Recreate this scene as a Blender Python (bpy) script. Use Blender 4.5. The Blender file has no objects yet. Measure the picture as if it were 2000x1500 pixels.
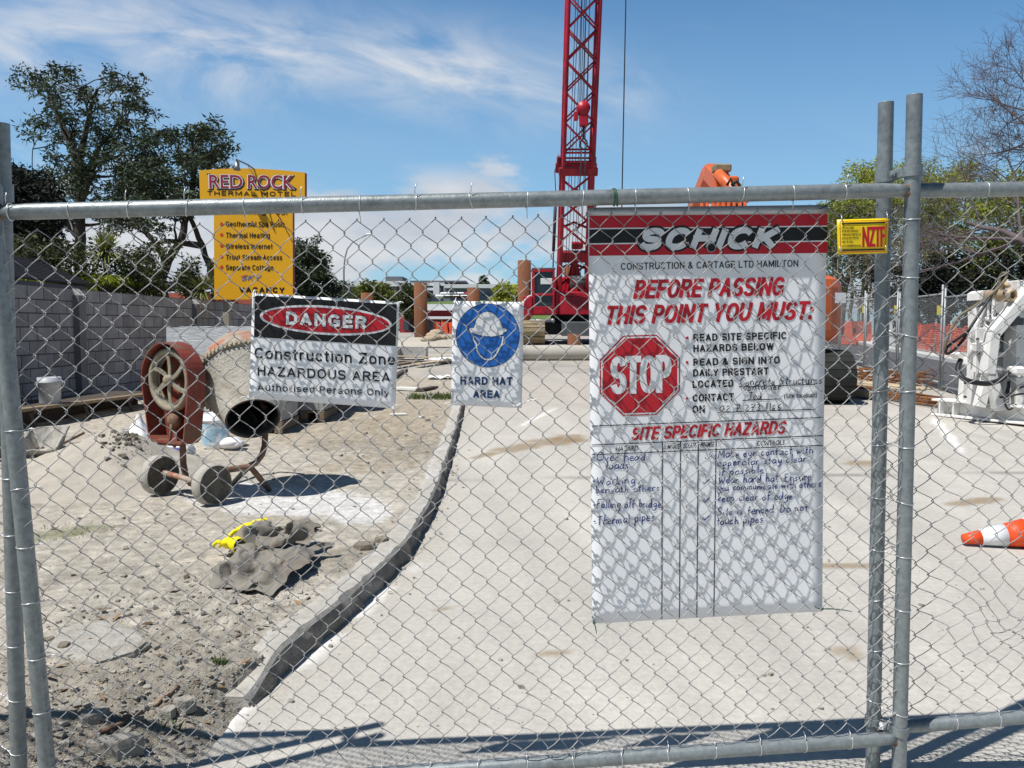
import bpy, bmesh, math, random
import numpy as np
from mathutils import Vector, Matrix, noise
random.seed(7)
C = bpy.context.scene.collection
R = math.radians
SC = bpy.context.scene

# ---------------------------------------------------------------- camera
F = 1560.0                       # focal length in photo pixels (2000 wide)
PIT = math.atan(110 / F)
EYE = 1.4
CAM = Vector((0, 0, EYE))
cd = bpy.data.cameras.new('camera'); cam = bpy.data.objects.new('camera', cd); C.objects.link(cam)
cd.sensor_width = 36; cd.lens = F / 2000 * 36; cd.clip_start = 0.05; cd.clip_end = 6000
cam.location = CAM; cam.rotation_euler = (math.pi / 2 - PIT, 0, 0)
SC.camera = cam
SC.render.resolution_x = 1024; SC.render.resolution_y = 768

# ---------------------------------------------------------------- light
SUN_EL = R(61.5); SUN_AZ = R(33)   # light travels towards +x, turned 30 degrees away from the viewer
S = Vector((-math.cos(SUN_AZ) * math.cos(SUN_EL), -math.sin(SUN_AZ) * math.cos(SUN_EL), math.sin(SUN_EL)))
ld = bpy.data.lights.new('sun', 'SUN'); ld.energy = 5.0; ld.angle = R(0.53); ld.color = (1.0, 0.965, 0.915)
sun = bpy.data.objects.new('sun', ld); C.objects.link(sun)
sun.rotation_euler = S.to_track_quat('Z', 'Y').to_euler(); sun.location = (-10, -8, 20)
SC.view_settings.view_transform = 'Standard'; SC.view_settings.look = 'None'
SC.view_settings.exposure = 0.18; SC.view_settings.gamma = 1.0

# ---------------------------------------------------------------- sky
W = bpy.data.worlds.new('World'); SC.world = W; W.use_nodes = True
nt = W.node_tree; nt.nodes.clear()
def N(t, typ, **kw):
    n = t.nodes.new(typ)
    for k, v in kw.items(): setattr(n, k, v)
    return n
def setin(t, sock, v):
    if hasattr(v, 'is_output'): t.links.new(v, sock)
    else: sock.default_value = v
def mth(t, op, a, b=None, c=None, clamp=False):
    n = N(t, 'ShaderNodeMath', operation=op, use_clamp=clamp)
    setin(t, n.inputs[0], a)
    if b is not None: setin(t, n.inputs[1], b)
    if c is not None: setin(t, n.inputs[2], c)
    return n.outputs[0]
def mixc(t, f, a, b, blend='MIX'):
    n = N(t, 'ShaderNodeMix', data_type='RGBA', blend_type=blend)
    setin(t, n.inputs[0], f); setin(t, n.inputs[6], a); setin(t, n.inputs[7], b)
    return n.outputs[2]
def sstep(t, x, lo, hi):
    n = N(t, 'ShaderNodeMapRange', interpolation_type='SMOOTHSTEP')
    setin(t, n.inputs[0], x); n.inputs[1].default_value = lo; n.inputs[2].default_value = hi
    return n.outputs[0]
def noise_tex(t, vec, scale, detail=5, rough=0.55, dist=0.0):
    n = N(t, 'ShaderNodeTexNoise'); setin(t, n.inputs['Vector'], vec)
    n.inputs['Scale'].default_value = scale; n.inputs['Detail'].default_value = detail
    n.inputs['Roughness'].default_value = rough; n.inputs['Distortion'].default_value = dist
    return n.outputs['Fac']
sky = N(nt, 'ShaderNodeTexSky', sky_type='NISHITA', sun_disc=False)
sky.sun_elevation = SUN_EL; sky.sun_rotation = R(240); sky.air_density = 1.0; sky.dust_density = 0.6; sky.ozone_density = 2.0
geo = N(nt, 'ShaderNodeTexCoord')
sep = N(nt, 'ShaderNodeSeparateXYZ'); nt.links.new(geo.outputs['Generated'], sep.inputs[0])
ysafe = mth(nt, 'MAXIMUM', mth(nt, 'ABSOLUTE', sep.outputs[1]), 0.05)
front = sstep(nt, sep.outputs[1], -0.05, 0.25)
u_ = mth(nt, 'DIVIDE', sep.outputs[0], ysafe); v_ = mth(nt, 'DIVIDE', sep.outputs[2], ysafe)
def cvec(su, sv, shear=0.0, off=0.0):
    c = N(nt, 'ShaderNodeCombineXYZ')
    setin(nt, c.inputs[0], mth(nt, 'MULTIPLY', u_, su))
    setin(nt, c.inputs[1], mth(nt, 'MULTIPLY', mth(nt, 'MULTIPLY_ADD', u_, shear, v_), sv))
    c.inputs[2].default_value = off
    return c.outputs[0]
# high cirrus streak, drifting down to the right
vc = mth(nt, 'MULTIPLY_ADD', u_, -0.095, 0.300)
band = mth(nt, 'DIVIDE', mth(nt, 'SUBTRACT', v_, vc), mth(nt, 'MULTIPLY_ADD', u_, -0.04, 0.048))
band = mth(nt, 'POWER', 2.718, mth(nt, 'MULTIPLY', mth(nt, 'MULTIPLY', band, band), -1.0))
band = mth(nt, 'MULTIPLY', band, sstep(nt, u_, 0.30, -0.05))
n1 = noise_tex(nt, cvec(3.6, 8.5, 0.22, 3.1), 1.5, 8, 0.60, 0.8)
cirrus = mth(nt, 'MULTIPLY', mth(nt, 'MULTIPLY', band, sstep(nt, n1, 0.28, 0.78)), 1.0)
n2 = noise_tex(nt, cvec(1.6, 6.5, 0.25, 8.0), 1.5, 7, 0.55, 1.0)
wisps = mth(nt, 'MULTIPLY', sstep(nt, n2, 0.50, 0.85), mth(nt, 'MULTIPLY', sstep(nt, v_, 0.55, 0.10), 0.50))
wisps = mth(nt, 'MULTIPLY', wisps, sstep(nt, u_, 0.62, -0.25))
# low cumulus near the horizon
n3 = noise_tex(nt, cvec(4.2, 8.5, 0.0, 1.3), 1.0, 8, 0.52, 0.2)
low = mth(nt, 'ADD', n3, mth(nt, 'MULTIPLY', sstep(nt, v_, 0.21, 0.10), 0.20))
low = mth(nt, 'ADD', low, mth(nt, 'MULTIPLY', sstep(nt, u_, 0.22, -0.05), 0.08))
cum = mth(nt, 'MULTIPLY', sstep(nt, low, 0.635, 0.76), mth(nt, 'MULTIPLY', mth(nt, 'MULTIPLY', front, sstep(nt, v_, 0.21, 0.165)), 0.95))
shade = sstep(nt, noise_tex(nt, cvec(5.0, 12.0, 0.0, 5.7), 1.0, 6, 0.55), 0.35, 0.62)
ccol = mixc(nt, shade, (6.9, 7.4, 8.3, 1), (9.4, 9.6, 10.0, 1))
skc = mixc(nt, 1.0, sky.outputs[0], (0.80, 1.40, 1.74, 1), 'MULTIPLY')
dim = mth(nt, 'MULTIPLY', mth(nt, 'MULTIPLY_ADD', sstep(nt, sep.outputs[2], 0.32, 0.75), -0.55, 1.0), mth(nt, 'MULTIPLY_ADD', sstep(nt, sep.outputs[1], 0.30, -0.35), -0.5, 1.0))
hz = mth(nt, 'MULTIPLY', sstep(nt, v_, 0.55, 0.02), 0.55)
skc = mixc(nt, hz, skc, (5.4, 8.2, 10.6, 1))
c1 = mixc(nt, mth(nt, 'MAXIMUM', cirrus, wisps, clamp=True), skc, (9.6, 9.9, 10.4, 1))
n4 = noise_tex(nt, cvec(6.0, 14.0, 0.0, 21.4), 1.0, 7, 0.55, 0.2)
puff = mth(nt, 'MULTIPLY', sstep(nt, n4, 0.58, 0.70), mth(nt, 'MULTIPLY', sstep(nt, v_, 0.245, 0.20), sstep(nt, v_, 0.09, 0.15)))
cum = mth(nt, 'MAXIMUM', cum, mth(nt, 'MULTIPLY', mth(nt, 'MULTIPLY', puff, front), 0.75))
c2 = mixc(nt, cum, c1, ccol)
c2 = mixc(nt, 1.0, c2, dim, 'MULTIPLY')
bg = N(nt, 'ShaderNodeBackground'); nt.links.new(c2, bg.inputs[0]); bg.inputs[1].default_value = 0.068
wo = N(nt, 'ShaderNodeOutputWorld'); nt.links.new(bg.outputs[0], wo.inputs[0])

# ---------------------------------------------------------------- picture rays (used only to find where things stand)
_c, _s = math.cos(PIT), math.sin(PIT)
def ray(px, py):
    x = (px - 1000) / F; z = (750 - py) / F
    return Vector((x, _c + z * _s, -_s + z * _c))
def P(px, py, Y):
    r = ray(px, py); return CAM + r * (Y / r.y)
def proj(p):
    d = Vector(p) - CAM
    f = d.y * _c - d.z * _s; up = d.y * _s + d.z * _c
    return 1000 + F * d.x / f, 750 - F * up / f
def terr(y):
    if y < 6: return 0.0
    if y < 10: return 0.025 * (y - 6) ** 2 / 8
    if y < 46: return 0.025 * (y - 8)
    return 0.95
KTOP = 0.11
def planeZ(px, py, z):
    r = ray(px, py); return CAM + r * ((z - EYE) / r.z)
_k = [planeZ(x, y, KTOP) for x, y in ((480, 1330), (545, 1270), (610, 1215), (680, 1160), (740, 1110), (795, 1055), (830, 1000), (855, 945), (875, 890), (893, 840), (903, 800))]
KY = [-4.0, 1.0] + [p.y for p in _k] + [16.0, 30.0]
KX = [-1.16, -1.12] + [p.x for p in _k] + [-0.9, -1.2]
def kx(y): return float(np.interp(y, KY, KX))
KEND = _k[0].y
def ss(a, b, x):
    t = max(0.0, min(1.0, (x - a) / (b - a))); return t * t * (3 - 2 * t)
def dirtz(x, y):
    """height of the raised ground left of the kerb (0 on the slab side)"""
    w = 0.04 + 0.75 * (1 - ss(KEND - 0.45, KEND + 0.25, y))
    h = KTOP * ss(0.0, w, kx(y) - x)
    return terr(y) + h * (1 - ss(11.0, 16.0, y) * 0.6)
def gz(x, y): return dirtz(x, y)
def G(px, py):
    z = 0.0; p = None
    for _ in range(40):
        r = ray(px, py)
        if r.z > -1e-4: break
        p = CAM + r * ((z - EYE) / r.z)
        z = 0.5 * z + 0.5 * gz(p.x, min(p.y, 200))
    return p

# ---------------------------------------------------------------- mesh builder
class MB:
    def __init__(s): s.v = []; s.f = []; s.m = []; s.sm = []; s.col = None
    def add(s, vs, fs, m=0, smooth=False):
        o = len(s.v); s.v.extend([tuple(v) for v in vs])
        for f in fs: s.f.append(tuple(i + o for i in f)); s.m.append(m); s.sm.append(smooth)
        return s
    def box(s, c, size, rot=None, m=0, b=0.0):
        hx, hy, hz = size[0] / 2, size[1] / 2, size[2] / 2
        b = min(b, hx * .9, hy * .9, hz * .9)
        M = rot if rot is not None else Matrix.Identity(3)
        if isinstance(M, (int, float)): M = Matrix.Rotation(M, 3, 'Z')
        c = Vector(c)
        if b <= 0:
            vs = [c + M @ Vector((x * hx, y * hy, z * hz)) for x in (-1, 1) for y in (-1, 1) for z in (-1, 1)]
            return s.add(vs, [(0, 1, 3, 2), (4, 6, 7, 5), (0, 4, 5, 1), (2, 3, 7, 6), (0, 2, 6, 4), (1, 5, 7, 3)], m)
        vs = []; idx = {}
        for x in (-1, 1):
            for y in (-1, 1):
                for z in (-1, 1):
                    for a in range(3):
                        q = [x * (hx - b), y * (hy - b), z * (hz - b)]; q[a] = (x, y, z)[a] * (hx, hy, hz)[a]
                        idx[(x, y, z, a)] = len(vs); vs.append(c + M @ Vector(q))
        fs = []
        for a in range(3):
            o = [i for i in range(3) if i != a]
            for sg in (-1, 1):
                q = []
                for e in ((-1, -1), (1, -1), (1, 1), (-1, 1)):
                    k = [0, 0, 0]; k[a] = sg; k[o[0]] = e[0]; k[o[1]] = e[1]; q.append(idx[(k[0], k[1], k[2], a)])
                flip = (sg == 1) == (a == 1)
                fs.append(tuple(reversed(q)) if flip else tuple(q))
        for a in range(3):
            o = [i for i in range(3) if i != a]
            for s1 in (-1, 1):
                for s2 in (-1, 1):
                    q = []
                    for e, ax in ((-1, o[0]), (1, o[0]), (1, o[1]), (-1, o[1])):
                        k = [0, 0, 0]; k[a] = e; k[o[0]] = s1; k[o[1]] = s2; q.append(idx[(k[0], k[1], k[2], ax)])
                    fs.append(tuple(q))
        for x in (-1, 1):
            for y in (-1, 1):
                for z in (-1, 1): fs.append(tuple(idx[(x, y, z, a)] for a in range(3)))
        return s.add(vs, fs, m)
    def bar(s, a, b_, w, h, m=0, bev=0.0, up=(0, 0, 1)):
        a = Vector(a); b_ = Vector(b_); d = b_ - a; L = d.length; d = d.normalized()
        upv = Vector(up)
        if abs(d.dot(upv)) > 0.98: upv = Vector((0, 1, 0))
        x = d.cross(upv).normalized(); z = x.cross(d).normalized()
        M = Matrix((x, d, z)).transposed()
        return s.box((a + b_) / 2, (w, L, h), M, m, bev)
    def tube(s, pts, r, n=8, m=0, cap=True, closed=False):
        pts = [Vector(p) for p in pts]; k = len(pts)
        rr = r if isinstance(r, (list, tuple)) else [r] * k
        vs = []; t0 = None; nrm = None
        for i, p in enumerate(pts):
            if closed: t = (pts[(i + 1) % k] - pts[i - 1])
            else: t = pts[min(i + 1, k - 1)] - pts[max(i - 1, 0)]
            if t.length < 1e-9: t = Vector((0, 0, 1))
            t.normalize()
            if nrm is None:
                a = Vector((0, 0, 1)) if abs(t.z) < 0.9 else Vector((1, 0, 0))
                nrm = t.cross(a).normalized()
            else:
                nrm = nrm - t * nrm.dot(t)
                if nrm.length < 1e-6: nrm = t.orthogonal()
                nrm.normalize()
            bt = t.cross(nrm)
            for j in range(n):
                a = 2 * math.pi * j / n
                vs.append(p + (nrm * math.cos(a) + bt * math.sin(a)) * rr[i])
        fs = []
        for i in range(k if closed else k - 1):
            i2 = (i + 1) % k
            for j in range(n): fs.append((i * n + j, i * n + (j + 1) % n, i2 * n + (j + 1) % n, i2 * n + j))
        s.add(vs, fs, m, True)
        if cap and not closed:
            o = len(s.v) - len(vs)
            s.f.append(tuple(o + j for j in reversed(range(n)))); s.m.append(m); s.sm.append(False)
            s.f.append(tuple(o + (k - 1) * n + j for j in range(n))); s.m.append(m); s.sm.append(False)
        return s
    def lathe(s, prof, o, axis=(0, 0, 1), n=24, m=0, smooth=True, xref=None):
        """prof: (radius, distance along the axis) pairs"""
        o = Vector(o); ax = Vector(axis).normalized()
        x = ax.orthogonal().normalized() if xref is None else (Vector(xref) - ax * Vector(xref).dot(ax)).normalized()
        y = ax.cross(x); vs = []
        for r, h in prof:
            for j in range(n):
                a = 2 * math.pi * j / n; vs.append(o + ax * h + (x * math.cos(a) + y * math.sin(a)) * r)
        fs = []
        for i in range(len(prof) - 1):
            for j in range(n): fs.append((i * n + j, i * n + (j + 1) % n, (i + 1) * n + (j + 1) % n, (i + 1) * n + j))
        return s.add(vs, fs, m, smooth)
    def ell(s, c, r, n=10, k=6, m=0, jit=0.0, rot=None, seed=0):
        c = Vector(c); vs = []; rg = random.Random(seed)
        M = rot if rot is not None else Matrix.Identity(3)
        for i in range(k + 1):
            th = math.pi * i / k
            for j in range(n):
                a = 2 * math.pi * j / n; q = 1 + (rg.uniform(-jit, jit) if jit else 0)
                vs.append(c + M @ Vector((r[0] * math.sin(th) * math.cos(a) * q, r[1] * math.sin(th) * math.sin(a) * q, r[2] * math.cos(th) * q)))
        fs = [(i * n + j, (i + 1) * n + j, (i + 1) * n + (j + 1) % n, i * n + (j + 1) % n) for i in range(k) for j in range(n)]
        return s.add(vs, fs, m, True)
    def prism(s, poly, d, m=0):
        """poly: list of 3-D points (planar), extruded by the vector d"""
        n = len(poly); d = Vector(d)
        vs = [Vector(p) for p in poly] + [Vector(p) + d for p in poly]
        fs = [tuple(range(n)), tuple(reversed(range(n, 2 * n)))] + [(i, i + n, (i + 1) % n + n, (i + 1) % n) for i in range(n)]
        return s.add(vs, fs, m)
    def grid(s, fn, nu, nv, m=0, smooth=True):
        vs = [fn(i / nu, j / nv) for j in range(nv + 1) for i in range(nu + 1)]
        fs = [(j * (nu + 1) + i, j * (nu + 1) + i + 1, (j + 1) * (nu + 1) + i + 1, (j + 1) * (nu + 1) + i) for j in range(nv) for i in range(nu)]
        return s.add(vs, fs, m, smooth)

def props(o, label=None, cat=None, group=None, kind=None):
    if label: o['label'] = label
    if cat: o['category'] = cat
    if group: o['group'] = group
    if kind: o['kind'] = kind
    return o
def adopt(o, parent):
    o.parent = parent; o.matrix_parent_inverse = parent_world(parent).inverted()
def parent_world(p):
    M = Matrix.Translation(p.location) @ p.rotation_euler.to_matrix().to_4x4()
    if p.parent: M = parent_world(p.parent) @ p.matrix_parent_inverse @ M
    return M
def B(name, mb, mats, parent=None, label=None, cat=None, group=None, kind=None, origin=None, fixn=True):
    """one mesh object out of a builder; vertices are given in world space"""
    if not isinstance(mats, (list, tuple)): mats = [mats]
    vs = np.array(mb.v, dtype=np.float64).reshape(-1, 3)
    if origin is None:
        lo = vs.min(0); hi = vs.max(0); origin = ((lo[0] + hi[0]) / 2, (lo[1] + hi[1]) / 2, lo[2])
    vs = vs - np.array(origin)
    me = bpy.data.meshes.new(name); me.from_pydata(vs.tolist(), [], mb.f)
    for mt in mats: me.materials.append(mt)
    me.polygons.foreach_set('material_index', mb.m); me.polygons.foreach_set('use_smooth', mb.sm)
    if mb.col is not None:
        ca = me.color_attributes.new('Col', 'FLOAT_COLOR', 'POINT')
        ca.data.foreach_set('color', np.array(mb.col, dtype=np.float32).ravel())
    if fixn and len(mb.f) < 60000:
        bm = bmesh.new(); bm.from_mesh(me); bmesh.ops.recalc_face_normals(bm, faces=bm.faces); bm.to_mesh(me); bm.free()
    me.update()
    o = bpy.data.objects.new(name, me); C.objects.link(o); o.location = origin
    if parent: adopt(o, parent)
    return props(o, label, cat, group, kind)
def E(name, loc, label, cat, group=None):
    o = bpy.data.objects.new(name, None); C.objects.link(o); o.location = loc; o.empty_display_size = 0.2
    return props(o, label, cat, group)
def dup(root, loc, rotz=None, label=None, group=None):
    r = root.copy(); C.objects.link(r); r.location = loc
    if rotz is not None: r.rotation_euler = (0, 0, rotz)
    if label: r['label'] = label
    if group: r['group'] = group
    for ch in [o for o in bpy.data.objects if o.parent == root]:
        c = ch.copy(); C.objects.link(c); c.parent = r
        for g in [o for o in bpy.data.objects if o.parent == ch]:
            d = g.copy(); C.objects.link(d); d.parent = c
    return r

# ---------------------------------------------------------------- materials
def mat(name, col, rough=0.7, metal=0.0, var=0.18, scale=6.0, bump=0.0, bscale=None, col2=None, sc2=2.0, lo2=0.5, hi2=0.65, spec=0.4, attr=False, island=0.0, trans=0.0, stretch=None):
    m = bpy.data.materials.new(name); m.use_nodes = True; t = m.node_tree; t.nodes.clear()
    out = N(t, 'ShaderNodeOutputMaterial'); p = N(t, 'ShaderNodeBsdfPrincipled')
    tc = N(t, 'ShaderNodeTexCoord'); vec = tc.outputs['Object']
    if stretch:
        mp = N(t, 'ShaderNodeMapping'); mp.inputs['Scale'].default_value = stretch; t.links.new(vec, mp.inputs[0]); vec = mp.outputs[0]
    col = (*col, 1)
    base = col
    if attr:
        a = N(t, 'ShaderNodeAttribute', attribute_name='Col'); base = a.outputs['Color']
    if col2 is not None:
        f2 = sstep(t, noise_tex(t, vec, sc2, 6, 0.6, 0.4), lo2, hi2); base = mixc(t, f2, base, (*col2, 1))
    if var > 0:
        nf = noise_tex(t, vec, scale, 6, 0.62)
        g = N(t, 'ShaderNodeMapRange'); t.links.new(nf, g.inputs[0]); g.inputs[1].default_value = 0.3; g.inputs[2].default_value = 0.7
        g.inputs[3].default_value = 1 - var; g.inputs[4].default_value = 1 + var
        base = mixc(t, 1.0, base, g.outputs[0], 'MULTIPLY')
    if island > 0:
        gi = N(t, 'ShaderNodeNewGeometry'); g = N(t, 'ShaderNodeMapRange'); t.links.new(gi.outputs['Random Per Island'], g.inputs[0])
        g.inputs[3].default_value = 1 - island; g.inputs[4].default_value = 1 + island
        base = mixc(t, 1.0, base, g.outputs[0], 'MULTIPLY')
    setin(t, p.inputs['Base Color'], base)
    p.inputs['Roughness'].default_value = rough; p.inputs['Metallic'].default_value = metal
    p.inputs['Specular IOR Level'].default_value = spec
    if bump > 0:
        bn = N(t, 'ShaderNodeBump'); bn.inputs['Strength'].default_value = min(1, bump); bn.inputs['Distance'].default_value = 0.02 * max(1, bump)
        t.links.new(noise_tex(t, vec, bscale or scale * 3, 8, 0.65), bn.inputs['Height']); t.links.new(bn.outputs[0], p.inputs['Normal'])
    sh = p.outputs[0]
    if trans > 0:
        tr = N(t, 'ShaderNodeBsdfTranslucent'); setin(t, tr.inputs[0], base); mx = N(t, 'ShaderNodeMixShader'); mx.inputs[0].default_value = trans
        t.links.new(sh, mx.inputs[1]); t.links.new(tr.outputs[0], mx.inputs[2]); sh = mx.outputs[0]
    t.links.new(sh, out.inputs[0])
    return m
M = {}
def mk(k, *a, **kw): M[k] = mat(k, *a, **kw)
mk('galv', (0.24, 0.27, 0.28), 0.42, 0.35, 0.22, 55, 0.12, 160, col2=(0.17, 0.195, 0.21), sc2=9, lo2=0.5, hi2=0.7)
mk('galv_wire', (0.32, 0.32, 0.32), 0.5, 0.25, 0.2, 20)
mk('tie_wire', (0.62, 0.62, 0.63), 0.38, 0.6, 0.1, 30)
mk('rust_weld', (0.22, 0.13, 0.08), 0.85, 0.1, 0.5, 40)
mk('white_board', (0.88, 0.90, 0.935), 0.35, 0, 0.05, 5, 0.02, 30)
mk('ink_black', (0.012, 0.012, 0.014), 0.4, 0, 0.1, 5)
mk('ink_red', (0.52, 0.014, 0.028), 0.4, 0, 0.08, 5)
mk('ink_blue', (0.018, 0.145, 0.52), 0.4, 0, 0.08, 5)
mk('ink_navy', (0.015, 0.055, 0.16), 0.4, 0, 0.08, 5)
mk('pen_blue', (0.035, 0.06, 0.22), 0.6, 0, 0.3, 40)
mk('pen_black', (0.03, 0.03, 0.04), 0.6, 0, 0.3, 40)
mk('white_ink', (0.80, 0.82, 0.85), 0.4, 0, 0.05, 5)
mk('plate_yellow', (0.85, 0.62, 0.01), 0.4, 0, 0.07, 6)
mk('alu', (0.45, 0.47, 0.49), 0.4, 0.5, 0.1, 20)
mk('cable_tie', (0.82, 0.82, 0.80), 0.4, 0, 0.05, 20)
mk('green_tie', (0.03, 0.10, 0.06), 0.5, 0, 0.2, 20)
# ================================================================ temporary fence in the foreground
PR = 0.0214
class Plane:
    """a flat board: finds the point of the board seen along a picture ray; off lifts it off the board towards the viewer"""
    def __init__(s, a, b, c, warp=None):
        s.a = Vector(a); s.n = (Vector(b) - s.a).cross(Vector(c) - s.a).normalized()
        if s.n.y > 0: s.n = -s.n
        s.warp = warp
    def q(s, px, py, off=0.0):
        r = ray(px, py); o = s.a
        t = (o - CAM).dot(s.n) / r.dot(s.n); p = CAM + r * t
        w = s.warp(p) if s.warp else 0.0
        return p + s.n * (off + w)
def lerp(a, b, t): return a + (b - a) * t
class Panel:
    def __init__(s, TL, TR, BL, BR): s.TL, s.TR, s.BL, s.BR = TL, TR, BL, BR; s.n = (TR - TL).cross(BL - TL).normalized(); s.n = s.n if s.n.y < 0 else -s.n
    def at(s, u, v, n=0.0):
        return lerp(lerp(s.BL, s.BR, u), lerp(s.TL, s.TR, u), v) + s.n * n
main = Panel(P(-14, 415, 2.09), P(1782, 371, 2.29), P(98, 1558, 2.16), P(1757, 1441, 2.36))
right = Panel(P(1727, 374, 2.35), P(2960, 352, 2.35), P(1706, 1424, 2.42), P(2925, 1325, 2.42))
left = Panel(P(-1150, 450, 2.10), P(6, 402, 2.17), P(-1050, 1640, 2.2), P(39, 1572, 2.27))

def mesh_wires(pn, nd, nh, rad, seed, bulges=(), u0=0.0, u1=1.0, v0=0.018, v1=0.975, amp=0.0085, jit=0.0011):
    """chain link: flattened spiral wires, each hooked into the next"""
    rg = random.Random(seed); mb = MB(); nw = nd * 2
    Wd = (u1 - u0) / nd
    width = (pn.TR - pn.TL).length; height = (pn.TL - pn.BL).length
    nj = {}
    def node(ci, rj):
        if (ci, rj) not in nj: nj[(ci, rj)] = (rg.gauss(0, jit) / width, rg.gauss(0, jit) / height)
        return nj[(ci, rj)]
    def warp(u, v):
        du = 0.0025 * noise.noise((u * 3.1 + seed, v * 3.0, 0.3)); dv = 0.0045 * noise.noise((u * 2.2, v * 2.4 + seed, 4.1)); dn = 0.004 * noise.noise((u * 3.5, v * 3.5, 9.1 + seed))
        for (bu, bv, br, pu, pv, pnn) in bulges:
            d2 = ((u - bu) * width) ** 2 + ((v - bv) * height) ** 2
            w = math.exp(-d2 / (br * br)); du += pu * w / width; dv += pv * w / height; dn += pnn * w
        return du, dv, dn
    for k in range(nw):
        pts = []; steps = int(nh * 2)
        for i in range(steps + 1):
            side = (i + k) % 2                      # 0: left column, 1: right column
            ci = k + side
            ju, jv = node(ci, i)
            u = u0 + ci * Wd / 2 + ju; v = v0 + (v1 - v0) * i / steps + jv
            pts.append((u, v, side))
        path = []
        hook = 0.0013 / width; hv = 0.0042 / height
        for i in range(len(pts)):
            u, v, side = pts[i]
            ou = hook if side else -hook
            # every wire rises from left to right in front and from right to left behind
            if i < len(pts) - 1:
                nf = amp if not side else -amp
            pf = -amp if not side else amp
            if i > 0: path.append((u + ou * 0.6, v - hv, pf * 0.75))
            path.append((u + ou, v, 0.0 if 0 < i < len(pts) - 1 else 0.0))
            if i < len(pts) - 1:
                path.append((u + ou * 0.6, v + hv, nf * 0.75))
                u2, v2, s2 = pts[i + 1]
                path.append(((u + u2) / 2, (v + v2) / 2, nf * 1.15))
        w = []
        for (u, v, n) in path:
            du, dv, dn = warp(u, v); w.append(pn.at(u + du, v + dv, n + dn))
        mb.tube(w, rad, 6, 0, True)
    return mb
def ring(mb, c, ax, r, w=0.0014, tail=None, tilt=0.0, m=0, rg=random):
    ax = Vector(ax).normalized()
    a = ax.orthogonal().normalized(); b = ax.cross(a); tl = rg.uniform(-0.006, 0.006)
    pts = []
    for j in range(14):
        t = 2 * math.pi * j / 14; pts.append(Vector(c) + (a * math.cos(t) + b * math.sin(t)) * (r + w * 0.8) + ax * tl * math.sin(t))
    mb.tube(pts, w, 6, m, closed=True)
    if tail: mb.tube([Vector(c) + Vector(t) for t in tail], w, 6, m)
    return mb
def crossings(pn, name_e, label, pole_l, pole_r, ext_t, ext_b, tie_spec, nd, nh, seed, bulges, vtop=0.975, mesh_u=(0.0, 1.0), jit=0.0011):
    base = (pn.BL + pn.BR) / 2; base.z = 0
    e = E(name_e, base, label, 'fence', 'temporary fence panels in the foreground')
    rg = random.Random(seed)
    for side, on in ((0, pole_l), (1, pole_r)):
        if not on: continue
        b0, t0 = (pn.BL, pn.TL) if side == 0 else (pn.BR, pn.TR); d = (t0 - b0).normalized()
        mb = MB(); top = t0 + d * ext_t; bot = b0 - d * ext_b
        mb.tube([bot, lerp(bot, top, .3), lerp(bot, top, .6), top - d * 0.001], PR, 20, 0, False)
        mb.lathe([(PR, -0.001), (PR, 0), (PR - .0028, 0), (PR - .0028, -.12)], top, d, 20, 0)      # open pipe end
        mb.lathe([(0, 0), (PR - .003, 0)], top - d * 0.115, d, 12, 0)
        B('pole', mb, [M['galv'], M['rust_weld']], e)
    for a, b, sg in ((pn.TL, pn.TR, 1), (pn.BL, pn.BR, -1)):
        mb = MB(); d = (b - a).normalized()
        ins = PR * 0.75
        pts = [a + d * (ins + t * ((b - a).length - 2 * ins)) for t in (0, .012, .03, .25, .5, .75, .97, .988, 1)]
        mb.tube(pts, [PR * .7, PR * .86, PR * .99, PR, PR, PR, PR * .99, PR * .86, PR * .7], 20, 0)
        for q, s_ in ((pts[0], 1), (pts[-1], -1)):
            mb.ell(q + d * s_ * -0.002, (.012, .018, .022), 10, 6, 1, 0.25, seed=seed)
        B('rail', mb, [M['galv'], M['rust_weld']], e)
    mb = mesh_wires(pn, nd, nh, 0.0013, seed, bulges, mesh_u[0], mesh_u[1], jit=jit)
    B('chain_link_mesh', mb, M['galv_wire'], e, fixn=False)
    # wire ties round the rails and poles, every second diamond
    for which, i0, i1, step in tie_spec:
        n = 0
        t = i0
        while t <= i1:
            if which == 't': c = lerp(pn.TL, pn.TR, t); ax = pn.TR - pn.TL; tail = [(0, -.02, .020), (.001, -.022, .034), (.004, -.021, .046)] if rg.random() < .45 else [(0, -.012, -.02), (.002, -.004, -.036), (.002, .002, -.05)]
            elif which == 'b': c = lerp(pn.BL, pn.BR, t); ax = pn.BR - pn.BL; tail = [(0, -.018, .01), (.002, -.012, .028), (.001, .004, .04)]
            elif which == 'l': c = lerp(pn.BL, pn.TL, t); ax = pn.TL - pn.BL; tail = [(.016, -.014, 0), (.03, -.004, .003), (.046, .002, .006), (.062, .0, .002)]
            else: c = lerp(pn.BR, pn.TR, t); ax = pn.TR - pn.BR; tail = [(-.016, -.014, 0), (-.03, -.004, .003), (-.046, .002, .006), (-.056, .006, .014)]
            B('tie_wire', ring(MB(), c, ax, PR, 0.0013, tail, rg=rg), M['tie_wire'], e)
            t += step * rg.uniform(.99, 1.01); n += 1
    return e
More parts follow.
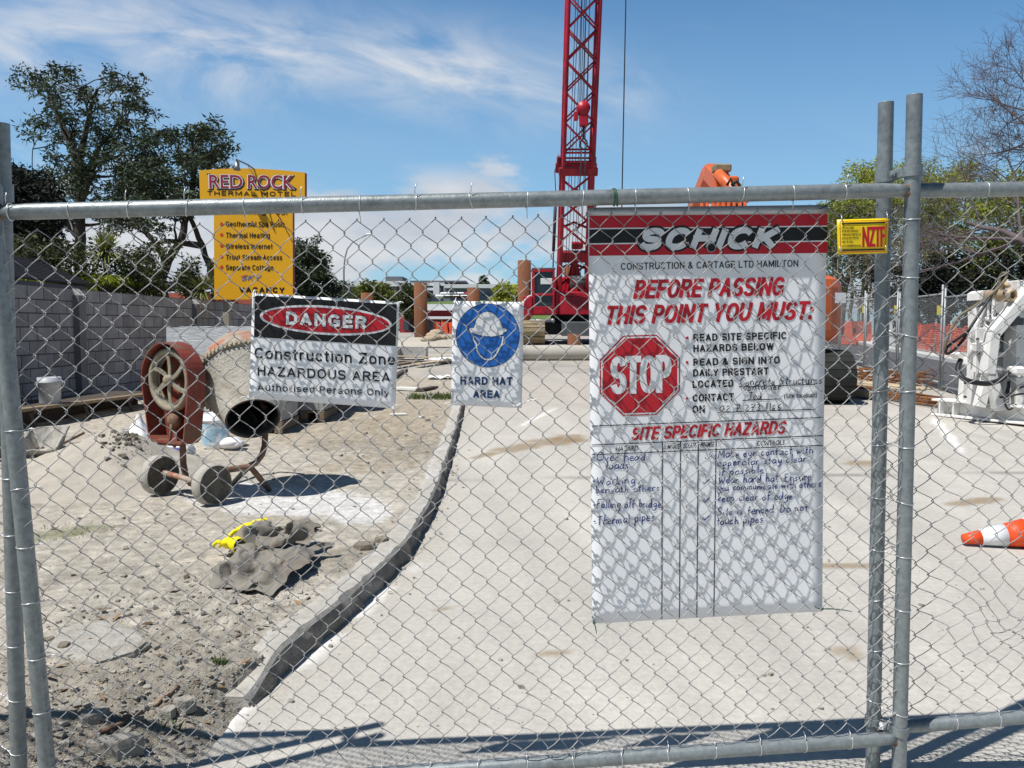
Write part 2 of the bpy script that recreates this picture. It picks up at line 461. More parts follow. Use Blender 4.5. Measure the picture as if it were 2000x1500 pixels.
crossings(main, 'fence_panel', 'wide galvanised chain link fence panel filling the view, three big warning boards tied behind it', True, True, 0.26, 0.16,
          [('t', 0.018, 0.97, 0.0600), ('b', 0.03, 0.99, 0.0565), ('l', 0.06, 0.70, 0.098), ('r', 0.05, 0.97, 0.1000)], 36, 20.5, 3,
          [(.02, .55, .16, .02, .0, .02), (.55, .045, .10, .03, .03, .02), (.98, .55, .12, -.03, .0, .015), (.30, .06, .07, .015, .02, .0), (.235, .46, .12, .006, -.012, .0)])
crossings(right, 'fence_panel', 'chain link panel end on the right with bent, bulging mesh', True, True, 0.25, 0.15,
          [('t', 0.16, 0.97, 0.073), ('b', 0.128, 0.97, 0.069), ('l', 0.06, 0.95, 0.098)], 25, 20.5, 11,
          [(.12, .22, .10, .035, .03, .02), (.20, .24, .09, .0, -.05, .03), (.28, .33, .09, .045, -.02, .02), (.16, .42, .12, .03, .01, .02), (.05, .6, .1, .03, .02, .03), (.24, .12, .08, -.02, .03, .02)], jit=.0026)
crossings(left, 'fence_panel', 'fence panel at the left edge of which only the end pole shows', True, True, 0.215, 0.15,
          [('r', 0.10, 0.62, 0.094)], 24, 20.5, 23, [], mesh_u=(0.0, .985))

# ---- clamps that strap neighbouring poles together
def clamp(name, label, pa, pb, ax, h=0.030, bolt_light=False):
    pa = Vector(pa); pb = Vector(pb); ax = Vector(ax).normalized(); mid = (pa + pb) / 2
    e = E(name, mid, label, 'clamp', 'clamps that join the fence poles')
    d = (pb - pa); d = (d - ax * d.dot(ax)).normalized(); q = ax.cross(d).normalized()
    mb = MB()
    for p, sg in ((pa, 1), (pb, -1)):
        n = 20; vs = []
        for hh in (-h / 2, h / 2):
            for rr in (PR + .0012, PR + .0046):
                for j in range(n): a = 2 * math.pi * j / n; vs.append(p + ax * hh + (d * math.cos(a) + q * math.sin(a)) * rr)
        fs = []
        for j in range(n):
            j2 = (j + 1) % n
            fs += [(n + j, n + j2, 3 * n + j2, 3 * n + j), (j, 2 * n + j, 2 * n + j2, j2), (2 * n + j, 3 * n + j, 3 * n + j2, 2 * n + j2), (j, j2, n + j2, n + j)]
        mb.add(vs, fs, 0, False)
    f = -q if q.y > 0 else q
    mb.bar(pa + d * PR + f * .012, pb - d * PR + f * .012, .005, h * .86, 0, .001, up=ax)
    mb.bar(pa + d * PR - f * .004, pb - d * PR - f * .004, .005, h * .86, 0, .001, up=ax)
    B('strap', mb, M['galv'], e)
    b = MB(); c = mid + f * .013 - d * .006
    b.lathe([(0, .013), (.0085, .013), (.0085, .003), (.012, .003), (.012, 0)], c, f, 6, 0, False)
    b.tube([c - f * .035, c + f * .018], .0045, 8)
    B('bolt', b, M['cable_tie'] if bolt_light else M['galv'], e)
    return e
dr = (main.TR - main.BR).normalized(); dr2 = (right.TL - right.BL).normalized()
clamp('pole_clamp', 'galvanised two pole clamp with bolt above the top rail at the tall right poles', right.TL + dr2 * .040, main.TR + dr * .052, dr)
clamp('pole_clamp', 'low clamp with a pale bolt between the right poles near the bottom rail', right.BL + dr2 * .028, main.BR + dr * .026, dr, .028, True)
dl = (main.TL - main.BL).normalized(); dl2 = (left.TR - left.BR).normalized()
clamp('pole_clamp', 'dark clamp around the pole at the upper left edge above the rail', main.TL + dl * .045, left.TR + dl2 * .035, dl2, .046)
# ================================================================ lettering
_tc = {}
def glyph_mesh(body, bold=0.0, res=3):
    k = (body, bold)
    if k in _tc: return _tc[k]
    cu = bpy.data.curves.new('t', 'FONT'); cu.body = body; cu.size = 1.0; cu.offset = bold; cu.resolution_u = res; cu.fill_mode = 'FRONT'
    o = bpy.data.objects.new('t', cu); C.objects.link(o)
    dg = bpy.context.evaluated_depsgraph_get(); dg.update()
    me = bpy.data.meshes.new_from_object(o.evaluated_get(dg))
    v = [(p.co.x, p.co.y) for p in me.vertices]; f = [tuple(p.vertices) for p in me.polygons]
    bpy.data.objects.remove(o); bpy.data.curves.remove(cu); bpy.data.meshes.remove(me)
    _tc[k] = (v, f); return _tc[k]
def caph(bold=0.0):
    v, f = glyph_mesh('H', bold); return max(y for x, y in v), min(y for x, y in v)
def text(mb, pl, body, x0, y0, x1, y1, cap, off, m=0, bold=0.0, shear=0.0, heavy=0.0):
    """set a line of writing so that it runs from (x0,y0) to (x1,y1) with capitals cap high"""
    if heavy:                            # heavier stems: overprint, each pass a hair above the last
        k = 3 if heavy > 1 else 2
        for i in range(k):
            dx = heavy * (2 * i / (k - 1) - 1); text(mb, pl, body, x0 + heavy + dx, y0, x1 - heavy + dx, y1, cap, off + i * .00018, m, bold, shear)
        return
    v, f = glyph_mesh(body, bold); hi, lo = caph(bold)
    a = min(x for x, y in v); b = max(x for x, y in v); H = hi - lo
    vs = []
    for x, y in v:
        t = (x - a) / (b - a); h = (y - lo) / H * cap
        vs.append(pl.q(x0 + t * (x1 - x0) + shear * h, y0 + t * (y1 - y0) - h, off))
    mb.add(vs, f, m)
def poly(mb, pl, pts, off, m=0):
    vs = [pl.q(x, y, off) for x, y in pts]
    bm = bmesh.new(); bv = [bm.verts.new(v) for v in vs]; bm.faces.new(bv)
    bmesh.ops.triangulate(bm, faces=bm.faces[:]); bm.verts.index_update()
    fs = [tuple(v.index for v in f.verts) for f in bm.faces]; vv = [v.co.copy() for v in bm.verts]; bm.free()
    mb.add(vv, fs, m)
def strip(mb, pl, pts, w, off, m=0, closed=False):
    """a painted or pen line of width w (picture pixels) along pts"""
    n = len(pts)
    L = []; Rr = []
    for i in range(n):
        if closed: a = pts[i - 1]; b = pts[(i + 1) % n]
        else: a = pts[max(i - 1, 0)]; b = pts[min(i + 1, n - 1)]
        dx, dy = b[0] - a[0], b[1] - a[1]; l = math.hypot(dx, dy) or 1
        nx, ny = -dy / l * w / 2, dx / l * w / 2
        L.append(pl.q(pts[i][0] + nx, pts[i][1] + ny, off)); Rr.append(pl.q(pts[i][0] - nx, pts[i][1] - ny, off))
    k = n if closed else n - 1
    mb.add(L + Rr, [(i, (i + 1) % n, n + (i + 1) % n, n + i) for i in range(k)], m)
def ellp(cx, cy, rx, ry, tilt=0.0, n=48):
    return [(cx + rx * math.cos(2 * math.pi * i / n), cy + ry * math.sin(2 * math.pi * i / n) + tilt * rx * math.cos(2 * math.pi * i / n)) for i in range(n)]
def board(pl, TL, TR, BR, BL, th, nu=16, nv=16, wob=0.0, seed=0):
    """thin board with its front on the plane"""
    mb = MB()
    def edge(i, j):
        u, v = i, j
        x = (TL[0] * (1 - u) + TR[0] * u) * (1 - v) + (BL[0] * (1 - u) + BR[0] * u) * v
        y = (TL[1] * (1 - u) + TR[1] * u) * (1 - v) + (BL[1] * (1 - u) + BR[1] * u) * v
        return x, y
    mb.grid(lambda u, v: pl.q(*edge(u, v), 0.0), nu, nv, 0, True)
    mb.grid(lambda u, v: pl.q(*edge(u, v), -th), nu, nv, 0, True)
    k = (nu + 1) * (nv + 1)
    rim = [i for i in range(nu)] + [j * (nu + 1) + nu for j in range(nv)] + [nv * (nu + 1) + nu - i for i in range(nu)] + [(nv - j) * (nu + 1) for j in range(nv)]
    for a, b in zip(rim, rim[1:] + rim[:1]): mb.f.append((a, b, b + k, a + k)); mb.m.append(0); mb.sm.append(False)
    return mb
# ---- block letters drawn as strokes: centre lines in a unit box, all with square ends
def _arc(cx, cy, rx, ry, a0, a1, n=14, p=1.0):
    o = []
    for i in range(n + 1):
        a = R(a0 + (a1 - a0) * i / n); c, s_ = math.cos(a), math.sin(a)
        o.append((cx + rx * math.copysign(abs(c) ** p, c), cy + ry * math.copysign(abs(s_) ** p, s_)))
    return o
XH = .73
def _ls(l): return [[(x, y * XH) for x, y in q] for q in l]
_O = [_arc(.5, .5, .5, .5, 0, 360, 28, .86)]
_S = [_arc(.5, .745, .5, .255, 22, 270, 16, .9) + _arc(.5, .245, .5, .245, 90, -158, 16, .9)[1:]]
_N = [[(0, 0), (0, 1)], _arc(.5, .58, .5, .42, 180, 0, 12) + [(1, 0)]]
SF = {
 'A': (.70, [[(.0, 0), (.5, 1)], [(.5, 1), (1, 0)], [(.2, .29), (.8, .29)]]),
 'B': (.62, [[(0, 0), (0, 1)], [(0, 1), (.5, 1)] + _arc(.58, .765, .36, .235, 90, -90, 10) + [(0, .53)], [(0, .53), (.5, .53)] + _arc(.62, .265, .38, .265, 90, -90, 10) + [(0, 0)]]),
 'C': (.68, [_arc(.52, .5, .52, .5, 42, 318, 24, .88)]),
 'D': (.66, [[(0, 0), (0, 1)], [(0, 1), (.35, 1)] + _arc(.4, .5, .6, .5, 90, -90, 16, .85) + [(0, 0)]]),
 'E': (.56, [[(0, 0), (0, 1)], [(0, 1), (1, 1)], [(0, .51), (.9, .51)], [(0, 0), (1, 0)]]),
 'F': (.53, [[(0, 0), (0, 1)], [(0, 1), (1, 1)], [(0, .5), (.86, .5)]]),
 'G': (.70, [_arc(.52, .5, .52, .5, 42, 318, 24, .88), [(1, .12), (1, .44)], [(.6, .46), (1, .46)]]),
 'H': (.64, [[(0, 0), (0, 1)], [(1, 0), (1, 1)], [(0, .52), (1, .52)]]),
 'I': (.0, [[(0, 0), (0, 1)]]), 'J': (.5, [[(1, 1), (1, .3)] + _arc(.5, .3, .5, .3, 0, -180, 12)]),
 'K': (.66, [[(0, 0), (0, 1)], [(.95, 1), (.08, .38)], [(.34, .56), (1, 0)]]),
 'L': (.52, [[(0, 0), (0, 1)], [(0, 0), (1, 0)]]),
 'M': (.80, [[(0, 0), (0, 1)], [(1, 0), (1, 1)], [(.03, 1), (.5, .12)], [(.97, 1), (.5, .12)]]),
 'N': (.66, [[(0, 0), (0, 1)], [(1, 0), (1, 1)], [(.02, 1), (.98, 0)]]), 'O': (.72, _O),
 'P': (.60, [[(0, 0), (0, 1)], [(0, 1), (.5, 1)] + _arc(.58, .735, .42, .265, 90, -90, 12) + [(0, .47)]]),
 'R': (.64, [[(0, 0), (0, 1)], [(0, 1), (.5, 1)] + _arc(.56, .75, .42, .25, 90, -90, 12) + [(0, .5)], [(.55, .5), (1, 0)]]),
 'S': (.62, _S), 'T': (.62, [[(.5, 0), (.5, 1)], [(0, 1), (1, 1)]]),
 'U': (.66, [[(0, 1), (0, .36)] + _arc(.5, .36, .5, .36, 180, 360, 16) + [(1, 1)]]),
 'V': (.68, [[(0, 1), (.5, 0)], [(1, 1), (.5, 0)]]), 'W': (1.0, [[(0, 1), (.26, 0)], [(.5, 1), (.26, 0)], [(.5, 1), (.74, 0)], [(1, 1), (.74, 0)]]),
 'Y': (.66, [[(0, 1), (.5, .42)], [(1, 1), (.5, .42)], [(.5, .42), (.5, 0)]]), 'Z': (.60, [[(0, 1), (1, 1)], [(.98, .96), (.02, .04)], [(0, 0), (1, 0)]]),
 '&': (.68, [[(1, 0), (.28, .68)] + _arc(.42, .8, .22, .2, 200, -20, 10)[1:] + [(.18, .42)] + _arc(.38, .22, .38, .22, 150, 300, 10) + [(.92, .42)]]),
 ':': (.0, [[(0, .02), (0, .06)], [(0, .56), (0, .60)]]), '(': (.16, [_arc(1, .42, 1, .66, 125, 235, 8)]), ')': (.16, [_arc(0, .42, 1, .66, 55, -55, 8)]), '.': (.0, [[(0, 0), (0, .01)]]),
 'a': (.50, _ls([_arc(.48, .72, .46, .28, 165, 0, 10) + [(.96, 0)], [(.96, .58), (.5, .54)] + _arc(.36, .27, .36, .27, 90, 270, 12) + [(.7, .03), (.96, .3)]])),
 'b': (.52, [[(0, 0), (0, 1)], [(x, y * XH) for x, y in _arc(.5, .5, .5, .5, 0, 360, 22, .9)]]),
 'c': (.50, _ls([_arc(.52, .5, .52, .5, 40, 320, 18, .9)])), 'd': (.52, [[(1, 0), (1, 1)], [(x, y * XH) for x, y in _arc(.5, .5, .5, .5, 0, 360, 22, .9)]]),
 'e': (.54, _ls([[(.03, .52), (.98, .52)], _arc(.5, .5, .5, .5, 4, 318, 22, .9)])), 'f': (.26, [[(.4, 0), (.4, .8)] + _arc(.85, .8, .45, .2, 180, 95, 6), [(0, XH), (1, XH)]]),
 'g': (.52, [[(1, XH), (1, -.1)] + _arc(.5, -.1, .5, .17, 0, -160, 8), [(x, y * XH) for x, y in _arc(.5, .5, .5, .5, 0, 360, 22, .9)]]),
 'h': (.50, [[(0, 0), (0, 1)], [(x, y * XH) for x, y in _N[1]]]), 'i': (.0, [[(0, 0), (0, XH)], [(0, .97), (0, 1)]]), 'k': (.5, [[(0, 0), (0, 1)], [(.9, XH), (.08, .3)], [(.36, .44), (1, 0)]]), 'l': (.0, [[(0, 0), (0, 1)]]),
 'm': (.82, _ls([[(0, 0), (0, 1)], _arc(.25, .62, .25, .38, 180, 0, 10) + [(.5, 0)], _arc(.75, .62, .25, .38, 180, 0, 10) + [(1, 0)]])), 'n': (.50, _ls(_N)), 'o': (.54, _ls(_O)),
 'p': (.52, [[(0, -.27), (0, XH)], [(x, y * XH) for x, y in _arc(.5, .5, .5, .5, 0, 360, 22, .9)]]), 'r': (.28, _ls([[(0, 0), (0, 1)], _arc(.9, .5, .9, .5, 175, 95, 7)])), 's': (.48, _ls(_S)),
 't': (.26, [[(.4, .95), (.4, .12)] + _arc(.8, .14, .4, .14, 180, 270, 5), [(0, XH), (1, XH)]]), 'u': (.50, _ls([[(0, 1), (0, .42)] + _arc(.5, .42, .5, .42, 180, 360, 12), [(1, 1), (1, 0)]])),
 'v': (.5, _ls([[(0, 1), (.5, 0)], [(1, 1), (.5, 0)]])), 'w': (.78, _ls([[(0, 1), (.25, 0)], [(.5, 1), (.25, 0)], [(.5, 1), (.75, 0)], [(1, 1), (.75, 0)]])), 'y': (.52, [[(0, XH), (.5, .04)], [(1, XH), (.42, -.16), (.28, -.26), (.05, -.27)]]),
 ' ': (.12, []),
}
def btext(mb, pl, body, x0, y0, x1, y1, cap, w, off, m=0, shear=0.0, gap=.15, grow=0.0):
    """block lettering from (x0,y0) to (x1,y1), capitals cap high, strokes w wide; grow fattens it for an outline"""
    k = w / cap; adv = []; tot = 0
    for ch in body: adv.append(tot); tot += SF[ch][0] * .86 + k + gap
    tot -= gap; sx = (x1 - x0) / tot; lay = 0
    W2 = w + 2 * grow
    for i, ch in enumerate(body):
        gw = SF[ch][0] * .86
        for st in SF[ch][1]:
            pts = []
            for gx, gy in st:
                X = x0 + (adv[i] + k / 2 + gx * gw) * sx; Y = w / 2 + gy * (cap - w); t = (X - x0) / (x1 - x0)
                pts.append((X + shear * Y, y0 + t * (y1 - y0) - Y))
            a, b = pts[0], pts[-1]
            closed = math.hypot(a[0] - b[0], a[1] - b[1]) < .01 * cap and len(pts) > 6
            if closed: strip(mb, pl, pts[:-1], W2, off + lay, m, True)
            else:
                def ext(p, q):
                    dx, dy = p[0] - q[0], p[1] - q[1]; l = math.hypot(dx, dy) or 1; e_ = W2 / 2 * (.55 if abs(dx) > .25 * abs(dy) and abs(dy) > .25 * abs(dx) else 1)
                    return (p[0] + dx / l * e_, p[1] + dy / l * e_)
                if len(pts) > 2: pts = [ext(pts[0], pts[1])] + pts + [ext(pts[-1], pts[-2])]
                else: pts = [ext(pts[0], pts[1]), ext(pts[1], pts[0])]
                strip(mb, pl, pts, W2, off + lay, m)
            lay += .00002
            if lay > .0003: lay = 0
def bline(name, pl, matk, parent, *a, **kw):
    mb = MB(); btext(mb, pl, *a, **kw); return B(name, mb, M[matk], parent)
# stroke letters for felt pen handwriting: x-height 0.5, ascender 1, descender -0.4
HW = {
 'a': (.48, [[(.42, .45), (.2, .5), (.06, .3), (.12, .05), (.3, .05), (.42, .3), (.42, .48), (.42, .1), (.48, .02)]]),
 'b': (.45, [[(.08, 1), (.08, .02), (.25, .0), (.4, .2), (.32, .45), (.1, .4)]]),
 'c': (.4, [[(.36, .42), (.2, .5), (.06, .3), (.1, .06), (.25, 0), (.38, .1)]]),
 'd': (.5, [[(.4, .4), (.2, .48), (.06, .25), (.15, .02), (.32, .1), (.4, .4), (.42, 1), (.42, .05), (.48, .02)]]),
 'e': (.42, [[(.06, .25), (.36, .3), (.3, .48), (.14, .48), (.05, .25), (.12, .02), (.28, 0), (.4, .1)]]),
 'f': (.34, [[(.34, .9), (.24, 1), (.14, .85), (.14, 0)], [(.02, .5), (.32, .52)]]),
 'g': (.48, [[(.4, .42), (.2, .5), (.06, .3), (.14, .06), (.34, .12), (.4, .45), (.4, -.2), (.26, -.4), (.06, -.3)]]),
 'h': (.46, [[(.08, 1), (.08, 0), (.1, .35), (.26, .5), (.38, .38), (.4, 0)]]),
 'i': (.2, [[(.1, .48), (.1, .02)], [(.1, .68), (.13, .72)]]),
 'k': (.44, [[(.08, 1), (.08, 0)], [(.36, .5), (.1, .22), (.4, 0)]]),
 'l': (.2, [[(.1, 1), (.1, .04), (.16, 0)]]),
 'm': (.7, [[(.06, .5), (.06, 0), (.1, .38), (.24, .5), (.34, .36), (.34, 0), (.38, .38), (.52, .5), (.62, .36), (.64, 0)]]),
 'n': (.48, [[(.06, .5), (.06, 0), (.1, .36), (.28, .5), (.4, .34), (.42, 0)]]),
 'o': (.44, [[(.24, .5), (.07, .34), (.08, .08), (.24, 0), (.4, .14), (.38, .4), (.24, .5)]]),
 'p': (.46, [[(.08, .5), (.08, -.4), (.08, .38), (.26, .5), (.4, .3), (.3, .04), (.1, .08)]]),
 'r': (.36, [[(.08, .5), (.08, 0), (.1, .34), (.24, .5), (.36, .44)]]),
 's': (.38, [[(.34, .44), (.18, .5), (.08, .38), (.3, .2), (.26, .02), (.04, .04)]]),
 't': (.34, [[(.18, .85), (.16, .06), (.28, .02)], [(.02, .52), (.34, .54)]]),
 'u': (.46, [[(.08, .5), (.08, .12), (.2, 0), (.36, .12), (.38, .5), (.38, .06), (.44, .02)]]),
 'v': (.4, [[(.04, .5), (.2, .02), (.38, .5)]]),
 'w': (.58, [[(.04, .5), (.14, .02), (.28, .4), (.4, .02), (.54, .5)]]),
 'y': (.44, [[(.08, .5), (.1, .16), (.24, .08), (.38, .2)], [(.4, .5), (.38, -.2), (.24, -.4), (.06, -.3)]]),
 'O': (.7, [[(.36, .95), (.1, .75), (.08, .25), (.34, 0), (.6, .2), (.62, .7), (.36, .95)]]),
 'W': (.8, [[(.04, .95), (.2, .02), (.4, .6), (.56, .02), (.76, .95)]]),
 'F': (.5, [[(.1, .95), (.08, 0)], [(.08, .95), (.48, .97)], [(.09, .5), (.38, .52)]]),
 'T': (.6, [[(.02, .92), (.58, .97)], [(.3, .95), (.28, 0)]]),
 'M': (.75, [[(.06, 0), (.12, .95), (.36, .3), (.6, .95), (.68, 0)]]),
 'S': (.55, [[(.48, .85), (.3, .97), (.1, .78), (.2, .55), (.44, .4), (.4, .08), (.06, .06)]]),
 'D': (.6, [[(.1, .95), (.08, .02), (.4, .1), (.54, .5), (.38, .88), (.06, .95)]]),
 'E': (.52, [[(.46, .95), (.1, .93), (.08, .02), (.48, .04)], [(.09, .5), (.38, .52)]]),
 'C': (.6, [[(.54, .8), (.34, .96), (.1, .65), (.12, .2), (.34, 0), (.56, .14)]]),
 'J': (.5, [[(.1, .95), (.48, .95)], [(.32, .95), (.3, .15), (.16, 0), (.04, .14)]]),
 '-': (.3, [[(.02, .42), (.26, .46)]]), '.': (.16, [[(.06, .0), (.1, .04)]]), ' ': (.34, []),
 '0': (.56, [[(.3, .9), (.08, .6), (.12, .1), (.34, .02), (.5, .4), (.46, .8), (.3, .9)]]),
 '1': (.26, [[(.12, .92), (.12, 0)]]), '2': (.5, [[(.08, .75), (.25, .92), (.42, .72), (.08, .04), (.46, .06)]]),
 '3': (.48, [[(.08, .85), (.3, .9), (.38, .65), (.2, .48), (.4, .3), (.28, .02), (.06, .08)]]),
 '6': (.46, [[(.38, .9), (.12, .5), (.1, .1), (.3, .02), (.4, .25), (.14, .4)]]),
 '7': (.5, [[(.06, .88), (.46, .9), (.2, 0)], [(.12, .46), (.38, .48)]]),
 '8': (.46, [[(.36, .85), (.12, .8), (.36, .3), (.22, .0), (.08, .22), (.38, .7), (.36, .85)]]),
}
_hs = random.Random(5)
def hand(mb, pl, s, x0, y0, x1, y1, h, off, m=0, w=1.7):
    adv = [0]
    for ch in s: adv.append(adv[-1] + HW[ch][0] + .06)
    tot = adv[-1]
    for i, ch in enumerate(s):
        bx = _hs.uniform(-.03, .03); by = _hs.uniform(-.06, .06); sc = _hs.uniform(.88, 1.1); sl = _hs.uniform(.02, .16)
        for st in HW[ch][1]:
            # soften the polyline with midpoints
            q = [st[0]]
            for a, b in zip(st, st[1:]): q += [((a[0] + b[0]) / 2 + _hs.uniform(-.012, .012), (a[1] + b[1]) / 2 + _hs.uniform(-.012, .012)), b]
            pts = []
            for x, y in q:
                t = (adv[i] + bx + x * sc) / tot; yy = (y * sc + by)
                pts.append((x0 + t * (x1 - x0) + sl * yy * h, y0 + t * (y1 - y0) - yy * h))
            strip(mb, pl, pts, w * _hs.uniform(.85, 1.15), off, m)

def panel_plane(back, warp=None):
    a, b, c = main.at(0, 0, -back), main.at(1, 0, -back), main.at(.5, 1, -back)
    return Plane(a, b, c, warp)
def zip_tie(name, pl, px, py, dx, dy, matk, parent, ln=None):
    """small nylon tie: loop through the mesh, head and free tail"""
    mb = MB(); c = pl.q(px, py, .004); t = pl.q(px + dx, py + dy, .02) - c
    r = .011; x = t.normalized(); n = pl.n; y = n.cross(x)
    pts = [c + x * (r * math.cos(a)) + n * (r * math.sin(a)) for a in [2 * math.pi * j / 12 for j in range(12)]]
    mb.tube(pts, .0016, 6, 0, closed=True)
    mb.box(c + n * .012 + x * .002, (.007, .006, .007), None, 0, .001)
    e = c + n * .012
    mb.tube([e, e + t * .35 + Vector((0, 0, .003)), e + t * .7 + Vector((0, 0, .003)), e + t], [.0018, .0018, .0017, .0009], 6, 0)
    return B('cable_tie', mb, M[matk], parent)

# ---------------------------------------------------------------- 1 DANGER board
warpD = lambda p: 0.0022 * math.sin(p.x * 9 + 1.0) + 0.0015 * math.sin(p.z * 8)
pD = panel_plane(0.022, warpD)
e = E('danger_sign', pD.q(630, 798), 'black, red and white DANGER construction zone board tied behind the mesh', 'sign')
B('board', board(pD, (493, 572), (780, 590), (772, 798), (487, 777), .003, 20, 14), M['white_board'], e)
mb = MB(); mb.grid(lambda u, v: pD.q(498 - 2 * v + u * 277, (577 + 17.5 * u) * (1 - v) + (658 + 18 * u) * v, .0007), 20, 8, 0, True); B('black_field', mb, M['ink_black'], e)
mb = MB(); poly(mb, pD, ellp(636.5, 625.5, 129, 28.5, .066), .0011, 0); poly(mb, pD, ellp(636.5, 625.5, 123.5, 24, .066), .0016, 1)
btext(mb, pD, 'DANGER', 558, 634, 717, 643.5, 26, 6.6, .0021, 2, grow=.9); btext(mb, pD, 'DANGER', 558.6, 633.6, 716.2, 643, 25.4, 6.2, .0028, 0)
B('danger_oval', mb, [M['white_ink'], M['ink_red'], M['ink_black']], e)
bline('lettering', pD, 'ink_black', e, 'Construction Zone', 497, 700, 772, 713.8, 21.5, 3.6, .0008)
bline('lettering', pD, 'ink_black', e, 'HAZARDOUS AREA', 503, 733.5, 762, 746.5, 19, 3.1, .0008)
bline('lettering', pD, 'ink_black', e, 'Authorised Persons Only', 503, 762.5, 760, 773.8, 13.6, 2.1, .0008)
for a in ((498, 573, 2, 24), (777, 592, 12, -1), (489, 776, -14, -2), (768, 796, 10, -8)): zip_tie('t', pD, *a, 'cable_tie', e)

# ---------------------------------------------------------------- 2 hard hat board
warpH = lambda p: 0.002 * math.sin(p.x * 14 + .5) + 0.0015 * math.sin(p.z * 9 + 2)
pH = panel_plane(0.022, warpH)
e = E('hard_hat_sign', pH.q(950, 796), 'white HARD HAT AREA board with a blue disc, tied behind the mesh', 'sign')
B('board', board(pH, (884, 588), (1023, 590), (1019, 797), (881, 791), .003, 12, 16), M['white_board'], e)
mb = MB(); poly(mb, pH, ellp(952.5, 655, 62.5, 62.5), .0006, 2); poly(mb, pH, ellp(952.5, 655, 61.4, 61.4), .0009, 1)
hat = [(925, 651), (920, 650), (916, 646.5), (915.5, 642), (919, 639.5), (925, 640), (927, 634), (930, 624), (936, 615), (943, 610), (951.6, 608), (960, 610), (968, 615), (977, 626), (981, 638), (982, 641), (987, 641), (991, 644), (988, 648), (983, 650), (982, 653), (972, 656), (960, 657.5), (944, 656.5), (930, 653)]
poly(mb, pH, hat, .0013, 0); strip(mb, pH, hat, .8, .0016, 2, True)
face = [(925, 656), (924.5, 663), (928, 668.5), (930, 672), (931, 681), (934, 689), (938, 695), (943, 699.5), (949, 702), (957, 702), (963, 699), (969, 692), (973, 684), (975, 680), (979, 675), (981, 668), (982.5, 657)]
strip(mb, pH, face, 4.2, .0013, 2); strip(mb, pH, face, 2.8, .0017, 0)
B('hard_hat_disc', mb, [M['white_ink'], M['ink_blue'], M['ink_black']], e)
bline('lettering', pH, 'ink_navy', e, 'HARD HAT', 899, 751.5, 1001, 752.5, 16, 3.6, .0008); bline('lettering', pH, 'ink_navy', e, 'AREA', 924, 777.5, 976, 778, 15.6, 3.6, .0008)
for a in ((889, 588, -4, 14), (1019, 592, 16, -16), (886, 788, -18, -2), (1010, 790, 40, -14)): zip_tie('t', pH, *a, 'cable_tie', e)

# ---------------------------------------------------------------- 3 big site hazard board
warpS = lambda p: 0.0035 * math.sin(p.x * 5.2 + .6) + 0.003 * math.sin(p.z * 4.0 + 1)
pS = panel_plane(0.028, warpS)
e = E('hazard_board', pS.q(1385, 1210), 'tall white site hazard board with red header, STOP octagon and handwritten table', 'sign')
B('board', board(pS, (1148, 409), (1615, 403), (1607, 1195), (1157, 1217), .003, 20, 34), M['white_board'], e)
B('top_strip', board(pS, (1147, 406), (1616, 400), (1616, 417), (1147.5, 422), .006, 20, 2), M['alu'], e).location.y -= .0008
mb = MB()
def band(y0l, y0r, y1l, y1r, off, m):
    mb.grid(lambda u, v: pS.q(1150 + u * 466, (y0l + (y0r - y0l) * u) * (1 - v) + (y1l + (y1r - y1l) * u) * v, off), 20, 3, m, True)
band(422, 417.5, 500, 494, .0006, 0); band(446, 440.5, 478, 472, .0009, 2); band(448.5, 443, 475.5, 469.5, .0012, 1)
btext(mb, pS, 'SCHICK', 1240, 489.5, 1513, 486.5, 44, 12.5, .0018, 1, .40, .04, grow=4); btext(mb, pS, 'SCHICK', 1240, 489.5, 1513, 486.5, 44, 12.5, .0027, 2, .40, .04)
B('header', mb, [M['ink_red'], M['ink_black'], M['white_ink']], e)
bline('black_lettering', pS, 'ink_black', e, 'CONSTRUCTION & CARTAGE LTD HAMILTON', 1212, 527.5, 1559, 521, 13.5, 1.9, .001)
for s_, a, b, c_, d_, h_ in (('READ SITE SPECIFIC', 1354, 667, 1537, 662.5, 14.5), ('HAZARDS BELOW', 1354, 688, 1512, 684, 14.5), ('READ & SIGN INTO', 1354, 715, 1524, 710.5, 14.5), ('DAILY PRESTART', 1354, 736, 1502, 732, 14.5), ('LOCATED', 1353, 758, 1433, 756, 14.5), ('CONTACT', 1353, 785, 1434, 782.5, 14.5), ('ON', 1353, 807, 1377, 806.3, 14.5)):
    bline('black_lettering', pS, 'ink_black', e, s_, a, b, c_, d_, h_, 3.0, .001)
bline('black_lettering', pS, 'ink_black', e, '(Site foreman)', 1533, 779, 1596, 776.5, 9.5, 1.3, .001)
for s_, a, b, c_, d_ in (('HAZARD', 1202, 882, 1246, 880, ), ('ELIMINATE', 1296, 878, 1327, 877), ('ISOLATE', 1335, 876, 1359, 875), ('MINIMISE', 1368, 874, 1395, 873), ('CONTROLS', 1479, 871.5, 1533, 869.5)):
    mb = MB(); text(mb, pS, s_, a, b, c_, d_, 9.5, .001, 0, .008, .18); B('black_lettering', mb, M['ink_black'], e)
mb = MB()
for x0, y0, x1, y1 in ((1444, 756, 1595, 751), (1451, 782.5, 1526, 779.5), (1404, 806, 1594, 800), (1155, 832, 1609, 816), (1155, 869, 1609, 851.5), (1155, 888, 1609, 870.5), (1294, 864, 1292.5, 1209), (1329.5, 862.5, 1327, 1207), (1364.7, 861.5, 1361, 1206), (1399.5, 860, 1394.5, 1204)):
    strip(mb, pS, [(x0 + (x1 - x0) * t / 10, y0 + (y1 - y0) * t / 10) for t in range(11)], 1.7, .001, 0)
B('table_lines', mb, M['ink_black'], e)
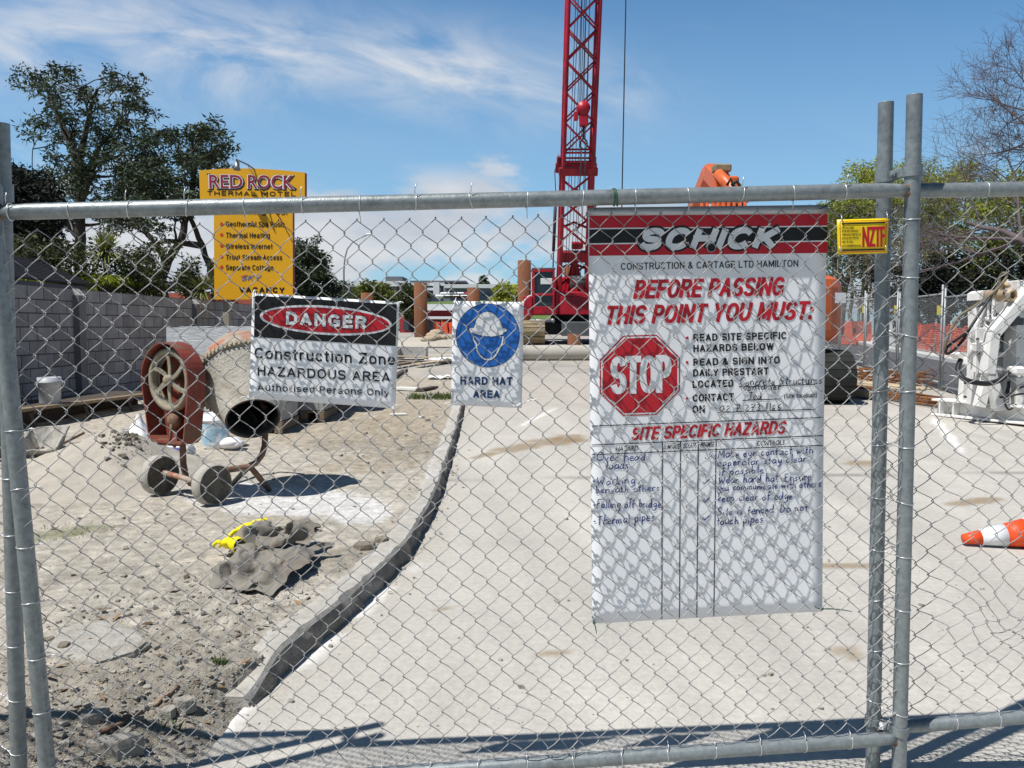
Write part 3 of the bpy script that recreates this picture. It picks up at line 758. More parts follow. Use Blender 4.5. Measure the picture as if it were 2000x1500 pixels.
bline('red_lettering', pS, 'ink_red', e, 'BEFORE PASSING', 1236, 584, 1527, 577.5, 37, 7.0, .001, 0, .22, .13)
bline('red_lettering', pS, 'ink_red', e, 'THIS POINT YOU MUST:', 1179, 634.5, 1584, 624.5, 37, 7.0, .001, 0, .22, .13)
bline('red_lettering', pS, 'ink_red', e, 'SITE SPECIFIC HAZARDS', 1232, 860.5, 1533, 848, 26, 4.9, .001, 0, .24, .13)
for x, y in ((1342, 660), (1342, 708), (1342, 779)): mb = MB(); poly(mb, pS, [(x - 2.5, y - 2.5), (x + 2.5, y - 2.6), (x + 2.5, y + 2.5), (x - 2.5, y + 2.6)], .001); B('bullet', mb, M['ink_red'], e)
mb = MB()
def octo(cx, cy, r): return [(cx + r / math.cos(math.pi / 8) * math.cos(R(22.5 + 45 * i)), cy + r / math.cos(math.pi / 8) * math.sin(R(22.5 + 45 * i)) - .03 * r / math.cos(math.pi / 8) * math.cos(R(22.5 + 45 * i))) for i in range(8)]
for r_, o_, m_ in ((78.5, .0008, 0), (76, .0012, 1), (73, .0016, 0)): poly(mb, pS, octo(1249.5, 733, r_), o_, m_)
btext(mb, pS, 'STOP', 1195, 770, 1308, 766.5, 74, 13.0, .0022, 1, 0, .10)
B('stop_octagon', mb, [M['ink_red'], M['white_ink']], e)
for s_, a, b, c_, d_, h_ in (('Concrete Structures', 1444, 754, 1607, 749, 16), ('container', 1452, 763, 1527, 761, 13), ('Jed', 1461, 781, 1490, 779.5, 15), ('02 7 273 1166', 1405, 805, 1528, 801, 14)):
    mb = MB(); hand(mb, pS, s_, a, b, c_, d_, h_, .0014, 0, 1.6); B('handwriting', mb, M['pen_black'], e)
for s_, a, b, c_, d_, h_ in (('-Over head', 1156, 901, 1262, 899, 17), ('loads', 1183, 917.5, 1229, 916, 17), ('-Working', 1157, 948, 1242, 944, 17), ('beneath others', 1162, 964, 1289, 959, 15), ('-Falling off bridge', 1158, 993, 1292, 991, 17), ('-Thermal pipes.', 1158, 1026, 1283, 1016, 18),
    ('Make eye contact with', 1402, 896, 1590, 886, 16), ('opperator stay clear', 1402, 912, 1578, 903, 16), ('if possible.', 1404, 930, 1498, 924, 16), ('Wear hard hat. Ensure', 1403, 946, 1587, 939, 16), ('you communicate with others', 1402, 960, 1606, 952, 15), ('keep clear of edge', 1401, 981, 1550, 976, 16), ('Site is fenced. Do not', 1401, 1009, 1579, 999, 16), ('touch pipes.', 1399, 1026, 1497, 1022, 16)):
    mb = MB(); hand(mb, pS, s_, a, b, c_, d_, h_, .0014, 0, 1.75); B('handwriting', mb, M['pen_blue'], e)
for x, y in ((1383, 898), (1378, 946), (1379, 982), (1378, 1017)): mb = MB(); strip(mb, pS, [(x - 5, y - 4), (x - 2, y), (x + 8, y - 9)], 2.0, .0014, 0); B('tick', mb, M['pen_blue'], e)
mb = MB(); mb.lathe([(0, .0), (.011, 0)], pS.q(1388, 484, .0042), pS.n, 20, 0, False); mb.lathe([(.011, -.001), (.0112, .0006), (.0128, .0006), (.0128, -.002)], pS.q(1388, 484, .0042), pS.n, 20, 1)
B('eyelet_hole', mb, [M['ink_black'], M['alu']], e)
for a in ((1158, 1210, 3, 18), (1600, 1186, 54, 1)): zip_tie('t', pS, *a, 'green_tie', e)
for a in ((1160, 404, -4, -26), (1607, 404, 26, -16)): zip_tie('t', pS, *a, 'green_tie', e)
mb = MB(); ring(mb, lerp(main.TL, main.TR, .655), main.TR - main.TL, PR, .0022); ring(mb, lerp(main.TL, main.TR, .658), main.TR - main.TL, PR, .0022)
B('cable_tie', mb, M['green_tie'], e)

# ---------------------------------------------------------------- 4 yellow hire plate, on the near side of the mesh
pN = panel_plane(-0.014)
e = E('hire_plate', pN.q(1686, 497), 'small yellow NZTF fence hire plate wired beside the right poles', 'sign')
B('plate', board(pN, (1635, 429), (1736, 426), (1733, 494.5), (1637, 497), .0025, 4, 4), M['plate_yellow'], e)
mb = MB(); strip(mb, pN, [(1640, 432.5), (1731.5, 430), (1729, 490.5), (1641.5, 493)], 1.6, .0008, 0, True)
text(mb, pN, 'NZTF', 1684, 483, 1728, 482, 40, .0008, 0, .012, 0, .9)
B('red_lettering', mb, M['ink_red'], e)
mb = MB(); strip(mb, pN, [(1644, 437.5), (1729, 435)], 3, .001); strip(mb, pN, [(1645, 489), (1727, 487)], 3, .001)
for s_, x1, y in (('FENCING HIRED', 1668, 447.5), ('FROM NEW ZEALAND', 1676, 454), ('TEMPORARY FENCES LTD', 1681, 461), ('PHONE 0274 779 757', 1677, 468), ('HIRE OR CALL', 1666, 475), ('www.nztempfences.co.nz', 1681, 482)):
    text(mb, pN, s_, 1644, y, x1, y - .8, 4.2, .001, 0, .02)
B('black_lettering', mb, M['ink_black'], e)
for x, y in ((1643, 433), (1732, 428), (1640, 493), (1729, 490)):
    mb = MB(); mb.tube([pN.q(x, y, .002), pN.q(x, y - 6, .004), pN.q(x + 1, y - 14, -.004)], .0013, 6); B('wire_hook', mb, M['tie_wire'], e)
# ================================================================ ground
mk('dirt', (.4, .37, .32), 0.95, 0, 0.30, 16.0, 1.2, 34, col2=None, attr=True, spec=.15)
mk('concrete_slab', (.45, .43, .40), 0.9, 0, 0.11, 28.0, 0.45, 60, attr=True, spec=.2)
mk('gravel_far', (.34, .32, .29), 0.95, 0, 0.22, 0.9, 0.5, 12, col2=(.40, .37, .31), sc2=.25, spec=.15)
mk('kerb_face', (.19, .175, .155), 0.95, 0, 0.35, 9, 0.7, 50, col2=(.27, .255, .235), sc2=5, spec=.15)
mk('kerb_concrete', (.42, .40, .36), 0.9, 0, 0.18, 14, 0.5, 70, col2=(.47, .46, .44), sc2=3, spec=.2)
mk('asphalt_road', (.058, .062, .072), 0.85, 0, 0.15, 3, 0.3, 60, col2=(.075, .08, .09), sc2=.5)
mk('rubble', (.33, .31, .27), 0.95, 0, 0.3, 14, 0.6, 60, spec=.15, island=.2)
mk('grass', (.075, .115, .03), 0.8, 0, 0.3, 8, island=.4, trans=.2)
mk('dry_leaf', (.19, .12, .065), 0.8, 0, 0.3, 8, island=.6)
mk('white_paint', (.66, .66, .64), .8, 0, .1, 6)
fb = lambda x, y, s, o=0.0: noise.fractal((x * s + o, y * s - o, o), 1.0, 2.0, 5) 
def inell(px, py, e):
    cx, cy, rx, ry, tilt = e
    dx = px - cx; dy = py - cy - tilt * dx
    return math.sqrt((dx / rx) ** 2 + (dy / ry) ** 2)
BROWN = [(640, 840, 200, 40, 0), (800, 830, 100, 60, 0), (560, 1010, 60, 6, 0), (720, 905, 130, 20, -.1)]
SPILL = [(560, 980, 205, 30, .02), (700, 1000, 70, 26, 0), (470, 955, 60, 14, 0)]
DARK = [(820, 880, 95, 20, -.12), (690, 870, 120, 14, .0), (150, 1040, 90, 8, -.12), (700, 1085, 110, 28, -.2), (330, 1340, 380, 140, -.2), (250, 1420, 260, 90, -.2), (150, 960, 130, 10, 0)]
def dirt_col(x, y, z):
    px, py = proj((x, y, z)); n = fb(x, y, 1.6, 3.0); n2 = fb(x, y, 7.0, 9.0)
    c = np.array((.44, .405, .345)) * (1 + .14 * n + .22 * n2)
    far = ss(8, 13, y); c = c * (1 - far) + np.array((.40, .36, .295)) * (1 + .12 * n + .08 * n2) * far
    for e in BROWN:
        w = (1 - ss(.5, 1.2, inell(px, py, e) + .5 * n2)) * .55; c = c * (1 - w) + np.array((.33, .275, .20)) * (1 + .2 * n2) * w
    for e in SPILL:
        w = 1 - ss(.75, 1.1, inell(px, py, e) + .22 * n2)
        c = c * (1 - w) + np.array((.62, .605, .585)) * w
    for e in DARK:
        w = (1 - ss(.6, 1.2, inell(px, py, e) + .45 * n2)) * .6
        c = c * (1 - w) + np.array((.265, .235, .19)) * w
    g = (1 - ss(.5, 1.1, inell(px, py, (110, 1045, 110, 14, -.15)) + .5 * n2)) * .5
    c = c * (1 - g) + np.array((.20, .22, .10)) * g
    return c
def rough_amt(x, y):
    px, py = proj((x, y, KTOP)); 
    a = (1 - ss(.8, 1.25, inell(px, py, (330, 1330, 400, 190, -.22))))
    b = (1 - ss(.7, 1.2, inell(px, py, (760, 1090, 120, 60, -.3)))) * .5
    c = (1 - ss(.7, 1.2, inell(px, py, (780, 870, 160, 60, 0)))) * .45
    return max(a, b, c)
def dirt_surface(x, y):
    z = dirtz(x, y); k = kx(y); inside = ss(0.14, 0.3, k - x)
    if y < KEND + .1: inside = max(inside, ss(-.05, .25, k - x) * (1 - ss(KEND - .1, KEND + .15, y)))
    r = rough_amt(x, y)
    h = .010 * fb(x, y, 1.3) + .006 * fb(x, y, 5.0, 2.0)
    h += r * (.022 * fb(x, y, 6.5, 5.0) + .016 * abs(fb(x, y, 15.0, 7.0)))
    # crack and broken edges beside the end of the kerb
    return z + inside * h - .03 * (1 - ss(-.02, .10, k - x)) * (1 if y > KEND else ss(-.3, .3, y - KEND + .3))
def far_rows():
    a = list(np.arange(1.35, 5.2, .022)) + list(np.arange(5.2, 9.0, .045)) + list(np.arange(9.0, 18.0, .12)) + [18.0]
    return a
mb = MB(); ys = far_rows(); NX = 230; vs = []; cols = []
for y in ys:
    wl = -8.0 if y > 4 else -3.6
    wl = -2.2 - y * .62
    xr = kx(y) + .05
    for i in range(NX + 1):
        t = i / NX; x = xr + (wl - xr) * t ** 1.25
        z = dirt_surface(x, y); vs.append((x, y, z)); cols.append((*dirt_col(x, y, z), 1))
fs = [(j * (NX + 1) + i, j * (NX + 1) + i + 1, (j + 1) * (NX + 1) + i + 1, (j + 1) * (NX + 1) + i) for j in range(len(ys) - 1) for i in range(NX)]
fs = [tuple(reversed(f)) for f in fs]
mb.add(vs, fs, 0, True); mb.col = cols
B('ground', mb, M['dirt'], kind='structure', origin=(0, 0, 0), fixn=False)

# concrete slab right of the kerb
STAIN = [(1085, 862, 60, 8, -.02), (1010, 875, 65, 7, -.12), (950, 889, 30, 4, -.2), (1110, 856, 40, 9, 0), (1640, 1105, 60, 6, 0), (1080, 1275, 30, 8, 0), (1660, 1275, 40, 12, .2), (900, 1300, 14, 5, 0), (1290, 1290, 18, 5, 0), (860, 1190, 12, 4, 0), (1900, 980, 60, 7, -.1), (1690, 905, 50, 6, 0)]
WHITE = [(440, 1395, 100, 42, -.85), (590, 1290, 90, 12, -.8), (700, 1195, 110, 9, -.75), (1850, 848, 36, 13, 1.05), (1050, 815, 45, 4, -.5)]
def slab_col(x, y, z):
    px, py = proj((x, y, z)); n = fb(x, y, .9, 1.0); n2 = fb(x, y, 4.0, 5.0)
    st = fb(x * 2.2 + .25 * y, y * .22, 1.3, 11.0); tr = math.exp(-((x - 1.15 - .03 * (y - 4)) / .16) ** 2) + math.exp(-((x - 2.75 - .02 * (y - 4)) / .18) ** 2)
    c = np.array((.46, .44, .40)) * (1 + .07 * n + .07 * n2 + .13 * st) * (1 - .10 * tr * (.6 + n2))
    jl = abs(y - 7.3 - .06 * x); c = c * (1 - .45 * (1 - ss(.012, .06, jl)) * ss(-.3, .2, n2 + .2))
    dk = x - kx(y); w = math.exp(-max(0, dk) / .10) * max(0, min(1, .45 + 1.3 * n2)) * .6; c = c * (1 - w) + np.array((.34, .295, .23)) * w
    for e in STAIN:
        w = (1 - ss(.7, 1.15, inell(px, py, e) + .3 * n2)) * .72; c = c * (1 - w) + np.array((.25, .18, .10)) * w
    for e in WHITE:
        w = (1 - ss(.6, 1.1, inell(px, py, e) + .35 * n2)) * .95; c = c * (1 - w) + np.array((.70, .69, .675)) * w
    w = ss(10.5, 15, y) * .6; c = c * (1 - w) + np.array((.37, .345, .305)) * (1 + .1 * n2) * w
    return c
mb = MB(); vs = []; cols = []; ys = list(np.arange(-3, 1.6, .4)) + list(np.arange(1.6, 7, .05)) + list(np.arange(7, 19.5, .12)); NX = 150
for y in ys:
    xl = kx(y) - .02
    if y < KEND - .1: xl = kx(y) - .01
    xr = 9.0 if y < 12 else 9.0 + (y - 12) * .1
    for i in range(NX + 1):
        t = i / NX; x = xl + (xr - xl) * t
        z = terr(y) + .003 * fb(x, y, .8) + .0012 * fb(x, y, 9.0)
        vs.append((x, y, z)); cols.append((*slab_col(x, y, z), 1))
fs = [(j * (NX + 1) + i, j * (NX + 1) + i + 1, (j + 1) * (NX + 1) + i + 1, (j + 1) * (NX + 1) + i) for j in range(len(ys) - 1) for i in range(NX)]
mb.add(vs, fs, 0, True); mb.col = cols
B('concrete_pavement', mb, M['concrete_slab'], kind='structure', origin=(0, 0, 0), fixn=False)

# wide ground sheet, far out to the horizon
mb = MB(); ys = [-8, 0, 1.3, 4, 6, 7, 8, 9, 10, 12, 15, 18, 22, 28, 34, 40, 46, 60, 90, 140, 300, 800, 3000]
xs = [-3000, -600, -150, -60, -25, -12, -6, -3, 0, 3, 6, 9, 12, 25, 60, 150, 600, 3000]
mb.add([(x, y, terr(y) - (.06 if y < 19 else .012)) for y in ys for x in xs], [(j * len(xs) + i, j * len(xs) + i + 1, (j + 1) * len(xs) + i + 1, (j + 1) * len(xs) + i) for j in range(len(ys) - 1) for i in range(len(xs) - 1)], 0, True)
B('terrain', mb, M['gravel_far'], kind='structure', origin=(0, 0, 0), fixn=False)

# kerb: flat top flush with the raised ground, rough broken face to the pavement
mb = MB(); rg = random.Random(2); yy = list(np.arange(KEND + .02, 13.2, .035))
ring_ = []
for i, y in enumerate(yy):
    x = kx(y); zt = terr(y) + KTOP; ch = .016 * fb(x, y, 7, 3); x += .012 * fb(0.3, y, 1.7, 6); chip = max(0, fb(x * 2, y, 3.3, 8)) * .045
    nib = max(0, noise.noise((y * 11, 3.3, 1.7)) - .12) * .05
    taper = 1 - ss(KEND + .32, KEND + .0, y); zt = terr(y) + .008 + (KTOP - .008) * (.25 + .75 * ss(KEND, KEND + .34, y)) if y < KEND + .34 else zt
    ring_.append([(x - .14 + .03 * fb(x, y, 4), y, zt + .002 + .004 * fb(x, y, 8)), (x - .10, y, zt + .007 + .004 * fb(x, y, 12)), (x - .015 - chip, y, zt + .006 + .004 * fb(x, y, 9)), (x - .002 - chip * .6, y, zt - .012 - chip), (x + .010 + ch, y, zt - .05), (x + .012 + ch * 1.3 + nib, y, terr(y) + .015), (x + .018 + nib, y, terr(y) - .03)])
n = len(ring_[0]); vs = [p for r_ in ring_ for p in r_]
mb.add(vs, [(i * n + j, (i + 1) * n + j, (i + 1) * n + j + 1, i * n + j + 1) for i in range(len(ring_) - 1) for j in range(n - 1)], 0, False)
o = len(mb.v); mb.add(ring_[0], [tuple(range(n))], 0)
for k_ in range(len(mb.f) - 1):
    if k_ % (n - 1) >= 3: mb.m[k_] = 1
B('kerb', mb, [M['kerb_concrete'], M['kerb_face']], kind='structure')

# loose stones: nobody could count them
rg = random.Random(12); mb = MB()
def stone(mb, x, y, z, r, rg, m=0):
    vs = []; a0 = rg.uniform(0, 6)
    q = [(1, 0, 0), (-1, 0, 0), (0, 1, 0), (0, -1, 0), (0, 0, 1), (0, 0, -1)]
    sx, sy, sz = r * rg.uniform(.7, 1.4), r * rg.uniform(.7, 1.4), r * rg.uniform(.5, .9)
    Mr = Matrix.Rotation(a0, 3, 'Z') @ Matrix.Rotation(rg.uniform(-.6, .6), 3, 'X')
    pts = []
    for sxg in (-1, 1):
        for syg in (-1, 1):
            for szg in (-1, 1):
                pts.append(Vector((x, y, z)) + Mr @ Vector((sxg * sx * rg.uniform(.5, 1), syg * sy * rg.uniform(.5, 1), szg * sz * rg.uniform(.5, 1))))
    mb.add(pts, [(0, 1, 3, 2), (4, 6, 7, 5), (0, 4, 5, 1), (2, 3, 7, 6), (0, 2, 6, 4), (1, 5, 7, 3)], m)
cnt = 0
while cnt < 5000:
    px = rg.uniform(0, 900); py = rg.uniform(800, 1560); p = G(px, py)
    if p is None or p.x > kx(p.y) - .02 or p.y < 1.5: continue
    if rg.random() > .10 + rough_amt(p.x, p.y): continue
    r = min(.014, .0019 * math.exp(rg.expovariate(1.8))) * (1 if p.y < 6 else 1.5)
    stone(mb, p.x, p.y, dirt_surface(p.x, p.y) + r * .2, r, rg); cnt += 1
for _ in range(420):       # grit on the pavement and along the foot of the kerb
    if rg.random() < .5: y = rg.uniform(2.5, 9); x = kx(y) + abs(rg.gauss(.03, .07))
    else: p = G(rg.uniform(500, 2000), rg.uniform(800, 1560)); x, y = p.x, p.y
    if x < kx(y) + .02: continue
    r = min(.012, .0022 * math.exp(rg.expovariate(1.6))); stone(mb, x, y, terr(y) + r * .3, r, rg)
B('loose_stones', mb, M['rubble'], kind='stuff', label='small loose stones and crumbs of concrete strewn over the dirt', cat='stones', fixn=False)
# dry leaves and bark chips
mb = MB()
for _ in range(240):
    p = G(rg.uniform(60, 880), rg.uniform(830, 1520))
    if p.x > kx(p.y) - .02: continue
    if rg.random() > .15 + rough_amt(p.x, p.y): continue
    a = rg.uniform(0, 6.3); l = rg.uniform(.012, .035); w = l * rg.uniform(.25, .5); z = dirt_surface(p.x, p.y) + .006
    d = Vector((math.cos(a), math.sin(a), rg.uniform(-.2, .5))); s_ = Vector((-math.sin(a), math.cos(a), rg.uniform(-.3, .3)))
    c = Vector((p.x, p.y, z)); mb.add([c - d * l, c - s_ * w + Vector((0, 0, .004)), c + d * l, c + s_ * w], [(0, 1, 2), (0, 2, 3)], 0)
B('dry_leaves', mb, M['dry_leaf'], kind='stuff', label='curled brown leaves and bark chips littered over the dirt', cat='leaves', fixn=False)
# ================================================================ left of the kerb
def brick_mat(name, col, mortar, w, h, var=.14, axis='YZ', mort=.010):
    m = mat(name, col, .92, 0, 0.12, 5, 0.25, 60, spec=.15); t = m.node_tree
    p = next(n for n in t.nodes if n.type == 'BSDF_PRINCIPLED'); tc = next(n for n in t.nodes if n.type == 'TEX_COORD')
    sp = N(t, 'ShaderNodeSeparateXYZ'); t.links.new(tc.outputs['Object'], sp.inputs[0]); cb = N(t, 'ShaderNodeCombineXYZ')
    i = {'X': 0, 'Y': 1, 'Z': 2}
    t.links.new(sp.outputs[i[axis[0]]], cb.inputs[0]); t.links.new(sp.outputs[i[axis[1]]], cb.inputs[1])
    b = N(t, 'ShaderNodeTexBrick'); t.links.new(cb.outputs[0], b.inputs['Vector']); b.inputs['Scale'].default_value = 1
    b.inputs['Brick Width'].default_value = w; b.inputs['Row Height'].default_value = h; b.inputs['Mortar Size'].default_value = mort * .5; b.inputs['Mortar Smooth'].default_value = .3
    b.inputs['Color1'].default_value = (*[c * (1 + var) for c in col], 1); b.inputs['Color2'].default_value = (*[c * (1 - var * 1.3) for c in col], 1); b.inputs['Mortar'].default_value = (*mortar, 1)
    nz = noise_tex(t, tc.outputs['Object'], 3.0, 6, .6); g = N(t, 'ShaderNodeMapRange'); t.links.new(nz, g.inputs[0]); g.inputs[1].default_value = .3; g.inputs[2].default_value = .7; g.inputs[3].default_value = .84; g.inputs[4].default_value = 1.14
    mp = N(t, 'ShaderNodeMapping'); mp.inputs['Scale'].default_value = (1, 1, .12); t.links.new(tc.outputs['Object'], mp.inputs[0])
    g2 = N(t, 'ShaderNodeMapRange'); t.links.new(noise_tex(t, mp.outputs[0], 2.2, 7, .65, .3), g2.inputs[0]); g2.inputs[1].default_value = .35; g2.inputs[2].default_value = .68; g2.inputs[3].default_value = 1.10; g2.inputs[4].default_value = .72     # rain streaks
    t.links.new(mixc(t, 1, mixc(t, 1, b.outputs['Color'], g.outputs[0], 'MULTIPLY'), g2.outputs[0], 'MULTIPLY'), p.inputs['Base Color'])
    return m
M['block_wall'] = brick_mat('block_wall', (.33, .32, .32), (.095, .09, .09), .4, .2, .16, 'YZ', .022)
mk('pilaster_shade', (.18, .175, .18), .9, 0, .2, 6, .2, 40)
mk('cap_lit', (.5, .49, .47), .9, 0, .1, 8)  # shaded side and sunlit cap of the pilasters put into these two tones
mk('mixer_red', (.21, .042, .028), .6, 0, .3, 12, .2, 60, col2=(.17, .085, .055), sc2=7, lo2=.46, hi2=.62)
mk('mixer_orange', (.36, .13, .075), .75, 0, .25, 14, .3, 60, col2=(.33, .28, .22), sc2=6, lo2=.40, hi2=.55)
mk('mixer_cream', (.27, .24, .175), .7, 0, .2, 18, .2, 60, col2=(.27, .10, .06), sc2=9, lo2=.56, hi2=.66)
mk('mixer_rust', (.17, .10, .065), .85, 0, .3, 20, .3, 60, col2=(.28, .21, .16), sc2=8)
mk('drum_cement', (.43, .405, .35), .95, 0, .2, 12, .8, 50, col2=(.30, .26, .215), sc2=4, lo2=.5, hi2=.64)
mk('drum_inside', (.06, .055, .05), .95, 0, .4, 12, .5, 40)
mk('tyre', (.10, .088, .070), .95, 0, .3, 22, .5, 80, col2=(.17, .15, .12), sc2=7, lo2=.45)
mk('tread_lit', (.40, .38, .34), .95, 0, .15, 20, .4, 80)  # pale tone puts the sunlit rim of the mixer wheels into the colour
mk('sand', (.44, .405, .35), .95, 0, .10, 8, .7, 60, spec=.12)
mk('clod', (.22, .19, .15), .95, 0, .3, 14, .6, 50)
mk('bag_white', (.80, .80, .82), .35, 0, .05, 8, .5, 14, spec=.5)
mk('bag_blue', (.10, .11, .36), .4, 0, .2, 10)
mk('bucket_white', (.74, .76, .78), .4, 0, .07, 10)
mk('bucket_label', (.33, .52, .66), .5, 0, .2, 14, col2=(.7, .74, .76), sc2=12, lo2=.48, hi2=.56)
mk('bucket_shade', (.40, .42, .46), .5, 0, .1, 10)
mk('wood', (.22, .17, .115), .85, 0, .25, 5, .3, 30, stretch=(1, 6, 6))
mk('wood_dark', (.075, .06, .05), .9, 0, .3, 5, .3, 30, stretch=(1, 6, 6))
mk('wood_pale', (.46, .38, .27), .85, 0, .2, 5, .2, 30, stretch=(6, 1, 6))
mk('barrow_steel', (.24, .235, .215), .75, .1, .25, 10, .3, 50, col2=(.40, .385, .35), sc2=5, lo2=.42, hi2=.6)
mk('hollow_block', (.44, .43, .41), .95, 0, .12, 14, .5, 90)
M['stack_block'] = brick_mat('stack_block', (.40, .39, .375), (.12, .115, .11), .4, .2, .05, 'XZ')
mk('tarp', (.225, .208, .178), .9, 0, .15, 12, .4, 130, col2=(.23, .195, .16), sc2=6)
mk('tarp_green', (.17, .20, .175), .8, 0, .2, 10)
mk('glove_yellow', (.85, .72, .0), .6, 0, .12, 14, .2, 120)
# silver stretch wrap
def wrap_mat():
    m = mat('silver_wrap', (.68, .69, .71), .36, .3, .1, 3, spec=.6); t = m.node_tree
    p = next(n for n in t.nodes if n.type == 'BSDF_PRINCIPLED'); tc = next(n for n in t.nodes if n.type == 'TEX_COORD')
    mp = N(t, 'ShaderNodeMapping'); mp.inputs['Scale'].default_value = (1.2, 1.2, 5); mp.inputs['Rotation'].default_value = (0, .25, 0); t.links.new(tc.outputs['Object'], mp.inputs[0])
    b = N(t, 'ShaderNodeBump'); b.inputs['Strength'].default_value = .5; b.inputs['Distance'].default_value = .03
    t.links.new(noise_tex(t, mp.outputs[0], 4, 8, .6, 1.2), b.inputs['Height']); t.links.new(b.outputs[0], p.inputs['Normal']); return m
M['silver_wrap'] = wrap_mat()

# ---- block wall with pilasters
WX = -6.9; WTOP = 2.01
e = E('block_wall', (WX, 14, 0), 'long grey concrete block wall with dark pilasters running away on the left', 'wall')
mb = MB(); mb.box((WX - .1, 14, (WTOP + .0) / 2 - .05), (.2, 20, WTOP + .1)); B('wall', mb, M['block_wall'], e, origin=(WX, 4.03, WTOP - 2.2))
for y in (8.05, 12.7, 17.4, 22.0):
    mb = MB(); mb.box((WX + .05, y, (WTOP - .1) / 2), (.1, .2, WTOP - .1), None, 0)
    mb.prism([(WX, y - .1, WTOP - .1), (WX + .1, y - .1, WTOP - .1), (WX + .0, y - .1, WTOP + .004)], (0, .2, 0), 1)
    B('pilaster', mb, [M['pilaster_shade'], M['cap_lit']], e)

# ---- trestle bench against the wall, bucket on it
e = E('plank_bench', (-6.0, 11.2, .15), 'dark plank bench on timber trestles in front of the block wall', 'bench')
a = Vector((-6.32, 9.6, .40)); b = Vector((-5.72, 12.4, .40))
for i in range(5):
    o = Vector((.17 * i - .38, -.02 * i, 0)); mb = MB(); mb.bar(a + o, b + o, .155, .04, 0, .004); B('plank', mb, M['wood'] if i == 4 else M['wood_dark'], e)
mb = MB(); mb.bar(a + Vector((-.12, 0, -.21)), b + Vector((-.12, 0, -.21)), .03, .36, 0, .004); mb.bar(a + Vector((.02, .1, -.2)), lerp(a, b, .45) + Vector((.02, 0, -.2)), .03, .34, 0, .004); B('shade_board', mb, M['wood_dark'], e)  # dark boards added to stand in for the shade under the bench
for t in (.06, .38, .68, .95):
    c = lerp(a, b, t); mb = MB(); mb.box((c.x + .15, c.y, .365), (.5, .09, .05), .2, 0, .004)
    for s in (-.08, .36): mb.bar((c.x + s, c.y, .36), (c.x + s * 1.25 - .02, c.y + .05, .08), .07, .04, 0, .003)
    B('trestle', mb, M['wood_dark'], e)
def bucket(x, y, z, r, h, name_label, body, lid=True, label=True):
    e = E('bucket', (x, y, z), name_label, 'bucket', 'builders buckets')
    mb = MB(); mb.lathe([(0, .0), (r * .86, 0), (r * .88, .01), (r * .97, h * .78), (r * 1.03, h * .79), (r * 1.03, h * .83), (r * .985, h * .84), (r, h), (r * .95, h), (r * .9, h * .5), (0, h * .45)], (x, y, z), (0, 0, 1), 32)
    B('tub', mb, M[body], e)
    if label:
        mb = MB(); k = 14; vs = []
        for hh in (.12, .72):
            for j in range(k + 1):
                an = math.pi * (1.08 + .84 * j / k); rr = r * (.885 + .085 * hh / .78) + .002; vs.append((x + rr * math.cos(an), y + rr * math.sin(an), z + h * hh))
        mb.add(vs, [(j, j + 1, k + 1 + j + 1, k + 1 + j) for j in range(k)], 0, True); B('paper_label', mb, M['bucket_label'], e)
    mb = MB(); n = 12; mb.tube([(x + r * 1.06 * math.cos(math.pi * j / n), y - r * .75 * math.sin(math.pi * j / n) - .01, z + h * .80 - h * .22 * math.sin(math.pi * j / n)) for j in range(n + 1)], .003, 6); mb.tube([(x - .04, y - r * .78 - .012, z + h * .58), (x + .04, y - r * .78 - .012, z + h * .58)], .008, 8)
    B('handle', mb, M['cable_tie'], e)
    return e
p = G(412, 878); bucket(p.x, p.y + .14, p.z, .15, .37, 'white bucket with faded blue paper label standing behind the cement mixer', 'bucket_white')
bucket(-5.98, 10.3, .422, .14, .34, 'pale bucket standing on the plank bench by the wall', 'bucket_shade', label=False)

# ---- sand heap
c0 = Vector((-3.62, 6.95, KTOP - .02))
def heap(u, v):
    x = -1 + 2 * u; y = -1 + 2 * v; X = c0.x + x * 1.15; Y = c0.y + y * 1.35
    d = math.sqrt(((x + .0) * 1.0) ** 2 + (y * 1.0) ** 2 + 0.15 * x * y)
    px = x - .25
    hgt = .36 * max(0, 1 - d) ** 1.15 + .10 * math.exp(-((px / .22) ** 2 + ((y - .05) / .3) ** 2))
    hgt *= ss(1.0, .7, d) if d > .7 else 1
    n_ = fb(X, Y, 4, 2) * .020 + fb(X, Y, 13, 4) * .008
    return (X, Y, dirtz(X, Y) - .022 + hgt + n_ * min(1, hgt * 9))
e = E('sand_heap', c0, 'heap of pale builders sand with dark clods on top beside the mixer', 'sand heap')
mb = MB(); mb.grid(heap, 90, 90); B('sand', mb, M['sand'], e)
mb = MB(); rg = random.Random(4)
for _ in range(120):
    px = 205 + rg.gauss(0, 16); py = 872 + abs(rg.gauss(0, 26)); t = (px - 205) * .5
    u = .60 + rg.gauss(0, .035) + (py - 872) / 52 * .05; v = .52 - (py - 872) / 60 * .16
    q = heap(min(1, max(0, u)), min(1, max(0, v))); r = .005 * math.exp(rg.expovariate(1.5)); r = min(r, .024); stone(mb, q[0], q[1], q[2] + r * .2, r, rg)
B('clods', mb, M['clod'], e, kind='stuff')
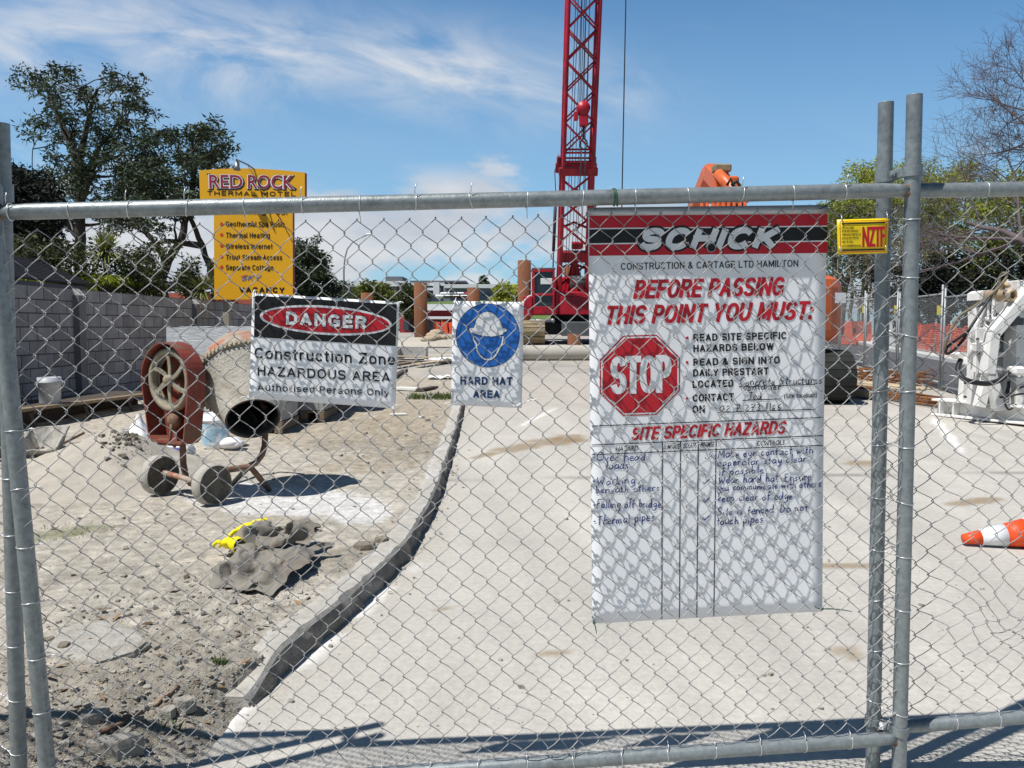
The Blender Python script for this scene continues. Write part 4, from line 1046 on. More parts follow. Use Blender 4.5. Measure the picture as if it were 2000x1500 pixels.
# ---- hollow concrete blocks
def hollow(x, y, z, rot, label):
    mb = MB(); Mr = Matrix.Rotation(rot, 3, 'Z'); c = Vector((x, y, z + .095))
    for s in (-1, 1): mb.box(c + Mr @ Vector((0, s * .08, 0)), (.39, .03, .19), Mr, 0, .003)
    for s in (-.18, 0, .18): mb.box(c + Mr @ Vector((s, 0, 0)), (.03, .128, .188), Mr, 0, .003)
    return B('hollow_block', mb, M['hollow_block'], None, label, 'concrete block', 'loose hollow blocks near the sand heap')
hollow(-3.98, 7.95, .13, .95, 'hollow grey block nearest the sand heap, its open end turned to the viewer')
hollow(-3.86, 8.35, .14, -.1, 'hollow grey block lying behind the others, half hidden by the white bag')
hollow(-4.05, 8.7, .13, 1.25, 'hollow grey block furthest back beside the wheelbarrow')
# ---- cement bags and plastic
def bag(cx, cy, cz, sx, sy, sz, seed, label, name='cement_bag', cat='bag', top=0.0, mats=('bag_white', 'bag_blue'), blue=False, group='white plastic bags'):
    mb = MB(); nu, nv = 28, 18; vs = []
    for j in range(nv + 1):
        t = j / nv; zz = t
        w = (math.sin(math.pi * min(1, t * .5 + .08)) if top else math.sin(math.pi * (t * .94 + .03)) ** .55)
        if top: w = (1 - .85 * ss(.45, 1.0, t)) * (.95 + .1 * math.sin(t * 5)) * ss(-.25, .06, t)
        for i in range(nu):
            a = 2 * math.pi * i / nu; q = 1 + .16 * noise.noise((math.cos(a) * 1.6 + seed, math.sin(a) * 1.6, t * 3)) + .09 * noise.noise((math.cos(a) * 4 + seed, math.sin(a) * 4, t * 7))
            ca = math.copysign(abs(math.cos(a)) ** .7, math.cos(a)); sa = math.copysign(abs(math.sin(a)) ** .7, math.sin(a))
            vs.append((cx + ca * sx * w * q + top * t, cy + sa * sy * w * q, cz + zz * sz))
    fs = [(j * nu + i, j * nu + (i + 1) % nu, (j + 1) * nu + (i + 1) % nu, (j + 1) * nu + i) for j in range(nv) for i in range(nu)]
    mb.add(vs, fs, 0, True)
    if blue:
        for k in range(len(mb.f)):
            i = k % nu; j = k // nu
            if 17 < i < 24 and 4 < j < 13: mb.m[k] = 1
    return B(name, mb, [M[mats[0]], M[mats[1]]], None, label, cat, group)
bag(-3.50, 7.35, KTOP, .155, .10, .50, 3, 'tall crumpled white plastic bag standing left of the mixer', top=.05)
bag(-3.22, 7.05, KTOP, .24, .2, .16, 9, 'slumped white plastic bag on the ground left behind the mixer wheels')
bag(-3.25, 7.7, KTOP, .16, .10, .20, 14, 'white bag with blue print behind the red mixer guard', blue=True)
bag(-2.94, 8.3, KTOP + .02, .12, .10, .13, 21, 'small crumpled white plastic bag beside the white bucket')
bag(-3.62, 8.05, KTOP + .02, .09, .08, .22, 30, 'small white and blue bag leaning by the hollow blocks', blue=True)
# ---- wheelbarrow
e = E('wheelbarrow', G(95, 912), 'cement crusted grey wheelbarrow standing left of the sand heap', 'wheelbarrow')
q4 = [P(26, 880, 7.75), P(106, 880, 7.7), P(135, 832, 8.35), P(62, 838, 8.55)]; bt = [P(62, 905, 7.9), P(104, 903, 7.95), P(118, 888, 8.25), P(82, 887, 8.35)]
mb = MB()
def quadpt(q, u, v): return lerp(lerp(q[0], q[1], u), lerp(q[3], q[2], u), v)
rim = [quadpt(q4, u, v) for u, v in [(i / 6, 0) for i in range(6)] + [(1, i / 6) for i in range(6)] + [(1 - i / 6, 1) for i in range(6)] + [(0, 1 - i / 6) for i in range(6)]]
low = [quadpt(bt, u, v) for u, v in [(i / 6, 0) for i in range(6)] + [(1, i / 6) for i in range(6)] + [(1 - i / 6, 1) for i in range(6)] + [(0, 1 - i / 6) for i in range(6)]]
rg = random.Random(3); nrm = 24
rim = [r_ + Vector((rg.uniform(-.006, .006), 0, rg.uniform(-.008, .008))) for r_ in rim]
cen = sum(rim, Vector()) / nrm
inn = [r_ + (cen - r_).normalized() * .012 + Vector((0, 0, .003)) for r_ in rim]; inl = [l + Vector((0, 0, .012)) for l in low]
vs = rim + low + inn + inl
fs = [(i, (i + 1) % nrm, nrm + (i + 1) % nrm, nrm + i) for i in range(nrm)] + [(2 * nrm + i, 2 * nrm + (i + 1) % nrm, 3 * nrm + (i + 1) % nrm, 3 * nrm + i) for i in range(nrm)] + [(i, (i + 1) % nrm, 2 * nrm + (i + 1) % nrm, 2 * nrm + i) for i in range(nrm)] + [tuple(range(nrm, 2 * nrm)), tuple(range(3 * nrm, 4 * nrm))]
mb.add(vs, fs, 0, False); B('tray', mb, M['barrow_steel'], e)
mb = MB(); mb.tube(rim, .011, 8, closed=True); B('rim', mb, M['barrow_steel'], e)
g0 = G(95, 912).z
for sx in (0, 1):
    f_ = bt[1 - sx] if False else lerp(bt[0], bt[1], sx); k_ = lerp(bt[3], bt[2], sx)
    mb = MB(); mb.tube([f_ + Vector((-.25, -.25, -.05)), f_, k_, k_ + Vector((.18, .5, .16))], .016, 8); B('handle', mb, M['mixer_rust'], e)
    mb = MB(); mb.tube([k_ + Vector((0, .02, 0)), Vector((k_.x + .02, k_.y, g0 + .02)), Vector((k_.x - .1, k_.y - .15, g0 + .02)), lerp(f_, k_, .4)], .014, 8); B('leg', mb, M['mixer_rust'], e)
wc = bt[0] + Vector((-.22, -.3, 0)); wc.z = g0 + .17; mb = MB(); mb.lathe([(.05, -.03), (.12, -.035), (.17, -.03), (.18, 0), (.17, .03), (.12, .035), (.05, .03)], wc, (.8, -.5, 0), 24); B('wheel', mb, M['tyre'], e)

# ---- cement mixer
D0 = 6.0
def MP(px, py, dd=0): return P(px, py, D0 + dd)
e = E('cement_mixer', G(410, 985), 'old red cement mixer on two wheels, its crusted drum tipped to the right', 'cement mixer')
ng = Vector((-.53, -.85, 0)).normalized(); ts = Vector((.85, -.53, 0)).normalized(); up = Vector((0, 0, 1))
Wc = MP(334, 742, 0)
out = []
for i in range(25):
    a_ = math.pi * (-.08 + 1.16 * i / 24); out.append((.285 * math.cos(a_), .285 * math.sin(a_)))
out += [(-.27, -.12), (-.215, -.44), (-.17, -.475), (.17, -.475), (.215, -.44), (.27, -.12)]
n = len(out); dep = .15
def gp(s, t, k): return Wc + ts * s + up * t + ng * k
mb = MB()
vo = [gp(s, t, .06) for s, t in out] + [gp(s, t, .06 - dep) for s, t in out] + [gp(s * .955, t * .965, .06) for s, t in out] + [gp(s * .955, t * .965, .06 - dep + .01) for s, t in out]
fs = [(i, (i + 1) % n, n + (i + 1) % n, n + i) for i in range(n)] + [(2 * n + i, 3 * n + i, 3 * n + (i + 1) % n, 2 * n + (i + 1) % n) for i in range(n)] + [(i, 2 * n + i, 2 * n + (i + 1) % n, (i + 1) % n) for i in range(n)] + [tuple(range(n, 2 * n)), tuple(range(3 * n, 4 * n))]
mb.add(vo, fs, 0, False); B('belt_guard', mb, M['mixer_red'], e)
w = MB(); w.lathe([(.175, -.025), (.235, -.03), (.242, 0), (.235, .03), (.205, .03), (.198, .012), (.195, -.02)], Wc + ng * .0, ng, 40, 0, True)
w.lathe([(0, .05), (.03, .05), (.042, .03), (.045, -.03), (0, -.03)], Wc, ng, 16)
for i in range(6):
    a_ = math.pi / 3 * i + .35; pts = []
    for t in (.03, .09, .15, .20):
        aa = a_ + (t - .03) * 1.6; pts.append(gp(t * math.cos(aa), t * math.sin(aa), .012))
    for p0, p1 in zip(pts, pts[1:]): w.bar(p0, p1 + (p1 - p0) * .06, .034, .014, 0, .004, up=ng)
ob = B('pulley_wheel', w, M['mixer_cream'], e)
mb = MB(); mb.tube([gp(0, 0, .01), gp(0, 0, -.42)], .02, 10); B('drive_shaft', mb, M['mixer_rust'], e)
mb = MB(); mb.lathe([(0, .03), (.05, .03), (.06, .0), (.05, -.03), (0, -.03)], gp(.03, -.30, 0), ng, 18); mb.tube([gp(.03, -.33, .03), gp(.05, -.40, .05), gp(.02, -.47, .04), gp(.06, -.5, .02)], .012, 8); B('motor_pulley', mb, M['mixer_rust'], e)
# drum
ax = Vector((.34, -.72, -.61)).normalized(); Rc = MP(481, 742, .30)
prof = [(0, -.36), (.17, -.355), (.28, -.28), (.355, -.12), (.37, -.05), (.37, 0)]
mb = MB(); mb.lathe(prof, Rc, ax, 44); B('drum_base', mb, M['mixer_orange'], e)
mb = MB(); mb.lathe([(.37, 0), (.367, .03), (.35, .05), (.275, .25), (.198, .435), (.202, .45)], Rc, ax, 44); B('drum_cone', mb, M['drum_cement'], e)
mb = MB(); mb.lathe([(.202, .45), (.19, .452), (.184, .43), (.26, .25), (.31, .05), (.30, -.1), (0, -.3)], Rc, ax, 44)
xa = ax.orthogonal().normalized(); ya = ax.cross(xa)
for i in range(3):
    a_ = 2.1 * i + .4; r0 = xa * math.cos(a_) + ya * math.sin(a_); r1 = xa * math.cos(a_ + .5) + ya * math.sin(a_ + .5)
    mb.add([Rc + r0 * .3, Rc + r0 * .2, Rc + ax * .3 + r1 * .15, Rc + ax * .3 + r1 * .23], [(0, 1, 2, 3)], 0)
B('drum_inside', mb, M['drum_inside'], e)
mb = MB()
nt_ = 72
mb.lathe([(.37, -.02), (.387, -.02), (.387, .02), (.37, .02)], Rc, ax, 72, 0, False)
for i in range(nt_):
    a_ = 2 * math.pi * i / nt_; r_ = xa * math.cos(a_) + ya * math.sin(a_); tt = ax.cross(r_); Mt = Matrix((tt, r_, ax)).transposed()
    mb.box(Rc + r_ * .393, (.015, .016, .036), Mt, 0)
B('gear_ring', mb, M['mixer_cream'], e)
# frame
RT = .024
def fr(nm, pts, r=RT, m='mixer_rust'):
    mb = MB(); mb.tube(pts, r, 12); return B(nm, mb, M[m], e)
fr('frame_tube', [MP(352, 838, .05), MP(357, 872, .05), MP(358, 905, .05), MP(363, 932, .05), MP(372, 944, .05), MP(388, 949, .1), MP(402, 940, .15)])
fr('frame_tube', [MP(521, 800, .3), MP(518, 842, .2), MP(517, 870, .12), MP(512, 888, .08), MP(500, 904, .05), MP(480, 913, .02), MP(455, 916, -.03), MP(420, 921, -.12), MP(398, 928, -.15)])
fr('leg', [MP(488, 911, .04), MP(506, 932, .12), MP(526, 957, .26)], .022)
fr('leg', [MP(485, 914, .1), MP(470, 928, .3), MP(455, 944, .48)], .02, 'mixer_cream')
fr('brace', [MP(309, 866, .1), MP(330, 868, .05), MP(350, 869, .03)], .011, 'mixer_red')
fr('axle', [P(300, 918, 6.2), P(320, 923, 6.1), P(360, 934, 5.93), P(400, 946, 5.78)], .02, 'mixer_orange')
mb = MB(); mb.bar(MP(346, 790, .0), MP(359, 866, .02), .10, .012, 0, .003, up=ts); mb.bar(MP(372, 800, .03), MP(366, 866, .03), .09, .014, 0, .003, up=ng); B('side_plate', mb, M['mixer_red'], e)
fr('frame_tube', [MP(352, 838, .05), MP(372, 800, .35), MP(400, 770, .62), MP(450, 760, .85), MP(500, 775, .75), MP(521, 800, .3)], .022)
wn = Vector((.86, -.50, 0)).normalized()
for cx, cy, dd in ((416, 951, 5.76), (314, 933, 6.13)):
    c = P(cx, cy, dd); c.z = KTOP + .150
    mb = MB(); r_ = .152
    mb.lathe([(0, .03), (.02, .032), (.045, .028), (.11, .030), (.140, .034)], c, wn, 36, 0); mb.lathe([(.140, .034), (r_, .022), (r_, -.045), (.14, -.055), (0, -.05)], c, wn, 36, 1)
    B('wheel', mb, [M['tyre'], M['tread_lit']], e)

# ---- pallets of blocks
def pallet(x, y, sx, sy, z, parent):
    mb = MB()
    for i in range(6): mb.box((x, y - sy / 2 + .05 + i * (sy - .1) / 5, z + .125), (sx, .09, .02), None, 0, .003)
    for i in range(3): mb.box((x - sx / 2 + .05 + i * (sx - .1) / 2, y, z + .07), (.09, sy, .085), None, 0, .003)
    for i in range(3): mb.box((x - sx / 2 + .05 + i * (sx - .1) / 2, y, z + .012), (.1, sy, .02), None, 0, .003)
    return B('pallet', mb, M['wood'], parent)
def wrapped(x, y, sx, sy, h, z, seed, label):
    e = E('wrapped_pallet', (x, y, z), label, 'pallet load', 'pallets of blocks in silver wrap'); pallet(x, y, sx, sy, z, e)
    mb = MB(); mb.box((x, y, z + .14 + (h - .16) / 2), (sx * .97, sy * .97, h - .16), None, 0, .01); B('block_stack', mb, M['stack_block'], e)
    mb = MB()
    def side(u, v):
        a = u * 4; k = int(a) % 4; t = a - int(a)
        c_ = [(-1, -1), (1, -1), (1, 1), (-1, 1), (-1, -1)]; q0, q1 = c_[k], c_[k + 1]
        X = q0[0] + (q1[0] - q0[0]) * t; Y = q0[1] + (q1[1] - q0[1]) * t
        w_ = 1 + .014 * noise.noise((u * 22, v * 6, seed)) + .01 * noise.noise((u * 60, v * 14 + u * 30, seed))
        return (x + X * sx / 2 * w_, y + Y * sy / 2 * w_, z + .2 + v * (h - .2) + (.03 * noise.noise((u * 14, seed, 2)) if v > .99 else 0))
    mb.grid(side, 96, 14); 
    mb.grid(lambda u, v: (x + (u - .5) * sx, y + (v - .5) * sy, z + h + .012 * noise.noise((u * 6, v * 6, seed))), 12, 12)
    B('silver_wrap', mb, M['silver_wrap'], e); return e
wrapped(-3.68, 10.55, 1.28, 1.1, 1.26, .15, 3.0, 'silver wrapped pallet of blocks behind the cement mixer')
wrapped(-3.02, 11.75, 1.2, 1.1, 1.22, .16, 8.0, 'second silver wrapped pallet, mostly hidden behind the danger board')
def lowstack(x, y, sx, sy, h, label):
    z = terr(y) + KTOP; e = E('block_pallet', (x, y, z), label, 'block stack', 'low pallets of grey blocks'); pallet(x, y, sx, sy, z, e)
    mb = MB(); mb.box((x, y, z + .14 + h / 2), (sx * .96, sy * .96, h), None, 0, .006); B('block_stack', mb, M['stack_block'], e)
lowstack(-3.02, 9.75, .62, .75, .24, 'low pallet of grey blocks below the danger board, just behind the mixer mouth')
lowstack(-2.72, 10.75, .55, .8, .42, 'grey blocks on a dark pallet, further back under the danger board')

# ---- crumpled canvas and gloves
A_ = [G(424, 1152), G(500, 1168), G(642, 1092), G(585, 1048), G(440, 1090)]
e = E('canvas_sheet', G(530, 1120), 'crumpled grey brown canvas sheet lying on the dirt by the kerb', 'canvas')
fl, fr_, br, bl = A_[0], A_[1], A_[2], A_[4]
def cloth(u, v):
    f0 = lerp(G_fl, G_fr, u); b0 = lerp(G_bl, G_br, u); p = lerp(f0, b0, v)
    p = p + Vector((.07 * noise.noise((u * 3.3, v * 3.3, 1)) + .03 * noise.noise((u * 9, v * 9, 2)), .10 * noise.noise((u * 3, v * 3.6, 7)) + .04 * noise.noise((u * 9, v * 9, 8)), 0))
    r1 = .5 + .5 * math.cos((v * 2.6 + .8 * noise.noise((u * 2.0, v * 1.6, 3.3)) + .5 * u) * 2 * math.pi); r2 = .6 + noise.noise((u * 3.4 + 2, v * 3.6, 5.5)); r3 = noise.noise((u * 9, v * 9, 9)) + .5 * noise.noise((u * 20, v * 20, 4))
    edge = min(1, 6 * min(u, 1 - u, v, 1 - v) + .12)
    h = .012 + edge * (.044 * r1 ** .8 + .048 * max(0, r2) + .018 * r3) + .05 * ss(.6, 1, u) * ss(0, .3, v)
    return (p.x, p.y, KTOP + h)
G_fl, G_fr, G_br, G_bl = G(415, 1146), G(520, 1172), G(655, 1082), G(452, 1082)
mb = MB(); mb.grid(cloth, 90, 90); B('canvas', mb, M['tarp'], e)
G_fl, G_fr, G_br, G_bl = G(455, 1098), G(600, 1085), G(632, 1062), G(490, 1052)
mb = MB(); mb.grid(lambda u, v: tuple(Vector(cloth(u, v)) + Vector((0, 0, .045 + .03 * math.sin(v * 5)))), 40, 24); B('folded_edge', mb, M['tarp'], e)
mb = MB(); G_fl, G_fr, G_br, G_bl = G(458, 1086), G(520, 1082), G(540, 1056), G(500, 1050); mb.grid(lambda u, v: tuple(Vector(cloth(u, v)) + Vector((0, 0, .02))), 20, 14); B('green_sheet', mb, M['tarp_green'], e)
def glove(px, py, rot, label, seed):
    rg = random.Random(seed); c = G(px, py); e = E('work_glove', c, label, 'glove', 'yellow rubber gloves on the canvas')
    Mr = Matrix.Rotation(rot, 3, 'Z') @ Matrix.Rotation(-.35, 3, 'X') @ Matrix.Rotation(.3, 3, 'Y')
    mb = MB(); o = c + Vector((0, 0, .065))
    k_ = .86; o = o + Vector((0, 0, .02))
    mb.ell(o, (.058 * k_, .078 * k_, .03), 16, 10, 0, .10, Mr, seed); B('palm', mb, M['glove_yellow'], e)
    mb = MB(); q0 = o + Mr @ Vector((0, -.04, 0))
    mb.lathe([(.030, 0), (.036, .02), (.040, .05), (.043, .085), (.040, .086), (.03, .03)], q0, Mr @ Vector((.25, -1, -.35)), 14)
    for i in range(len(mb.v)):
        v_ = Vector(mb.v[i]); mb.v[i] = tuple(v_ + Vector((1, .6, .8)) * .012 * noise.noise(v_ * 28 + Vector((seed, 0, 0))))
    B('cuff', mb, M['glove_yellow'], e)
    for i, (fx, fl_) in enumerate(((-.042, .07), (-.015, .085), (.013, .08), (.04, .062))):
        b0 = Vector((fx * k_ * 1.15, .05 * k_, .0)); mb = MB(); cv = rg.uniform(.2, 1.4); sp = (fx * .9 + rg.uniform(-.01, .01)); fl2 = fl_ * k_
        mb.tube([o + Mr @ v_ for v_ in (b0 + Vector((0, -.02, 0)), b0 + Vector((sp * .25, fl2 * .35, .012)), b0 + Vector((sp * .5, fl2 * .75, .012 - .02 * cv)), b0 + Vector((sp * .6, fl2, -.03 * cv)))], [.0115, .0115, .0105, .007], 10); B('finger', mb, M['glove_yellow'], e)
    mb = MB(); mb.tube([o + Mr @ (v_ * k_) for v_ in (Vector((.03, -.02, 0)), Vector((.075, .005, .01)), Vector((.1, .035, .004)))], [.014, .0125, .008], 10); B('thumb', mb, M['glove_yellow'], e)
glove(480, 1060, 2.0, 'yellow rubber glove lying further back, palm up', 3)
glove(450, 1090, .7, 'yellow rubber glove nearer the fence, folded on the canvas edge', 8)

# ---- broken concrete by the kerb end, weeds
mk('slab_pale', (.43, .41, .37), .95, 0, .16, 16, .8, 60, col2=(.36, .33, .28), sc2=6, spec=.15)
def chunk(px, py, sx, sy, sz, rot, label, seed, sink=.3, mk_='kerb_concrete'):
    p = G(px, py); rg = random.Random(seed); mb = MB(); n = 9
    pl_ = [(sx * math.cos(2 * math.pi * i / n) * rg.uniform(.75, 1.1), sy * math.sin(2 * math.pi * i / n) * rg.uniform(.75, 1.1)) for i in range(n)]
    Mr = Matrix.Rotation(rot, 3, 'Z') @ Matrix.Rotation(rg.uniform(-.12, .12), 3, 'X'); z0 = dirt_surface(p.x, p.y) - sz * sink
    o = Vector((p.x, p.y, z0)); vs = []
    for k_, (zz, sc) in enumerate(((0, 1.0), (.55, 1.03), (.9, .98), (1, .9))):
        vs += [o + Mr @ Vector((x * sc * rg.uniform(.96, 1.04), y * sc * rg.uniform(.96, 1.04), sz * zz * rg.uniform(.92, 1.06))) for x, y in pl_]
    mb.add(vs, [(k_ * n + i, k_ * n + (i + 1) % n, (k_ + 1) * n + (i + 1) % n, (k_ + 1) * n + i) for k_ in range(3) for i in range(n)] + [tuple(3 * n + i for i in range(n)), tuple(reversed(range(n)))], 0)
    return B('concrete_chunk', mb, M[mk_], None, label, 'rubble', 'broken concrete near the kerb end')
chunk(225, 1482, .085, .04, .065, .3, 'largest dark lump of broken concrete at the bottom left', 5, .1, 'rubble')
chunk(262, 1470, .035, .035, .05, 1.0, 'broken grey lump touching the largest one at the bottom', 6, .2, 'rubble')
chunk(180, 1258, .30, .19, .05, -.5, 'flat pale slab of broken concrete sunk in the dirt on the left', 7, .62, 'slab_pale')
chunk(362, 1392, .045, .03, .05, .2, 'small fist sized grey stone beside the crack', 8, .1, 'rubble')
chunk(330, 1400, .032, .03, .035, 1.2, 'angular grey stone left of the kerb end', 9, .2, 'rubble')
chunk(185, 1408, .05, .03, .04, .8, 'lone pale stone near the left poles', 10, .3, 'rubble')
chunk(95, 1262, .03, .03, .04, .8, 'dark clod beside the left edge of the flat slab', 13, .3, 'clod')
chunk(125, 1275, .025, .03, .035, .2, 'dark clod in front of the flat slab', 14, .3, 'clod')
chunk(712, 1072, .06, .05, .05, .4, 'brown clod of earth between canvas and kerb', 15, .3, 'clod')
chunk(745, 1058, .05, .03, .04, .1, 'smaller brown clod behind the other one by the kerb', 16, .3, 'clod')
mb = MB(); rg = random.Random(6)      # crack with roots along the broken edge
def crack(pts, r):
    q = [G(*p) for p in pts]; mb = MB(); pp = []
    for a_, b_ in zip(q, q[1:]):
        for t in (0, .33, .66): v_ = lerp(a_, b_, t); pp.append(Vector((v_.x + rg.uniform(-.01, .01), v_.y + rg.uniform(-.01, .01), dirt_surface(v_.x, v_.y) + .004)))
    mb.tube(pp, [r * rg.uniform(.5, 1.2) for _ in pp], 6); return mb
B('tree_root', crack([(345, 1350), (305, 1382), (262, 1402), (240, 1420), (190, 1445), (150, 1485)], .009), M['mixer_rust'], None, 'thin dark root running through the broken ground at the bottom left', 'root')
def tuft(px, py, n_, h, sp, label, seed, name='grass_tuft', cat='grass tuft', wide=.004):
    rg = random.Random(seed); p = G(px, py); mb = MB()
    for _ in range(n_):
        a_ = rg.uniform(0, 6.28); r_ = sp * math.sqrt(rg.random()); b0 = Vector((p.x + r_ * math.cos(a_) * 1.5, p.y + r_ * math.sin(a_), 0)); b0.z = gz(b0.x, b0.y) - .005
        l = h * rg.uniform(.5, 1.1); d = Vector((rg.uniform(-.6, .6), rg.uniform(-.6, .6), 1)).normalized(); s_ = d.cross(Vector((rg.uniform(-1, 1), rg.uniform(-1, 1), 0))).normalized() * wide
        m_ = b0 + d * l * .6; t_ = b0 + d * l + Vector((d.x, d.y, -.3)) * l * .3
        mb.add([b0 - s_, b0 + s_, m_ + s_ * .8, m_ - s_ * .8, t_], [(0, 1, 2, 3), (3, 2, 4)], 0)
    return B(name, mb, M['grass'], None, label, cat, 'weeds and tufts', fixn=False)
tuft(852, 778, 420, .13, .32, 'straggly green tuft growing at the far end of the kerb', 2, wide=.006)
tuft(428, 1296, 60, .035, .025, 'tiny bright green weed beside the kerb end', 3, 'weed', 'weed')
tuft(120, 1040, 150, .03, .22, 'low faint grass at the foot of the sand heap', 4, wide=.003)
tuft(350, 1420, 14, .05, .05, 'few dry stalks in the rubble at the bottom', 5, 'weed', 'weed')
mb = MB(); p = G(778, 812); mb.box((p.x, p.y, p.z + .02), (.22, .12, .02), .3, 0, .002); B('board_offcut', mb, M['white_paint'], None, 'white board offcut lying on the dirt under the danger board', 'offcut')
for px, py, r_, k_, lb in ((823, 817, .03, 'white_paint', 'white lump on the dirt left of the kerb'), (835, 822, .03, 'wood_pale', 'yellowish stone beside the white lump')):
    p = G(px, py); mb = MB(); mb.ell((p.x, p.y, p.z + r_ * .6), (r_ * 1.2, r_, r_ * .9), 8, 6, 0, .25, seed=px); B('stone', mb, M[k_], None, lb, 'stone')
# ================================================================ building site behind the fence, crane and town
mk('pile_rust', (.17, .065, .028), .85, .1, .28, 2.5, .2, 30, col2=(.10, .042, .022), sc2=1.2, stretch=(1, 1, .3))
mk('pile_inner', (.07, .035, .02), .9, 0, .2, 4)
mk('crane_red', (.40, .011, .028), .4, .0, .2, 4, col2=(.20, .010, .018), sc2=1.3)
mk('crane_dark', (.02, .02, .022), .7, .1, .3, 4)
mk('crane_grey', (.10, .11, .12), .6, .2, .2, 3)
mk('track_dusty', (.27, .215, .135), .9, .1, .3, 3, .3, 12, col2=(.16, .13, .09), sc2=2)
mk('cab_glass', (.02, .028, .036), .08, 0, .1, 2, spec=.8)
mk('wire_rope', (.06, .06, .065), .6, .4, .1, 4)
mk('pipe_concrete', (.42, .40, .355), .9, 0, .12, 1.5, .3, 14, col2=(.34, .32, .285), sc2=1.0)
mk('exc_orange', (.62, .13, .035), .42, 0, .1, 3, col2=(.50, .13, .05), sc2=1.5)
mk('exc_track', (.022, .024, .022), .75, .2, .4, 4, .3, 20)
mk('sandbag', (.40, .33, .23), .95, 0, .25, 2, .4, 14)
mk('barrier_orange', (.78, .12, .05), .6, 0, .15, 2.5, col2=(.58, .16, .10), sc2=1.2)
mk('net_orange', (.72, .10, .04), .7, 0, .15, 6)
mk('bld_grey', (.21, .245, .29), .8, 0, .07, .2)
mk('bld_white', (.72, .74, .76), .7, 0, .04, .2)
mk('bld_dark', (.13, .13, .145), .7, 0, .1, .3)
mk('bld_glass', (.045, .06, .08), .15, 0, .15, .4, spec=.7)
mk('shop_red', (.34, .035, .045), .7, 0, .15, .6)
mk('roof_red', (.38, .10, .07), .85, 0, .15, 1.0)
mk('grass_hill', (.10, .15, .035), .95, 0, .2, .4)
mk('lamp_metal', (.30, .31, .33), .5, .4, .1, 2)
mk('sign_yellow', (.78, .40, .012), .45, 0, .04, 2)
mk('sign_maroon', (.27, .018, .045), .5, 0, .1, 4)
mk('sign_bullet', (.62, .05, .02), .5, 0, .1, 4)
mk('post_timber', (.33, .31, .25), .9, 0, .15, 4, .2, 20)
mk('roof_iron', (.055, .055, .06), .7, .1, .15, 3)
def TZ(y): return terr(y)

# ---- motel sign
MD = 18.5
pl = Plane(P(390, 340, MD), P(597, 340, MD - .15), P(390, 580, MD - .0))
e = E('motel_sign', Vector((P(440, 600, MD).x, MD, TZ(MD))), 'tall yellow RED ROCK THERMAL MOTEL sign on a post behind the block wall', 'sign')
n_ = pl.n
def slab_px(pts, th, mats, name, off=0.0):
    f = [pl.q(x, y, off) for x, y in pts]; mb = MB(); mb.prism(f, -n_ * th, 1); mb.m[0] = mb.m[1] = 0
    return B(name, mb, [M[k] for k in mats], e)
slab_px([(391, 334), (430, 331), (470, 329.7), (510, 330.5), (555, 333.5), (597, 338), (597, 390), (393, 391.5)], .15, ('sign_yellow', 'sign_maroon'), 'top_box', .06)
slab_px([(417.5, 391), (571.5, 390.5), (572, 585), (418.5, 585)], .13, ('sign_yellow', 'sign_maroon'), 'lower_panel')
mb = MB()
for o_, m_, g, d in ((.066, 1, .075, 2.2), (.070, 0, .05, .8), (.074, 2, .012, -.8)):
    mx = {1: 0, 0: 1, 2: 2}[m_]
    sh = 1.4 if m_ == 1 else 0
    text(mb, pl, 'RED', 411 - d + sh, 369 + d * .6 + sh, 477 + d + sh, 369.5 + d * .6 + sh, 27 + d * 1.2, o_, mx, g, -.03)
    text(mb, pl, 'ROCK', 486 - d + sh, 369.5 + d * .6 + sh, 577 + d + sh, 370.5 + d * .6 + sh, 27 + d * 1.2, o_, mx, g, .0)
# pointed tails at both ends of the lettering
poly(mb, pl, [(404, 340), (414, 340), (418, 346)], .066, 0); poly(mb, pl, [(572, 371), (583, 371), (568, 360)], .066, 0)
B('title_lettering', mb, [M['ink_black'], M['white_ink'], M['sign_maroon']], e)
mb = MB(); bline('subtitle_lettering', pl, 'ink_black', e, 'THERMAL MOTEL', 406.5, 382.5, 580, 384.5, 9, 1.7, .066)
mb = MB()
for s_, x1, y0, y1 in (('Swimming Pool', 561, 418.5, 420), ('Geothermal Spa Pools', 556, 442.5, 443.5), ('Thermal Heating', 527, 464.5, 465), ('Wireless Internet', 532.5, 486, 486.5), ('Trout Stream Access', 551, 507.5, 508), ('Separate Cottage', 534, 527.5, 528)):
    bline('list_lettering', pl, 'ink_black', e, s_, 441.5, y0, x1, y1, 10.4, 1.55, .006)
bline('list_lettering', pl, 'ink_black', e, 'VACANCY', 467, 571.5, 556, 572, 11, 2.9, .006)
for y in (437.5, 458.5, 480, 501, 521.5):
    mb = MB(); poly(mb, pl, ellp(433, y, 3.2, 3.2, 0, 16), .006); B('bullet', mb, M['sign_bullet'], e)
mb = MB(); btext(mb, pl, 'SKY', 470, 548, 507, 548, 11, 1.7, .008, 0, .45); strip(mb, pl, [(470, 540.5), (484, 537.6)], 1.2, .010, 1); B('satellite_lettering', mb, [M['ink_blue'], M['sign_bullet']], e)
for px in (439, 550): mb = MB(); mb.box((P(px, 600, MD).x, MD + .12, 1.4), (.15, .12, 2.0), None, 0, .01); B('post', mb, M['post_timber'], e)
mb = MB(); c = pl.q(474, 331, .32); mb.tube([pl.q(500, 333, .02), pl.q(492, 326, .2), pl.q(478, 320, .5), c + Vector((0, 0, .12))], .018, 8); B('lamp_arm', mb, M['lamp_metal'], e)
mb = MB(); mb.lathe([(0, .12), (.05, .11), (.055, 0), (.085, -.07), (.08, -.07), (.05, -.01), (0, 0)], c, (0, .15, 1), 16); B('floodlight', mb, M['lamp_metal'], e)
